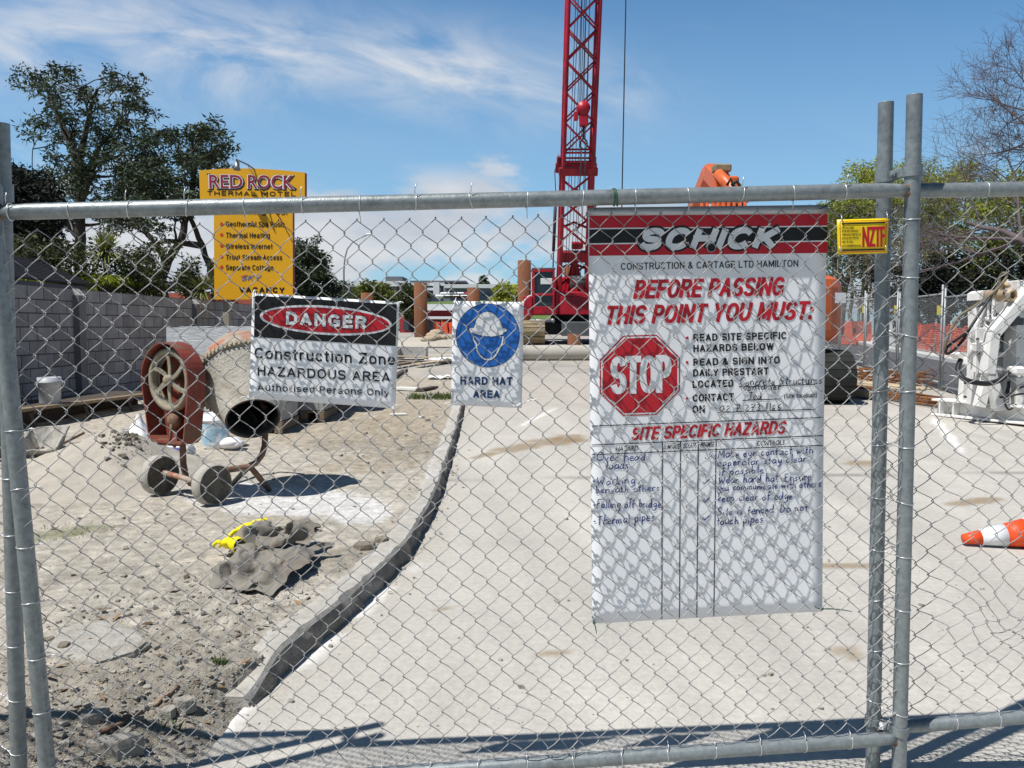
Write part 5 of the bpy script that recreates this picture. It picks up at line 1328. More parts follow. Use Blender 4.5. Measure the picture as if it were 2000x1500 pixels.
mb = MB(); mb.tube([pl.q(492, 327, .25), pl.q(515, 370, .1), pl.q(550, 430, .03), pl.q(571, 472, .01)], .008, 6); B('cable', mb, M['wire_rope'], e)

# ---- roofs beyond the wall
def roofbox(name, px0, px1, yt0, yt1, yb, d, dep, matk, label, cat='roof', z0=0, wallm='bld_dark'):
    e = E(name, Vector((P((px0 + px1) / 2, 640, d).x, d, TZ(d))), label, cat)
    a, b = P(px0, yt0, d), P(px1, yt1, d); zb = P(px0, yb, d).z
    mb = MB(); mb.prism([a, b, Vector((b.x, b.y, zb)), Vector((a.x, a.y, zb))], (0, dep, .25)); B('roof', mb, M[matk], e)
    mb = MB(); mb.box(((a.x + b.x) / 2, d + dep / 2 + .2, (zb + TZ(d)) / 2 - .05), (abs(b.x - a.x) * .94, dep * .9, zb - TZ(d) - .1)); B('wall', mb, M[wallm], e)
    return e
e = E('shed', (-8.6, 13, 0), 'dark corrugated iron shed roof showing over the wall at the far left', 'shed')
mb = MB()
for i in range(14):
    t = i / 13; mb.bar((-8.7 + t * .9, 10.3, 2.62 - t * .42), (-8.7 + t * .9, 14.9, 2.62 - t * .42), .066, .05, 0, .01)
B('roof', mb, M['roof_iron'], e); mb = MB(); mb.box((-8.2, 12.6, 1.1), (.8, 4.2, 2.1)); B('wall', mb, M['bld_dark'], e)
roofbox('garden_shed', 248, 306, 555, 560, 572, 22, 3, 'roof_iron', 'small dark roof behind the wall between the bushes', 'shed')
roofbox('house', 312, 396, 572, 573, 592, 45, 6, 'roof_red', 'low house with red roof far behind the block wall', 'house', wallm='bld_white')
roofbox('house', 455, 492, 583, 585, 600, 50, 6, 'roof_red', 'little red roof just left of the danger board top corner', 'house', wallm='bld_white')

# ---- steel piles
PD = 42.0
def pile(px, ytop, d, r, label, grp='rusty steel piles on the bridge site', zb=None):
    c = P(px, 640, d); z0 = TZ(d) - .3 if zb is None else zb; zt = P(px, ytop, d).z
    e = E('steel_pile', (c.x, d, z0), label, 'pile', grp)
    mb = MB(); mb.lathe([(r, 0), (r, zt - z0), (r * .96, zt - z0)], (c.x, d, z0), (0, 0, 1), 32); B('tube', mb, M['pile_rust'], e)
    mb = MB(); mb.lathe([(r * .96, zt - z0), (r * .96, zt - z0 - 1), (0, zt - z0 - 1)], (c.x, d, z0), (0, 0, 1), 32); B('bore', mb, M['pile_inner'], e)
pile(822, 553, 40, .33, 'rusty steel pile standing between the danger and hard hat boards')
pile(1024, 509, 40, .33, 'tallest rusty steel pile, left of the red crane cab')
pile(925, 562, 46, .36, 'rusty pile top showing over the hard hat board')
pile(718, 572, 46, .36, 'rusty pile top showing over the danger board')
pile(1113, 520, 48, .36, 'rusty pile seen through the red crane boom')
pile(1121, 652, 31, .25, 'short rusty pile stub under the crane behind the concrete pipe')

# ---- concrete pipe lying across
yP = 24.5; zP = TZ(yP) - .05
e = E('concrete_pipe', (2, yP, zP), 'long pale concrete pipe lying across the site below the crane', 'pipe')
mb = MB(); mb.tube([(.15, yP, zP + .26), (5.4, yP + .15, zP + .26)], .245, 32, 0, False); B('barrel', mb, M['pipe_concrete'], e)
mb = MB(); mb.lathe([(.25, 0), (.31, .02), (.31, .22), (.25, .28)], (5.2, yP + .145, zP + .26), (1, .03, 0), 32); B('socket', mb, M['pipe_concrete'], e)

# ---- crawler crane
CD = 36.0; cz = TZ(CD) + .05; cx = 2.66
e = E('crawler_crane', (cx, CD, cz), 'red crawler crane with tall lattice boom facing the viewer', 'crane')
for sx in (-1, 1):
    tx = cx + sx * 1.75; mb = MB(); y0, y1, r_ = CD - 2.2, CD + 3.2, .46
    pts = []
    for i in range(9): a_ = -math.pi / 2 - math.pi * i / 8; pts.append((y0 + r_ * math.cos(a_), cz + r_ + r_ * math.sin(a_)))
    for i in range(9): a_ = math.pi / 2 - math.pi * i / 8; pts.append((y1 + r_ * math.cos(a_), cz + r_ + r_ * math.sin(a_)))
    mb.prism([(tx - .42, y, z) for y, z in pts], (.84, 0, 0)); 
    L = [Vector((tx, y, z)) for y, z in pts] + [Vector((tx, pts[0][0], pts[0][1]))]
    for a_, b_ in zip(L, L[1:]):
        k = max(1, int((b_ - a_).length / .2))
        for i in range(k):
            c_ = lerp(a_, b_, (i + .5) / k); d_ = (b_ - a_).normalized(); nn = Vector((1, 0, 0)).cross(d_); mb.bar(c_ - d_ * .08, c_ + d_ * .08, .94, .07, 1, .01, up=nn)
    B('track', mb, [M['crane_dark'], M['track_dusty']], e)
mb = MB(); mb.box((cx, CD + .4, cz + .62), (2.7, 2.6, .55), None, 0, .05); mb.lathe([(.9, .9), (.9, 1.25)], (cx, CD + .4, cz), (0, 0, 1), 24, 0); mb.box((cx + .45, CD - 1.0, cz + .6), (1.9, .5, .62), None, 1, .03); B('undercarriage', mb, [M['crane_dark'], M['crane_grey']], e)
mb = MB(); mb.box((cx + .45, CD + 1.2, cz + 1.75), (2.5, 4.4, .95), None, 0, .05); mb.box((cx + .5, CD - .9, cz + 1.62), (2.3, .25, .8), None, 0, .03); mb.box((cx - 1.45, CD + .8, cz + 1.65), (.9, 3.2, .75), None, 0, .05); B('house', mb, M['crane_red'], e)
mb = MB(); mb.box((cx, CD + 4.0, cz + 2.3), (3.3, .9, 1.7), None, 0, .08); B('counterweight', mb, M['crane_red'], e)
kx0, kx1 = (1040 - 1000) / F * 34.8, (1083 - 1000) / F * 34.8; zc0, zc1 = P(1050, 603, 34.8).z, P(1050, 526, 34.8).z
cabx = (kx0 + kx1) / 2; cw = kx1 - kx0
cab = MB(); t_ = .09
for sx in (-1, 1):
    for yy in (34.85, 36.3): cab.box((cabx + sx * (cw / 2 - t_ / 2), yy, (zc0 + zc1) / 2), (t_, t_, zc1 - zc0), None, 0, .01)
for zz in (zc0 + .05, zc0 + (zc1 - zc0) * .36, zc1 - .06):
    cab.box((cabx, 34.84, zz), (cw, .08, .10), None, 0, .01)
    for sx in (-1, 1): cab.box((cabx + sx * (cw / 2 - .04), 35.6, zz), (.07, 1.5, .09), None, 0, .01)
cab.box((cabx, 35.6, zc1 + .03), (cw + .06, 1.6, .09), None, 1, .02); cab.box((cabx, 35.6, zc0 - .12), (cw + .2, 1.6, .28), None, 0, .03); cab.box((kx0 - .22, 35.2, zc0 + .1), (.42, .9, .9), None, 0, .03)
cb_ = B('cab', cab, [M['crane_red'], M['crane_grey']], e)
mb = MB(); mb.box((cabx, 34.90, (zc0 + zc1) / 2), (cw - .16, .02, zc1 - zc0 - .1)); mb.box((cabx - cw / 2 + .05, 35.6, (zc0 + zc1) / 2), (.02, 1.3, zc1 - zc0 - .1)); mb.box((cabx + cw / 2 - .05, 35.6, (zc0 + zc1) / 2), (.02, 1.3, zc1 - zc0 - .1)); B('window', mb, M['cab_glass'], cb_)
mb = MB(); mb.box((cabx + .12, 34.88, zc0 + (zc1 - zc0) * .70), (.5, .02, .26), None, 0, .01); B('sun_blind', mb, M['bld_white'], cb_)
mb = MB(); mb.tube([(cx - .1, 35.3, cz + 2.65), (cx + .9, 35.3, cz + 2.65)], .27, 16); mb.box((cx + .95, 35.3, cz + 2.65), (.2, .7, .8), None, 1, .03); B('winch_drum', mb, [M['crane_grey'], M['crane_red']], e)
# lattice boom, leaning towards the viewer
b0 = Vector((cx + .02, 35.6, cz + 1.75)); bd = Vector((.006, -.333, 1)).normalized(); bx = Vector((1, 0, 0)); by = bx.cross(bd).normalized()
def bp(h, sx, sy, w=.60, dp=.60): return b0 + bd * h + bx * (sx * w) + by * (sy * dp)
HB = 24.0; z325 = 6.0
mb = MB()
for sx in (-1, 1):
    for sy in (-1, 1):
        mb.tube([bp(.0, sx, sy * .3, .62), bp(1.2, sx, sy * .8, .62), bp(z325, sx, sy, .60), bp(HB, sx, sy, .60)], [.11, .10, .085, .075], 10)
B('boom_chords', mb, M['crane_red'], e)
mb = MB(); step = 1.15; h = z325 + .5; k = 0
while h + step < HB:
    for fx in (0, 1):                # near and far faces
        sy = 1 if fx else -1
        mb.tube([bp(h, -1, sy), bp(h + step, 1, sy)], .035, 6); mb.tube([bp(h, 1, sy), bp(h + step, -1, sy)], .035, 6)
    for sx in (-1, 1):
        a, b_ = (-1, 1) if k % 2 else (1, -1); mb.tube([bp(h, sx, a), bp(h + step, sx, b_)], .032, 6)
    h += step; k += 1
for h, r_ in ((z325 + .15, .045), (z325 + .5, .045), (13.6, .04)):
    for sy in (-1, 1): mb.tube([bp(h, -1, sy), bp(h, 1, sy)], r_, 6)
B('boom_lacing', mb, M['crane_red'], e)
mb = MB()
hh = z325 - .25
Mb = Matrix((bx, by, bd)).transposed()
mb.box(bp(hh, 0, -1), (1.75, .16, .42), Mb, 0, .03); mb.box(bp(hh, 0, 1), (1.6, .16, .34), Mb, 0, .03)
for sx in (-1, 1): mb.box(bp(hh + .3, sx * 1.2, -1), (.22, .3, .34), Mb, 0, .03)
mb.box(bp(2.0, 0, -.6), (1.30, .3, .5), Mb, 0, .04); mb.box(bp(2.5, .25, -.5), (.5, .25, .3), Mb, 0, .03)
for h_ in (1.4, 3.2, 4.6): mb.tube([bp(h_, -1, -1), bp(h_ + .25, 0, -1), bp(h_, 1, -1)], .055, 8)
for h_ in (.6, 2.6, 3.6, 4.4): mb.tube([bp(h_, -1, -.9), bp(h_ + 1, 1, -.9)], .05, 8); mb.tube([bp(h_ + 1, -1, .9), bp(h_, 1, .9)], .05, 8)
mb.bar(bp(-.2, -.6, -.4), bp(1.8, .1, -.6), .2, .2, 0, .02); mb.bar(bp(-.2, .9, -.4), bp(1.8, .1, -.6), .2, .2, 0, .02)
for sx in (-1, 1): mb.bar(bp(.1, sx * 1.02, -.5), bp(z325 - .4, sx * 1.02, -.95), .20, .16, 0, .02)
B('boom_foot', mb, M['crane_red'], e)
mb = MB()
for ox, oy in ((-.25, .2), (-.1, .3), (.05, .1), (.12, .25), (.3, .3), (-.35, -.1)): mb.tube([bp(.9, ox / .6, oy), bp(HB, ox / .6 * .6, oy)], .014, 5)
mb.tube([bp(4.4, -1.35, -1), bp(5.6, -1.5, -1), bp(6.3, -1.25, -1)], .02, 6)
mb.tube([bp(2.2, -1.45, -.9), bp(4.2, -1.4, -.9)], .07, 8); mb.tube([bp(1.0, -1.45, -.9), bp(2.2, -1.45, -.9)], .03, 8)
B('hoist_ropes', mb, M['wire_rope'], e)
# boom tip out of the picture, with the long single line hanging from it
mb = MB(); tip = bp(HB, 0, 0); mb.box(tip + bd * .3, (1.3, 1.0, .7), Mb, 0, .05); mb.bar(tip + bd * .3, Vector((4.02, tip.y, tip.z + .5)), .3, .4, 0, .03); B('boom_head', mb, M['crane_red'], e)
rb = P(1213, 380, tip.y); mb = MB(); mb.tube([Vector((4.0, tip.y, tip.z + .5)), Vector((rb.x, tip.y, 2.4))], .022, 6); B('single_line', mb, M['wire_rope'], e)
hb = P(1139, 222, 31.6)
mb = MB(); mb.bar(hb + Vector((0, 0, .12)), hb + Vector((.03, 0, -.48)), .34, .36, 0, .05, up=(0, 1, 0)); mb.lathe([(0, .2), (.26, .2), (.26, -.2), (0, -.2)], hb + Vector((0, 0, .18)), (0, 1, 0), 20); mb.box(hb + Vector((-.28, 0, -.1)), (.16, .3, .3), None, 0, .02); B('hook_block', mb, M['crane_red'], e)
mb = MB(); mb.tube([hb + Vector((.02, 0, -.45)), hb + Vector((.02, 0, -.95))], .05, 8); mb.tube([hb + Vector((.02 + .14 * math.sin(a_ * .5236), 0, -1.15 + .2 * math.cos(a_ * .5236))) for a_ in range(12)], .035, 6, closed=True); mb.tube([hb + Vector((-.05, 0, -1.35)), hb + Vector((-.1, .4, -3.2))], .02, 5); mb.tube([hb + Vector((.1, 0, -1.35)), hb + Vector((.12, .4, -3.2))], .02, 5)
for ox in (-.14, .02, .16): mb.tube([hb + Vector((ox, 0, .3)), Vector((hb.x + ox * .8, tip.y + .3, tip.z))], .014, 5)
B('hook', mb, M['wire_rope'], e)
mb = MB(); mb.tube([(cx - 1.9, 34.6, cz + .95), (cx - .95, 34.6, cz + .95)], .07, 8); mb.ell((cx - .9, 34.6, cz + .95), (.1, .1, .1)); B('step_bar', mb, M['lamp_metal'], e)

# ---- orange excavator, seen from behind
XD = 13.0; ex = 4.12; xz = TZ(XD)
e = E('excavator', (ex, XD + 1.5, xz), 'orange tracked excavator seen from behind, mostly hidden by the tall hazard board', 'excavator')
for sx in (-1, 1):
    tx = ex + sx * 1.22; mb = MB(); y0, y1, r_ = XD + .45, XD + 3.7, .43; pts = []
    for i in range(11): a_ = -math.pi / 2 - math.pi * i / 10; pts.append((y0 + r_ * math.cos(a_), xz + r_ + .02 + r_ * math.sin(a_)))
    for i in range(11): a_ = math.pi / 2 - math.pi * i / 10; pts.append((y1 + r_ * math.cos(a_), xz + r_ + .02 + r_ * math.sin(a_)))
    mb.prism([(tx - .25, y, z) for y, z in pts], (.5, 0, 0)); L = [Vector((tx, y, z)) for y, z in pts]; L.append(L[0])
    for a_, b_ in zip(L, L[1:]):
        k = max(1, round((b_ - a_).length / .15))
        for i in range(k):
            c_ = lerp(a_, b_, (i + .5) / k); d_ = (b_ - a_).normalized(); nn = Vector((1, 0, 0)).cross(d_); mb.bar(c_ - d_ * .066, c_ + d_ * .066, .6, .035, 0, .006, up=nn); mb.bar(c_ - d_ * .012 - nn * .025, c_ + d_ * .012 - nn * .025, .6, .035, 0, .004, up=nn)
    B('track', mb, M['exc_track'], e)
mb = MB(); mb.box((ex, XD + 2.1, xz + .72), (1.7, 1.8, .5), None, 0, .05); B('undercarriage', mb, M['exc_track'], e)
zt, zb = P(1600, 538, XD + .4).z, P(1600, 668, XD + .4).z
mb = MB(); pts = []
for i in range(17): a_ = math.pi * (1 + i / 16); pts.append((1.50 * math.copysign(abs(math.cos(a_)) ** .45, math.cos(a_)), .75 * math.sin(a_)))
rows = []
for zz, k in ((zb, .90), (zb + .08, .97), (zb + .2, 1), (zt - .2, 1), (zt - .07, .97), (zt, .88)): rows.append([Vector((ex + x * (k if abs(x) > 1 else 1) - (0), XD + .85 + y * k, zz)) for x, y in pts] + [Vector((ex + 1.50 * k, XD + 1.2, zz)), Vector((ex - 1.50 * k, XD + 1.2, zz))])
n = len(rows[0]); mb.add([p for r_ in rows for p in r_], [(j * n + i, j * n + (i + 1) % n, (j + 1) * n + (i + 1) % n, (j + 1) * n + i) for j in range(5) for i in range(n)] + [tuple(range(n)), tuple(5 * n + i for i in range(n))], 0); B('counterweight', mb, M['exc_orange'], e)
mb = MB(); mb.box((ex + 1.30, XD + .30, 1.4 + (640 - 581) * XD / F), (.26, .012, .17), .25, 0, .002); mb.box((ex + 1.24, XD + .293, 1.4 + (640 - 581) * XD / F), (.03, .006, .1), .25, 1); B('decal_plate', mb, [M['bld_white'], M['ink_black']], e)
mb = MB(); mb.box((ex, XD + 2.2, (zb + zt) / 2 - .02), (2.5, 2.2, zt - zb - .15), None, 0, .06); B('engine_house', mb, M['exc_orange'], e)
mb = MB(); mb.box((ex - .85, XD + 3.2, zt + .35), (.95, 1.6, 1.55), None, 0, .1); mb.box((ex - .85, XD + 2.39, zt + .55), (.75, .02, .8), None, 1); B('cab', mb, [M['exc_orange'], M['cab_glass']], e)
bm_x = (1405 - 1000) / F * 16.2
mb = MB()
prof = [(XD + 2.6, zt - .5, .5), (XD + 2.9, zt + .9, .42), (XD + 3.3, P(1400, 345, 16.2).z - .1, .36), (XD + 4.1, P(1400, 330, 16.8).z, .34), (XD + 6.0, 3.9, .3)]
for (y0, z0, w0), (y1, z1, w1) in zip(prof, prof[1:]): mb.bar((bm_x, y0, z0), (bm_x, y1, z1), .34, max(w0, w1), 0, .04, up=(0, 1, .3))
mb.box((bm_x, 16.3, P(1400, 330, 16.3).z), (.34, .3, .16), None, 1, .03)
mb.box((bm_x - .02, 15.9, P(1400, 385, 15.9).z), (.5, .2, .8), None, 0, .04)
B('boom', mb, [M['exc_orange'], M['track_dusty']], e)
mb = MB(); mb.tube([P(1402, 338, 15.8), P(1420, 358, 15.6), P(1432, 372, 15.5), P(1440, 392, 15.2)], [.10, .12, .12, .08], 14); B('boom_cylinder', mb, M['exc_orange'], e)
mb = MB()
for o in (0, 12): mb.tube([P(1420 + o * .7, 362, 15.3), P(1427 + o, 349 + o * .4, 15.3), P(1433 + o, 362, 15.3), P(1438 + o, 384, 15.3), P(1440 + o, 405, 15.3)], .03, 8)
B('hose', mb, M['exc_track'], e)
mb = MB()
for i in range(9): x = 1372 + i * 10.5; mb.bar(P(x, 428, 14.9), P(x - 1.5, 392, 15.0), .055, .05, 0, .008)
mb.bar(P(1368, 395, 15), P(1462, 393, 15), .06, .06, 0, .01); mb.box(P(1416, 425, 15.05), (.85, .25, .35), None, 0, .03); B('hand_rail', mb, M['exc_orange'], e)

# ---- heaps, boards and boxes on the site
def mound(px, py, rx, ry, h, m, label, seed, name='spoil_heap', cat='heap', kind=None):
    p = G(px, py); mb = MB()
    def f(u, v):
        x = -1 + 2 * u; y = -1 + 2 * v; d = math.hypot(x, y); z = h * max(0, 1 - d * d) * (1 + .5 * noise.noise((x * 2 + seed, y * 2, seed))) + .12 * h * noise.noise((x * 7, y * 7, seed)) * max(0, 1 - d)
        return (p.x + x * rx, p.y + y * ry, gz(p.x + x * rx, p.y + y * ry) - .02 + z)
    mb.grid(f, 34, 24); return B(name, mb, M[m], None, label, cat, kind=kind)
mound(850, 672, 2.2, 2.0, .34, 'sand', 'low spoil heap at the foot of the rusty pile', 4)
rg = random.Random(9)
for i, (px, py) in enumerate(((838, 663), (847, 657), (858, 660), (868, 663), (880, 660), (852, 650))):
    p = P(px, py, 33 + i * .2); mb = MB(); mb.ell(p, (.36, .25, .15), 12, 8, 0, .08, Matrix.Rotation(rg.uniform(-.6, .6), 3, 'Z') @ Matrix.Rotation(rg.uniform(-.3, .3), 3, 'Y'), i); B('sandbag', mb, M['sandbag'], None, 'dusty sandbag in the heap to the right of the rusty pile', 'sandbag', 'sandbags heaped by the pile')
e = E('formwork_box', G(808, 705), 'pale concrete formwork box with a plank lying in front, right of the danger board', 'formwork')
p = G(808, 704); mb = MB()
mb.box((p.x - .1, p.y + .5, p.z + .2), (.95, .06, .4), None, 0, .01); mb.box((p.x - .5, p.y + .2, p.z + .2), (.06, .6, .4), None, 0, .01); mb.box((p.x + .35, p.y + .2, p.z + .2), (.06, .6, .4), None, 0, .01); mb.box((p.x - .05, p.y + .2, p.z + .03), (.9, .6, .05), None, 0); B('box', mb, M['hollow_block'], e)
mb = MB(); mb.bar((p.x - .55, p.y - .25, p.z + .14), (p.x + .75, p.y - .15, p.z + .08), .22, .04, 0, .005); B('plank', mb, M['wood_pale'], e)
def plank(px0, py0, px1, py1, w, h, m, label, grp='loose timber on the site'):
    a, b = G(px0, py0), G(px1, py1); z = Vector((0, 0, h / 2 + .012)); mb = MB(); mb.bar(a + z, b + z, w, h, 0, .004); return B('timber_plank', mb, M[m], None, label, 'plank', grp)
plank(815, 714, 875, 706, .25, .05, 'wood_pale', 'pale plank between the boards, furthest away'); plank(770, 716, 815, 709, .2, .06, 'wood', 'brown plank right beside the danger board edge'); plank(776, 762, 818, 764, .2, .05, 'white_paint', 'pale board on the dirt at lower right of the danger board'); plank(818, 765, 850, 759, .14, .04, 'wood_dark', 'dark thin board next to the grass tuft'); plank(772, 740, 792, 728, .12, .08, 'wood_dark', 'dark rotten plank jutting out behind the danger board')
mb = MB(); p = G(858, 704); mb.grid(lambda u, v: (p.x + (u - .5) * .8, p.y + (v - .5) * 1.2, p.z + .02 + .10 * max(0, noise.noise((u * 4, v * 4, 2)) + .3)), 16, 12); B('plastic_sheet', mb, M['bag_white'], None, 'crumpled white plastic sheet lying left of the hard hat board', 'sheet')
mb = MB(); p = G(868, 740); mb.grid(lambda u, v: (p.x + (u - .5) * .7, p.y + (v - .5) * .5, p.z + .02 + .08 * max(0, noise.noise((u * 4, v * 4, 6)) + .3)), 14, 10); B('plastic_sheet', mb, M['bag_white'], None, 'white plastic scrap just above the grass tuft', 'sheet')

# ---- shops and site things in the middle distance
def pbox(mb, px0, py0, px1, py1, d, dep, m=0):
    a, b = P(px0, py0, d), P(px1, py1, d); mb.box(((a.x + b.x) / 2, d + dep / 2, (a.z + b.z) / 2), (abs(b.x - a.x), dep, abs(a.z - b.z)), None, m); return mb
e = E('shop_row', Vector((P(860, 640, 75).x, 75, .9)), 'row of red shop fronts with a white roof behind the piles', 'shops')
mb = MB(); pbox(mb, 780, 605, 1010, 652, 75, 10, 0); B('wall', mb, M['shop_red'], e)
mb = MB(); pbox(mb, 832, 594, 1010, 606, 73.5, 11, 0); B('roof', mb, M['bld_white'], e); mb = MB(); pbox(mb, 785, 606, 832, 618, 73.8, 11, 0); B('canopy', mb, M['bld_white'], e)
mb = MB(); pbox(mb, 832, 618, 1010, 623, 72.5, 2, 0); B('verandah', mb, M['bld_white'], e)
for i, (x0, x1) in enumerate(((836, 846), (850, 862), (866, 880), (788, 798), (800, 812))):
    mb = MB(); pbox(mb, x0, 627, x1, 645, 74.9, .05); B('window', mb, M['bld_glass'], e)
for x in (863, 884): 
    mb = MB(); pbox(mb, x - .8, 623, x + .8, 652, 72.6, .1); B('post', mb, M['sign_yellow'], e)
for i, px in enumerate((852, 868, 884)):
    p = P(px, 645, 60); mb = MB(); w_ = 1.0 * .58
    mb.prism([(p.x - .3, 60, .95), (p.x + .3, 60, .95), (p.x + .2, 60, 1.35), (p.x + .12, 60, 1.85), (p.x - .12, 60, 1.85), (p.x - .2, 60, 1.35)], (0, 1.5, 0)); mb.box((p.x, 60.7, 1.5), (.5, 1.3, .6), None, 0, .05)
    o = B('road_barrier', mb, M['barrier_orange'], None, 'red plastic road barrier behind the sandbags', 'barrier', 'red barriers behind the sandbags'); 
# ---- hospital like building on the rise
HD = 180.0
e = E('large_building', Vector((P(810, 640, HD).x, HD, .95)), 'large grey and white institutional building on the rise behind the site', 'building')
def part(nm, m, *boxes):
    mb = MB()
    for bx_ in boxes: pbox(mb, *bx_[:4], HD + bx_[4], bx_[5])
    return B(nm, mb, M[m], e)
wl = part('wall', 'bld_grey', (662, 558, 775, 640, 0, 20), (752, 552, 790, 640, 3, 14), (786, 556, 868, 640, 1, 16), (866, 558, 975, 640, -3, 20))
part('roof', 'bld_white', (652, 549, 776, 559, -1.5, 22)); part('roof', 'bld_dark', (753, 540, 786, 549, 4, 10), (800, 548, 910, 551.5, 2, 18), (968, 556, 972, 600, -3.6, 1))
part('band', 'bld_white', (786, 552, 868, 558, -.5, 2), (780, 562, 860, 567, -.6, 2), (868, 555, 968, 562.5, -4, 2), (846, 551, 858, 576, -1, 3), (752, 549, 790, 553, 2.5, 2), (765, 571, 800, 578, -.5, 2))
for x in (869, 878, 887, 896, 905, 914): part('window', 'bld_glass', (x, 571, x + 5, 577, -3.2, .5))
for x in (942, 951, 960): part('window', 'bld_glass', (x, 574, x + 5, 578, -3.2, .5))
for x in (670, 685, 700, 715, 738, 752): part('window', 'bld_glass', (x, 565, x + 8, 571, -.2, .5))
for x in (792, 806, 820, 834): part('window', 'bld_glass', (x, 568, x + 9, 573, .8, .5))
part('window', 'bld_glass', (760, 555, 782, 561, 2.6, 1), (838, 556, 846, 572, .6, 1))
mb = MB(); c = P(860, 640, 140); mb.grid(lambda u, v: (c.x - 40 + 90 * u, 120 + 50 * v, .9 + 6.0 * ss(0, .9, v) * (1 + .15 * noise.noise((u * 5, v * 3, 1)))), 24, 12); B('hill', mb, M['grass_hill'], kind='structure')
for i, (px, py) in enumerate(((869, 582), (884, 582.5), (896, 582), (905, 582.5))):
    p = P(px, py, 150); e2 = E('parked_car', p, 'tiny parked car in front of the large building', 'car', 'cars parked at the large building'); mb = MB(); mb.box(p + Vector((0, 0, .3)), (3.6, 1.7, .6), None, 0, .2); mb.box(p + Vector((.1, 0, .8)), (2.0, 1.5, .5), None, 0, .2); B('body', mb, M[('bld_white', 'bld_dark', 'bld_white', 'shop_red')[i]], e2)
# ---- street lamp
p = P(672, 640, 70); zt = P(672, 505, 70).z
e = E('street_lamp', (p.x, 70, .9), 'tall curved street lamp against the clouds right of the yellow sign', 'street lamp')
mb = MB(); mb.tube([(p.x, 70, .9), (p.x + .05, 70, zt - 1)] + [P(x, y, 70) for x, y in ((673.5, 505), (678, 487), (688, 474), (702, 465), (716, 459.5))], [.10, .08, .07, .065, .06, .055, .05], 8); B('pole', mb, M['lamp_metal'], e)
mb = MB(); q = P(721, 457.5, 70); mb.ell(q, (.32, .16, .10), 12, 8); B('lantern', mb, M['bld_white'], e)
# ================================================================ right hand side: road, barriers, rig, cone
mk('rig_white', (.74, .735, .71), .5, 0, .10, 6, .1, 20, col2=(.42, .36, .29), sc2=4.5, lo2=.58, hi2=.72)
mk('rig_plate', (.62, .62, .60), .5, .1, .10, 2, col2=(.40, .37, .32), sc2=3)
mk('rig_rust', (.52, .40, .26), .7, .1, .25, 10, col2=(.30, .16, .08), sc2=8)
mk('hose_black', (.018, .018, .02), .5, 0, .2, 10)
mk('hose_brown', (.16, .13, .085), .6, 0, .3, 14)
mk('cone_orange', (.78, .085, .018), .45, 0, .06, 10)
mk('cone_white', (.74, .77, .80), .35, 0, .04, 10)
mk('rebar', (.24, .10, .035), .9, .1, .35, 6, col2=(.12, .055, .03), sc2=4)
mk('bg_galv', (.33, .35, .36), .5, .3, .12, 4)
mk('tag_yellow', (.85, .75, .02), .5, 0, .05, 4)
mk('bare_bark', (.115, .09, .095), .9, 0, .2, 3)
# road: asphalt strip climbing away to the right
mb = MB()
near_ = [(9.0, 2.0), (8.3, 8.0), (7.6, 12.5), (8.5, 16), (9.7, 22.5), (11.2, 30), (13.0, 40), (15, 55)]
far_ = [(16, 2.0), (14.2, 8.0), (12.3, 14), (12.1, 17), (12.7, 22.5), (14.0, 30), (16.5, 40), (20, 55)]
pts = []
for (a, b), (c, d) in zip(near_, far_):
    for k in range(9): t = k / 8; x = a + (c - a) * t; y = b + (d - b) * t; pts.append((x, y, terr(y) + .012 + .03 * math.sin(math.pi * t)))
mb.add(pts, [(j * 9 + k, j * 9 + k + 1, (j + 1) * 9 + k + 1, (j + 1) * 9 + k) for j in range(len(near_) - 1) for k in range(8)], 0, True)
B('road', mb, M['asphalt_road'], kind='structure', origin=(0, 0, 0))
mb = MB()
for (a, b), (c, d) in zip(far_[2:], far_[3:]):
    mb.bar((a + .12, b, terr(b) + .06), (c + .12, d, terr(d) + .06), .42, .16, 0, .02)
B('far_kerb', mb, M['white_paint'], kind='structure')
mb = MB()
for y0 in (17, 21, 25.5, 31):
    t = .35; xa = float(np.interp(y0, [p[1] for p in near_], [p[0] for p in near_])); xb = float(np.interp(y0, [p[1] for p in far_], [p[0] for p in far_])); x = xa + (xb - xa) * t
    mb.bar((x, y0, terr(y0) + .047), (x + .25, y0 + 1.4, terr(y0 + 1.4) + .047), .09, .004)
B('road_marking', mb, M['white_paint'], kind='structure')

# ---- fence along the road
fl_ = [(7.78, 12.6), (8.27, 15.4), (8.76, 18.2), (9.25, 21.0), (9.74, 23.8)]
def bgpanel():
    e = E('road_fence_panel', (0, 0, 0), 'x', 'fence', 'temporary fence panels along the road')
    L = 2.72; H = 1.86
    for x in (0.03, L):
        mb = MB(); mb.tube([(x, 0, .02), (x, 0, H + .18)], .021, 10); B('pole', mb, M['bg_galv'], e, origin=(x, 0, 0))
    for z in (.16, H): mb = MB(); mb.tube([(0.03, 0, z), (L, 0, z)], .019, 8); B('rail', mb, M['bg_galv'], e, origin=(0, 0, z))
    mb = MB(); s_ = .065; n = int(L / s_); hgt = H - .2
    for i in range(-int(hgt / s_), n + 1):
        for sg in (1, -1):
            x0 = i * s_; a0, a1 = max(0, -x0), min(hgt, L - x0)
            if a1 <= a0: continue
            p0 = (x0 + a0, 0, .18 + a0) if sg == 1 else (x0 + a0, .004, H - .02 - a0); p1 = (x0 + a1, 0, .18 + a1) if sg == 1 else (x0 + a1, .004, H - .02 - a1)
            mb.tube([p0, p1], .0021, 3, 0, False)
    B('chain_link_mesh', mb, M['galv_wire'], e, origin=(0, 0, 0), fixn=False)
    mb = MB(); mb.box((.24, -.012, 1.56), (.2, .01, .19), None, 0, .002); B('tag', mb, M['tag_yellow'], e, origin=(0, 0, 0))
    return e
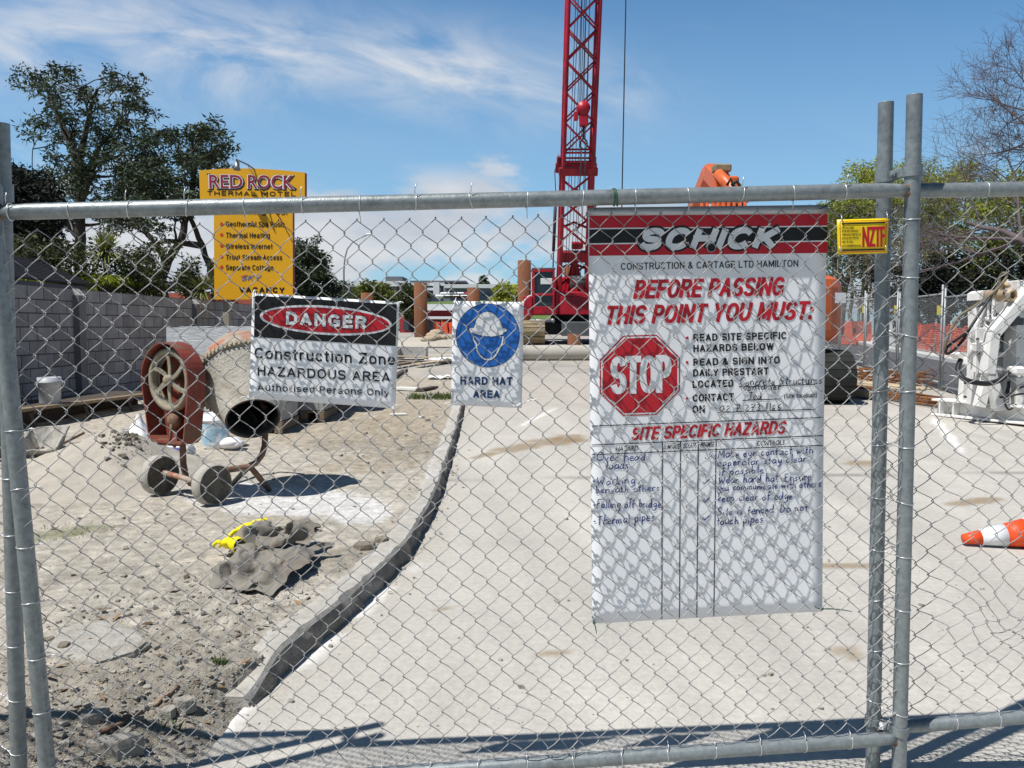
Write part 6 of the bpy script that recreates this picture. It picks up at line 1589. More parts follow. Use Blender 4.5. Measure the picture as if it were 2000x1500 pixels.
bp0 = bgpanel(); 
labs = ['road fence panel directly behind the white rig', 'road fence panel whose yellow tag shows left of the white rig', 'road fence panel hidden mostly by the two near poles', 'road fence panel with a yellow tag left of the two near poles', 'farthest road fence panel behind the orange machine']
allx = fl_ + [(10.23, 26.6)]
for i, lb in enumerate(labs):
    # panels run away from the viewer; the tag sits near the nearer pole
    (x0, y0), (x1, y1) = allx[i], allx[i + 1]; rz = math.atan2(y1 - y0, x1 - x0)
    if i == 0: bp0.location = (x0, y0, terr(y0)); bp0.rotation_euler = (0, 0, rz); bp0['label'] = lb
    else: dup(bp0, (x0, y0, terr(y0)), rz, lb)

# ---- plastic barriers and orange net beyond the road
def barrier(x, y, rz, m, label, grp):
    z = terr(y) + .05; Mr = Matrix.Rotation(rz, 3, 'Z'); o = Vector((x, y, z)); mb = MB()
    pr = [(-.3, 0), (.3, 0), (.3, .12), (.16, .4), (.12, .95), (-.12, .95), (-.16, .4), (-.3, .12)]
    mb.prism([o + Mr @ Vector((-.95, a, b)) for a, b in pr], Mr @ Vector((1.9, 0, 0)))
    e = E('plastic_barrier', o, label, 'barrier', grp); B('body', mb, M[m], e)
    for s in (-.55, 0, .55): mb = MB(); mb.box(o + Mr @ Vector((s, -.16, .55)), (.16, .05, .22), Mr, 0, .02); B('recess', mb, M['pile_inner'] if m != 'bld_white' else M['crane_grey'], e)
    mb = MB(); mb.lathe([(0, .03), (.07, .03), (.08, 0)], o + Mr @ Vector((-.3, 0, .95)), (0, 0, 1), 12); B('filler_cap', mb, M['bld_white'], e)
G1 = 'plastic barriers on the far side of the road'
barrier(14.35, 34.2, 1.2, 'barrier_orange', 'orange plastic barrier just right of the orange machine', G1)
barrier(14.95, 35.2, .35, 'barrier_orange', 'second orange barrier behind the left near pole', G1)
barrier(13.2, 36.5, .1, 'barrier_orange', 'orange barrier half hidden behind the orange machine', G1)
barrier(15.4, 33.2, 1.35, 'bld_white', 'white plastic barrier at the end of the orange ones', G1)
def net(pts, h, label):
    e = E('safety_net', Vector((*pts[0], terr(pts[0][1]))), label, 'safety net', 'orange safety nets beyond the road')
    mb = MB(); tot = 0; segs = []
    for (a, b), (c, d) in zip(pts, pts[1:]): segs.append((Vector((a, b, 0)), Vector((c, d, 0))))
    def at(t, v):
        k = min(int(t * len(segs)), len(segs) - 1); q = lerp(*segs[k], t * len(segs) - k); sag = .10 * math.sin(t * len(segs) * math.pi) ** 2
        return Vector((q.x + .05 * math.sin(t * 40 + v * 3), q.y, terr(q.y) + .12 + v * (h - sag)))
    L = sum((b - a).length for a, b in segs); n = int(L / .09)
    for i in range(n + 1): mb.tube([at(i / n, v / 4) for v in range(5)], .012, 3, 0, False)
    for j in range(13): mb.tube([at(i / 40, j / 12) for i in range(41)], .016, 3, 0, False)
    B('net', mb, M['net_orange'], e, fixn=False)
    for a, b in pts: mb = MB(); mb.tube([(a, b, terr(b)), (a, b, terr(b) + h + .25)], .025, 8); B('stake', mb, M['bg_galv'], e)
net([(12.9, 22.6), (13.6, 24.8), (14.4, 27.2), (15.0, 30.0)], .95, 'orange plastic safety net along the far kerb seen between pole and rig')
net([(12.4, 19.0), (12.75, 21.6)], .8, 'short orange safety net partly behind the white rig')

# ---- rusty bars and timber by the road edge
def bundle(px0, py0, px1, py1, n, r, m, label, seed, name='rebar_bundle', cat='rebar', spread=.22, lift=.05):
    rg = random.Random(seed); a, b = G(px0, py0), G(px1, py1); d = (b - a).normalized(); s_ = Vector((-d.y, d.x, 0)); mb = MB()
    for i in range(n):
        o = s_ * rg.uniform(-spread, spread) + Vector((0, 0, lift + rg.uniform(0, .10))); t0, t1 = rg.uniform(-.06, .08), rg.uniform(.9, 1.08)
        p0, p1 = lerp(a, b, t0) + o, lerp(a, b, t1) + o + s_ * rg.uniform(-.06, .06); mb.tube([p0, lerp(p0, p1, .5) + Vector((0, 0, rg.uniform(-.02, .02))), p1], r, 5)
    return B(name, mb, M[m], None, label, cat, 'steel and timber stacked by the road')
bundle(1655, 768, 1885, 803, 26, .014, 'rebar', 'long bundle of rusty reinforcing bars along the road edge', 3)
bundle(1650, 757, 1790, 774, 12, .022, 'wood_pale', 'pale timber battens beside the rusty bars', 5, 'timber_stack', 'timber')
mb = MB(); rg = random.Random(8); p = G(1722, 752)
for i in range(60):
    a_ = rg.uniform(0, 6.28); r_ = rg.uniform(.2, .55); c = p + Vector((rg.gauss(0, .45), rg.gauss(0, .5), rg.uniform(.06, .30)))
    mb.tube([c + Vector((r_ * math.cos(a_ + k * .5), r_ * math.sin(a_ + k * .5) * .7, .05 * math.sin(k))) for k in range(6)], .011, 4)
B('rebar_tangle', mb, M['rebar'], None, 'tangle of bent rusty rods behind the two near poles', 'rebar', 'steel and timber stacked by the road')
mb = MB(); a, b = G(1660, 775), G(1730, 784); mb.bar(a + Vector((0, 0, .09)), b + Vector((0, 0, .09)), .16, .12, 0, .01); B('timber_plank', mb, M['wood_pale'], None, 'thick pale timber lying beside the excavator track', 'plank', 'steel and timber stacked by the road')
mb = MB(); p = G(1812, 789); mb.ell(p + Vector((0, 0, .05)), (.055, .055, .05), 10, 8); B('ball_cap', mb, M['tag_yellow'], None, 'small pale yellow cap on the ground by the rig base', 'cap')

# ---- white rig
WD = 11.0
def W_(px, py, dd=0): return P(px, py, WD + dd)
e = E('piling_rig', Vector((7.0, WD, terr(WD))), 'white steel piling rig frame with hoses at the right edge', 'rig')
def beam(nm, px0, py0, px1, py1, w, dd=0, th=.16, m='rig_white', par=e, d1=None, bev=.008):
    a, b = W_(px0, py0, dd), W_(px1, py1, dd if d1 is None else d1); mb = MB()
    mb.bar(a, b, w * WD / F, th, 0, bev, up=(0, 1, 0)); return B(nm, mb, M[m], par)
# base channel: web with flanges, receding to the left
mb = MB(); a, b = W_(1832, 806, .9), W_(2130, 868, -.9)
zb0 = terr(WD) + .02
for z, h, w in ((.02, .03, .34), (.24, .03, .34)): mb.bar((a.x, a.y, zb0 + z), (b.x, b.y, zb0 + z), w, h, 0, .004)
mb.bar((a.x, a.y, zb0 + .13), (b.x, b.y, zb0 + .13), .03, .19, 0)
d = (b - a); d.z = 0; s_ = Vector((d.y, -d.x, 0)).normalized()
for t in (.06, .16, .42, .7): c = lerp(a, b, t); c.z = zb0 + .13; mb.box(c + s_ * .085, (.02, .15, .19), Matrix.Rotation(math.atan2(d.y, d.x), 3, 'Z'), 0)
B('base_beam', mb, M['rig_white'], e)
mb = MB(); c = lerp(a, b, .385); c.z = zb0 + .13; mb.box(c + s_ * .10, (.13, .14, .14), Matrix.Rotation(math.atan2(d.y, d.x), 3, 'Z'), 0, .004); B('shackle_plate', mb, M['rig_plate'], e)
beam('column', 1908, 600, 1908, 735, 22, .55, .2); beam('column', 1884, 735, 1880, 795, 14, .6, .12)
beam('column', 1915, 640, 1911, 790, 34, .25, .22)
beam('column', 1993, 548, 1990, 735, 38, .2, .3); beam('column', 1994, 735, 1996, 812, 46, .05, .3)
beam('brace', 2016, 560, 1938, 652, 20, -.05, .18); beam('brace', 1938, 650, 1928, 730, 19, -.05, .18); beam('brace', 1930, 722, 1952, 800, 19, -.05, .16); beam('brace', 1932, 716, 1912, 795, 17, .05, .14)
beam('cross_plate', 1905, 678, 1942, 672, 16, .1, .25, 'rig_white'); beam('cross_plate', 1940, 692, 1982, 690, 8, .35, .2)
for q in ((1942, 635, 1984, 690, .45), (1942, 697, 1984, 718, .5), (1945, 588, 1984, 612, .5), (1925, 735, 1945, 795, .6), (1958, 725, 2010, 808, .45)):
    mb = MB(); a_, b_ = W_(q[0], q[1], q[4]), W_(q[2], q[3], q[4]); mb.box((a_ + b_) / 2, (abs(a_.x - b_.x), .04, abs(a_.z - b_.z)), None, 0, .004); B('panel', mb, M['rig_plate'], e)
beam('rod', 1943, 566, 1940, 622, 6, .15, .05); beam('rod', 1931, 585, 1930, 622, 4, .3, .04)
mb = MB(); mb.lathe([(0, .05), (.11, .05), (.11, 0), (.05, -.02), (.05, -.2), (0, -.2)], W_(1941, 626, .15), (0, 0, 1), 16); B('flange', mb, M['rig_white'], e)
mb = MB(); mb.box(W_(1932, 637, .3), (.26, .2, .14), None, 0, .03); mb.tube([W_(1922, 640, .2), W_(1945, 640, .2)], .05, 10); B('swivel_block', mb, M['rig_plate'], e)
mb = MB(); mb.lathe([(.055, 0), (.085, 0), (.085, .05), (.06, .055), (.06, .4), (0, .4)], W_(1979, 576, -.1), (-.35, .9, .05), 20); mb.lathe([(.055, 0), (.05, .4)], W_(1979, 576, -.1), (-.35, .9, .05), 20); mb.box(W_(1962, 578, .1), (.16, .2, .16), None, 0, .03); mb.box(W_(1950, 573, .2), (.10, .12, .12), None, 0, .03); mb.tube([W_(1970, 560, .1), W_(1962, 552, .15), W_(1958, 566, .2)], .035, 8); B('pump_fitting', mb, M['rig_rust'], e)
mb = MB(); c0_ = W_(1922, 577, .3); mb.prism([W_(1912, 586, .3), W_(1913, 572, .3), W_(1922, 567, .3), W_(1936, 566, .3), W_(1937, 584, .3)], (0, .3, 0)); B('hood', mb, M['rig_white'], e)
mb = MB(); mb.prism([W_(1868, 692, .5), W_(1880, 688, .5), W_(1895, 690, .5), W_(1893, 704, .5), W_(1876, 702, .5)], (0, .2, 0)); mb.box(W_(1890, 705, .5), (.12, .12, .12), None, 0, .02); B('bracket', mb, M['rig_white'], e)
mb = MB(); mb.box(W_(1990, 724, -.1), (.24, .2, .12), None, 0, .03); mb.tube([W_(1970, 722, -.1), W_(2012, 722, -.1)], .045, 10); B('valve_block', mb, M['rig_white'], e)
def hose(nm, pts, r, m, dd=-.1):
    q = [W_(x, y, dd + k) for x, y, k in pts]; out_ = []
    for i in range(len(q) - 1):
        p0, p1, p2, p3 = q[max(i - 1, 0)], q[i], q[i + 1], q[min(i + 2, len(q) - 1)]
        for t in (0, .25, .5, .75): out_.append(.5 * ((2 * p1) + (p2 - p0) * t + (2 * p0 - 5 * p1 + 4 * p2 - p3) * t * t + (3 * p1 - p0 - 3 * p2 + p3) * t ** 3))
    out_.append(q[-1]); mb = MB(); mb.tube(out_, r, 8); B(nm, mb, M[m], e)
hose('hose', [(1876, 703, .1), (1871, 722, 0), (1880, 738, -.1), (1900, 746, -.15), (1930, 749, -.15), (1955, 741, -.1), (1968, 728, 0), (1985, 720, .1)], .036, 'hose_black')
hose('hose', [(1952, 560, .2), (1953, 541, .2), (1961, 533, .1), (1966, 541, .1), (1950, 562, 0), (1932, 578, 0), (1900, 600, -.05), (1870, 622, -.05), (1850, 660, -.05), (1845, 684, 0)], .019, 'hose_brown')
hose('hose', [(1951, 556, .2), (1938, 575, .15), (1915, 610, .1), (1895, 640, .05), (1880, 665, .05), (1862, 685, 0), (1848, 690, 0), (1852, 676, 0), (1885, 652, .1)], .019, 'hose_black')
hose('hose', [(1970, 745, 0), (1968, 770, 0), (1955, 785, 0)], .02, 'hose_black'); hose('hose', [(2010, 752, 0), (1985, 760, -.1), (1965, 774, -.1), (1950, 776, 0)], .016, 'hose_black'); hose('hose', [(2015, 768, -.1), (1990, 770, -.15), (1968, 775, -.1)], .014, 'hose_black'); hose('hose', [(1985, 790, -.1), (1970, 800, -.1), (1962, 780, -.1), (1972, 745, 0)], .014, 'hose_black')

# dark blocks added as the shade in gaps between parts; bolts and grease
mb = MB(); mb.box(W_(1947, 637, .42), (.22, .18, .30), None, 0, .02); mb.tube([W_(1947, 650, .3), W_(1947, 622, .3)], .07, 12); B('gap_shade_block', mb, M['hose_black'], e)
mb = MB(); mb.box(W_(1984, 628, .12), (.16, .16, .12), None, 0, .02); mb.box(W_(1960, 660, .4), (.2, .1, .14), None, 0, .02); B('gap_shade_box', mb, M['crane_grey'], e)
for px, py in ((1908, 662), (1909, 690), (1884, 748), (1884, 775), (1990, 580), (1988, 620), (1988, 660), (1988, 700), (1912, 770), (1952, 786), (1936, 668), (1930, 712)):
    mb = MB(); mb.lathe([(0, .03), (.018, .03), (.018, 0)], W_(px, py, -.02 if px > 1920 else .14), (0, -1, 0), 6, 0, False); B('bolt', mb, M['crane_grey'], e)
mb = MB(); mb.tube([W_(1921, 600, .25), W_(1906, 636, .2), W_(1900, 668, .2)], .035, 10); mb.tube([W_(1900, 668, .2), W_(1893, 700, .2)], .02, 8); B('hydraulic_ram', mb, M['rig_plate'], e)
mb = MB(); mb.box(W_(1962, 752, .2), (.18, .2, .32), None, 0, .02); B('junction_box', mb, M['rig_plate'], e)
# ---- fallen traffic cone
tip = G(1880, 1066); tip.z = .045; axd = Vector((1, -.12, 0)).normalized()
def crad(h): return .030 + h * .165
axd = (axd + Vector((0, 0, .135))).normalized()
e = E('traffic_cone', (tip.x + .4, tip.y, 0), 'orange and white traffic cone fallen on its side at the right edge', 'traffic cone')
def ring_(h0, h1, m, nm, pr=0.0):
    mb = MB(); mb.lathe([(0 if h0 == 0 else crad(h0) - .004, h0), (crad(h0) + pr, h0), (crad(h1) + pr, h1), (crad(h1) - .004, h1)], tip, axd, 28); B(nm, mb, M[m], e)
ring_(0, .105, 'cone_orange', 'tip'); ring_(.105, .25, 'cone_white', 'white_sleeve', .0015); ring_(.25, .375, 'cone_orange', 'body'); ring_(.375, .48, 'cone_white', 'white_sleeve', .0015); ring_(.48, .70, 'cone_orange', 'body')
x_ = axd.orthogonal().normalized(); Mt = Matrix((axd.cross(Vector((0, 0, 1))).normalized(), axd, axd.cross(Vector((0, 0, 1))).normalized().cross(axd))).transposed()
mb = MB(); mb.box(tip + axd * .715, (.38, .03, .38), Mt, 0, .01); B('base', mb, M['cone_orange'], e)
# ================================================================ trees and shrubs
mk('leaf_dark', (.050, .070, .034), .75, 0, .25, 1.2, island=.55, trans=.12)
mk('leaf_black', (.010, .014, .008), .85, 0, .25, 1.2, island=.5)
mk('leaf_olive', (.060, .072, .024), .75, 0, .25, 1.2, island=.5, trans=.15)
mk('leaf_lime', (.26, .31, .032), .7, 0, .25, 1.2, island=.4, trans=.35)
mk('leaf_willow', (.31, .34, .05), .7, 0, .25, .8, island=.5, trans=.35)
mk('leaf_green', (.135, .155, .035), .75, 0, .25, .8, island=.55, trans=.2)
mk('leaf_cabbage', (.20, .225, .06), .6, 0, .2, 2, island=.4, trans=.2)
mk('leaf_hill', (.13, .155, .03), .8, 0, .25, .6, island=.4, trans=.2)
mk('bark_dark', (.045, .038, .032), .95, 0, .3, 3)
mk('bark_grey', (.19, .175, .15), .95, 0, .3, 3)
nrg = np.random.default_rng(5)
class Leaves:
    def __init__(s): s.v = []; s.n = 0
    def clump(s, c, rad, n, ln, wd, droop=.35, shell=.5, up=.0):
        d = nrg.normal(size=(n, 3)); d /= np.linalg.norm(d, axis=1)[:, None]; r = nrg.random(n) ** shell
        p = np.array(c) + d * r[:, None] * np.array(rad)
        a = nrg.normal(size=(n, 3)); a[:, 2] = a[:, 2] * .6 - droop + up; a += d * .5; a /= np.linalg.norm(a, axis=1)[:, None]
        b = np.cross(a, nrg.normal(size=(n, 3))); b /= np.linalg.norm(b, axis=1)[:, None] + 1e-9
        l = ln * (.6 + .8 * nrg.random(n))[:, None]; w = wd * (.6 + .8 * nrg.random(n))[:, None]
        m = p + a * l * .45
        q = np.stack([p, m + b * w, p + a * l, m - b * w], axis=1)
        s.v.append(q.reshape(-1, 3)); s.n += n
    def build(s, name, m, parent):
        v = np.concatenate(s.v); f = np.arange(len(v)).reshape(-1, 4)
        o_ = v.min(0); me = bpy.data.meshes.new(name); me.vertices.add(len(v)); me.vertices.foreach_set('co', (v - o_).ravel())
        me.loops.add(f.size); me.loops.foreach_set('vertex_index', f.ravel()); me.polygons.add(len(f)); me.polygons.foreach_set('loop_start', np.arange(0, f.size, 4)); me.polygons.foreach_set('loop_total', np.full(len(f), 4))
        me.materials.append(M[m]); me.update(calc_edges=True); me.validate()
        o = bpy.data.objects.new(name, me); C.objects.link(o); o.location = o_
        if parent: adopt(o, parent)
        return o
def inpoly(x, y, poly_):
    c = False; j = len(poly_) - 1
    for i in range(len(poly_)):
        xi, yi = poly_[i]; xj, yj = poly_[j]
        if (yi > y) != (yj > y) and x < (xj - xi) * (y - yi) / (yj - yi) + xi: c = not c
        j = i
    return c
def branch(mb, a, b, r0, r1, rg, wob=.12, n=6, sag=0.0):
    a = Vector(a); b = Vector(b); L = (b - a).length; pts = []; rs = []
    o1 = Vector((rg.gauss(0, 1), rg.gauss(0, 1), rg.gauss(0, .6))) * L * wob
    for i in range(n + 1):
        t = i / n; pts.append(lerp(a, b, t) + o1 * math.sin(math.pi * t) + Vector((0, 0, -sag * L * math.sin(math.pi * t))) + Vector((rg.gauss(0, 1), rg.gauss(0, 1), rg.gauss(0, 1))) * L * .012 * (1 if 0 < i < n else 0)); rs.append(r0 + (r1 - r0) * t)
    mb.tube(pts, rs, 6, 0, False); return pts
def tree(name, label, d, trunks, crown, nclump, crad_, nleaf, ln, wd, leaf, bark, seed, dz=3.0, flat=.6, group=None, cat='tree', r0=.22, extra=None, droop=.35, shell=.5, cluster=True, up=0.0, twig=True):
    """trunks: picture polylines of the stems; crown: outline the leaf clumps fill; depth spread dz metres"""
    rg = random.Random(seed); base = P(trunks[0][0][0], 640, d); z0 = terr(d)
    e = E(name, (base.x, d, z0), label, cat, group); bm_ = MB(); nodes = []
    for ti, tr in enumerate(trunks):
        pp = [P(x, y, d + rg.uniform(-.4, .4) + ti * .3 * dz * (1 if ti % 2 else -1) * .3) for x, y in tr]
        pp[0].z = min(pp[0].z, z0 + .2) if ti == 0 else pp[0].z
        sm = []
        for a_, b_ in zip(pp, pp[1:]):
            for t in (0, .25, .5, .75): sm.append(lerp(a_, b_, t) + Vector((rg.gauss(0, .03), rg.gauss(0, .05), 0)))
        sm.append(pp[-1]); R0 = r0 * (1 if ti == 0 else .65); k = len(sm)
        bm_.tube(sm, [R0 * (1 - .8 * i / (k - 1)) for i in range(k)], 9, 0, False)
        nodes += [(p_, R0 * (1 - .8 * i / (k - 1))) for i, p_ in enumerate(sm) if i > k * .2]
    xs = [p[0] for p in crown]; ys = [p[1] for p in crown]; lv = Leaves(); cl = []
    tries = 0
    while len(cl) < nclump and tries < nclump * 60:
        tries += 1; x = rg.uniform(min(xs), max(xs)); y = rg.uniform(min(ys), max(ys))
        if not inpoly(x, y, crown): continue
        c = P(x, y, d + rg.uniform(-dz, dz))
        if any((c - o).length < crad_ * .75 for o in cl): continue
        cl.append(c)
    for c in cl:
        best = min(nodes, key=lambda q: (q[0] - c).length + max(0, q[0].z - c.z + .3) * 1.5)
        if twig:
            pts = branch(bm_, best[0], c, max(.02, min(best[1] * .55, .07)), .012, rg, .10, 5, -.05)
            if rg.random() < .5: nodes.append((pts[3], .03))
        k = rg.uniform(.7, 1.25)
        if cluster:
            for j in range(4):
                o = Vector((rg.gauss(0, .55), rg.gauss(0, .55), rg.gauss(0, .28))) * crad_ * k
                if twig: branch(bm_, c - (c - best[0]) * .1, c + o, .016, .006, rg, .1, 3)
                lv.clump(c + o, (crad_ * .55 * k, crad_ * .55 * k, crad_ * .55 * flat * k), int(nleaf / 4 * k), ln, wd, droop, shell, up)
        else: lv.clump(c, (crad_ * k, crad_ * k, crad_ * flat * k), int(nleaf * k), ln, wd, droop, shell, up)
    B('trunk', bm_, M[bark], e, fixn=False); lv.build('crown', leaf, e); return e
# --- left group
TG = 'trees behind the block wall'
tree('tall_tree', 'tallest dark airy tree at left, its flat topped crown against the sky', 27, [[(165, 640), (160, 540), (158, 440), (156, 340), (166, 255), (190, 175)], [(157, 390), (185, 300), (240, 230)], [(158, 330), (120, 240), (95, 190)], [(160, 470), (100, 390), (70, 350)]],
     [(40, 145), (60, 118), (105, 130), (120, 112), (175, 115), (240, 118), (245, 140), (225, 150), (262, 165), (265, 185), (245, 190), (290, 190), (305, 225), (290, 240), (300, 300), (290, 380), (250, 430), (150, 450), (40, 390), (30, 350), (60, 330), (90, 310), (75, 250), (62, 200), (85, 165), (75, 150)], 72, .58, 180, .17, .026, 'leaf_dark', 'bark_dark', 3, 2.2, .55, TG, r0=.24)
tree('airy_tree', 'smaller dark tree with slanting bare stems, left of the yellow sign', 25, [[(330, 640), (312, 545), (350, 470), (372, 400), (378, 330), (375, 270)], [(420, 560), (395, 480), (370, 420), (330, 350), (300, 290)], [(330, 520), (300, 470), (262, 430)], [(372, 420), (405, 340), (420, 300)], [(395, 480), (330, 470), (290, 480)]],
     [(300, 250), (335, 228), (370, 238), (378, 228), (410, 235), (440, 260), (438, 280), (415, 290), (455, 290), (460, 305), (420, 320), (430, 345), (400, 370), (395, 400), (330, 440), (260, 480), (215, 440), (230, 340), (270, 290)], 68, .54, 210, .15, .026, 'leaf_dark', 'bark_dark', 8, 2.0, .5, TG, r0=.17)
tree('shaded_conifer', 'black looking dense conifer against the left edge over the wall', 20, [[(50, 640), (52, 500), (52, 430)]], [(22, 350), (60, 355), (85, 395), (95, 430), (80, 470), (95, 510), (70, 545), (22, 545), (10, 450)], 70, .5, 420, .12, .03, 'leaf_black', 'bark_dark', 12, 1.0, .9, TG, twig=False, cluster=False)
tree('bushy_tree', 'grey green bushy tree on the right of the yellow sign', 30, [[(600, 640), (598, 560), (592, 510)], [(598, 560), (630, 530)]], [(572, 465), (585, 470), (600, 490), (622, 500), (640, 520), (662, 540), (660, 580), (640, 600), (565, 600), (565, 480)], 48, .5, 330, .15, .03, 'leaf_dark', 'bark_dark', 17, 1.6, .7, TG, r0=.13)
# --- shrubs over the wall
SG = 'shrubs over the block wall'
def shrub(label, px, py, d, rx, rz, n, ln, wd, leaf, seed, name='shrub', droop=.1, base=None):
    c = P(px, py, d); e = E(name, (c.x, d, terr(d)), label, 'shrub', SG); lv = Leaves(); rg = random.Random(seed); bm_ = MB()
    for i in range(16):
        o = Vector((rg.uniform(-1, 1) * rx, rg.uniform(-.8, .8), rg.uniform(-.8, .8) * rz * (1)));
        if (o.x / rx) ** 2 + (o.z / rz) ** 2 > 1.1: o *= .75
        lv.clump(c + o, (rx * .36, .5, rz * .42), n // 16, ln, wd, droop, .5); branch(bm_, (c.x + o.x * .3, d, terr(d)), c + o, .03, .008, rg, .08, 4)
    B('stem', bm_, M['bark_dark'], e, fixn=False); lv.build('foliage', leaf, e); return e
shrub('olive green bush behind the wall under the tall tree', 140, 515, 15.5, .95, .62, 4200, .10, .022, 'leaf_olive', 3)
shrub('second olive bush further right behind the wall', 255, 520, 17, .75, .6, 3000, .10, .022, 'leaf_olive', 4)
shrub('bright lime leaved hedge just above the wall on the left', 160, 548, 15.6, .72, .16, 2600, .07, .026, 'leaf_lime', 5)
shrub('lime leaved hedge end sloping down behind the wall', 232, 560, 17.2, .5, .12, 1500, .07, .026, 'leaf_lime', 6)
shrub('dark bush directly left of the yellow sign', 400, 545, 20.5, .45, .62, 2400, .12, .024, 'leaf_olive', 7)
def spiky(label, px, py, d, r, n, seed, trunk=True, group='spiky cabbage trees'):
    c = P(px, py, d); rg = random.Random(seed); e = E('cabbage_tree', (c.x, d, terr(d)), label, 'tree', group); mb = MB()
    for i in range(n):
        a_ = rg.uniform(0, 6.28); el = rg.uniform(-.5, 1.35); dv = Vector((math.cos(a_) * math.cos(el), math.sin(a_) * math.cos(el), math.sin(el))); l = r * rg.uniform(.75, 1.1)
        s_ = dv.cross(Vector((0, 0, 1))).normalized() * .018; m_ = c + dv * l * .6; t_ = c + dv * l + Vector((0, 0, -l * .18 * (1 - el / 2)))
        mb.add([c - s_ * .6, c + s_ * .6, m_ + s_, m_ - s_, t_], [(0, 1, 2, 3), (3, 2, 4)], 0)
    B('leaf_head', mb, M['leaf_cabbage'], e, fixn=False)
    if trunk: m2 = MB(); m2.tube([(c.x + .05, d, terr(d)), (c.x, d, c.z)], .07, 8); B('trunk', m2, M['bark_grey'], e)
spiky('yellow green spiky cabbage tree head above the lime hedge', 207, 492, 15.8, .52, 170, 2)
spiky('spiky flax clump on the wall top left of the red roof', 302, 572, 18.2, .38, 90, 3, False); spiky('spiky palm like plant at the foot of the yellow sign', 395, 568, 19.6, .5, 130, 5); spiky('second spiky clump behind the wall right of the hedge', 235, 556, 17.6, .35, 80, 9, False)

# --- right group
RG = 'trees beyond the road'
tree('willow_tree', 'round topped lime green willow left of the near poles', 44, [[(1690, 640), (1688, 520), (1685, 420), (1690, 370)], [(1688, 480), (1660, 420), (1650, 380)]], [(1640, 400), (1650, 350), (1680, 326), (1710, 328), (1735, 350), (1740, 420), (1720, 470), (1660, 480), (1625, 450)], 54, .8, 230, .24, .03, 'leaf_willow', 'bark_grey', 21, 2.5, .9, RG, droop=.7)
tree('willow_tree', 'lime green willow between and just right of the near poles', 46, [[(1790, 640), (1785, 500), (1790, 400)], [(1785, 480), (1830, 400)]], [(1735, 360), (1760, 322), (1800, 330), (1830, 340), (1880, 322), (1925, 338), (1930, 420), (1880, 470), (1790, 480), (1740, 430)], 62, .85, 230, .24, .03, 'leaf_willow', 'bark_grey', 22, 2.5, .9, RG, droop=.7)
tree('broad_tree', 'mid green broad tree behind the yellow hire plate', 42, [[(1640, 640), (1650, 560), (1672, 500), (1660, 430)], [(1650, 560), (1620, 480), (1600, 430)], [(1672, 500), (1720, 440)]], [(1575, 400), (1620, 385), (1680, 400), (1740, 430), (1750, 520), (1700, 540), (1640, 500), (1585, 480)], 44, .8, 140, .2, .035, 'leaf_green', 'bark_grey', 23, 2.5, .7, RG)
tree('broad_tree', 'dark green dense tree filling the gap right of the near poles', 40, [[(1850, 640), (1855, 560), (1850, 470)], [(1855, 560), (1900, 470)], [(1850, 520), (1800, 450)]], [(1760, 420), (1820, 400), (1900, 410), (1960, 400), (2050, 380), (2080, 520), (2000, 590), (1900, 590), (1800, 570), (1755, 520)], 58, .85, 190, .22, .04, 'leaf_green', 'bark_grey', 24, 2.5, .8, RG)
tree('broad_tree', 'yellow green leafy tree behind the bare tree at right', 43, [[(1960, 640), (1965, 520), (1950, 420)], [(1965, 520), (2020, 430)]], [(1900, 370), (1960, 350), (2060, 340), (2100, 450), (2000, 480), (1920, 460)], 40, .85, 190, .24, .035, 'leaf_willow', 'bark_grey', 25, 2.5, .8, RG)
tree('dark_thicket', 'black green thicket under the trees beyond the road', 38, [[(1820, 640), (1815, 560)], [(1900, 640), (1905, 550)], [(1960, 640), (1955, 550)]], [(1745, 540), (1800, 520), (1900, 510), (2060, 500), (2080, 640), (1745, 640)], 70, .8, 320, .22, .05, 'leaf_black', 'bark_dark', 26, 1.6, .8, RG)
tree('bare_shrub', 'grey twiggy half bare trees behind the left near pole', 39, [[(1660, 640), (1665, 570), (1655, 500)], [(1690, 640), (1700, 560), (1720, 490)], [(1640, 640), (1632, 560), (1640, 490)], [(1720, 640), (1715, 570), (1690, 500)], [(1675, 640), (1680, 580), (1700, 520)]], [(1620, 480), (1680, 470), (1740, 490), (1745, 600), (1620, 600)], 46, .7, 60, .2, .03, 'leaf_olive', 'bark_grey', 27, 1.8, .8, RG, r0=.12)
tree('broad_tree', 'mid green tree furthest left beyond the road, over the hazard board corner', 47, [[(1600, 640), (1600, 560), (1590, 480)]], [(1560, 440), (1600, 400), (1650, 420), (1640, 560), (1560, 570)], 34, .8, 170, .2, .035, 'leaf_green', 'bark_grey', 28, 2, .8, RG)
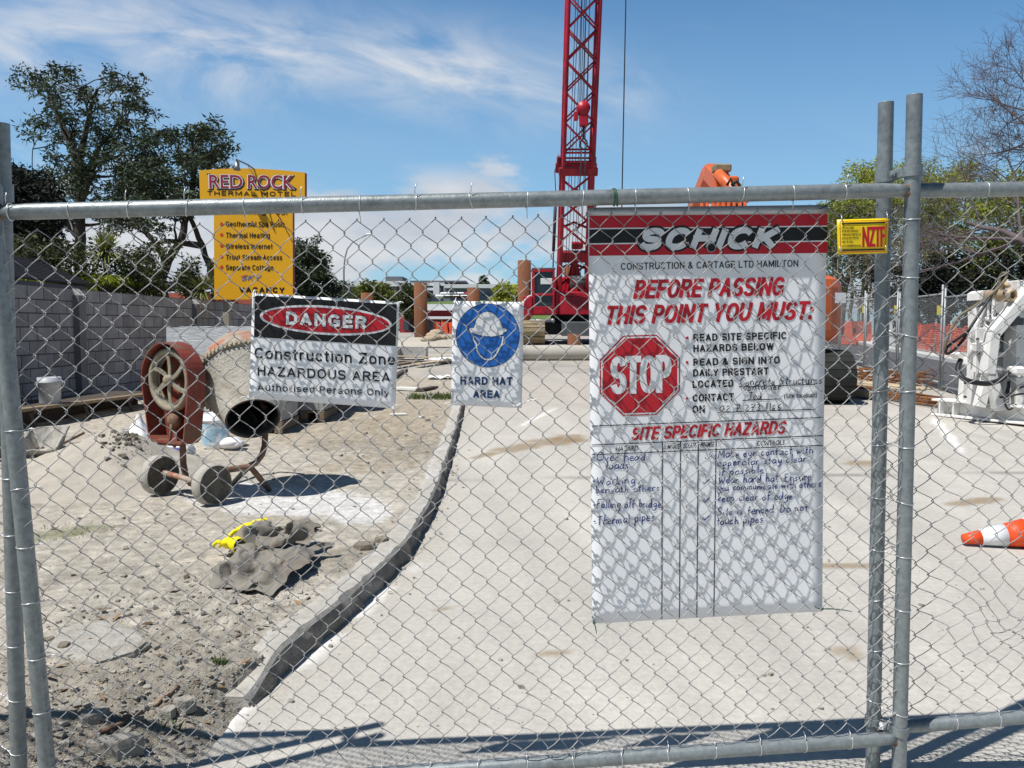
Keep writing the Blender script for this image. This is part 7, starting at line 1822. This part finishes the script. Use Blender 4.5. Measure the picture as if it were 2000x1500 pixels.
# --- bare tree
def bare(label, base, d, seed):
    rg = random.Random(seed); b0_ = P(base[0], 640, d); b0_.z = terr(d); e = E('bare_tree', b0_, label, 'tree'); mb = MB()
    def grow(p, dv, L, r, lvl):
        k = 5; pts = [p]; q = p.copy(); dd = dv.copy(); rs = [r]
        for i in range(k):
            dd = (dd + Vector((rg.gauss(0, .13), rg.gauss(0, .13), rg.gauss(0, .10) + (.03 if lvl > 1 else 0)))).normalized(); q = q + dd * L / k; pts.append(q.copy()); rs.append(r * (1 - .55 * (i + 1) / k))
        mb.tube(pts, rs, 6 if lvl < 2 else (4 if lvl < 4 else 3), 0, False)
        if lvl >= 5: return
        n = (5, 7, 7, 6, 5)[lvl]
        for i in range(n):
            t = rg.uniform(.3, 1.0) if lvl else rg.uniform(.35, 1.0); idx = min(k, max(1, int(t * k + .5))); a_ = rg.uniform(0, 6.28)
            o = dd.orthogonal().normalized(); o = Matrix.Rotation(a_, 3, dd) @ o; sp = rg.uniform(.45, .95) if lvl else rg.uniform(.6, 1.1)
            nd = (dd * (1 - sp * .35) + o * sp).normalized()
            if lvl < 2: nd.x -= .25; nd.normalize()
            grow(pts[idx], nd, L * rg.uniform(.52, .72), max(rs[idx] * .6, .0065), lvl + 1)
    grow(b0_, Vector((-.02, 0, 1)), 7.6, .34, 0)
    B('trunk', mb, M['bare_bark'], e, fixn=False)
bare('leafless grey purple tree reaching in from the right edge', (2088, 640), 28, 4)
# --- far trees
FG = 'far trees round the large building'
tree('far_willow', 'olive spring willow in front of the large building', 120, [[(725, 640), (725, 590)]], [(692, 592), (700, 565), (725, 555), (750, 562), (760, 590), (750, 602), (695, 602)], 40, 1.3, 220, .6, .14, 'leaf_hill', 'bark_grey', 31, 2.5, .8, FG, twig=False)
tree('far_tree', 'round bright green tree right of the large building', 110, [[(992, 640), (992, 590)]], [(976, 580), (980, 566), (995, 561), (1008, 568), (1012, 585), (1005, 592), (978, 592)], 34, 1.0, 240, .5, .14, 'leaf_willow', 'bark_grey', 32, 2, .8, FG, twig=False)
tree('far_conifer', 'tiny dark conifer on the skyline over the large building', 215, [[(945, 600), (945, 550)]], [(941, 556), (945, 544), (949, 556)], 8, .9, 200, .8, .2, 'leaf_dark', 'bark_grey', 33, .8, 1, FG, twig=False)
tree('far_tree', 'dark tree between danger board and rusty pile', 60, [[(803, 640), (803, 590)]], [(790, 570), (803, 562), (818, 580), (815, 612), (788, 612)], 24, .6, 240, .3, .07, 'leaf_olive', 'bark_dark', 34, 1.2, .8, FG, twig=False)
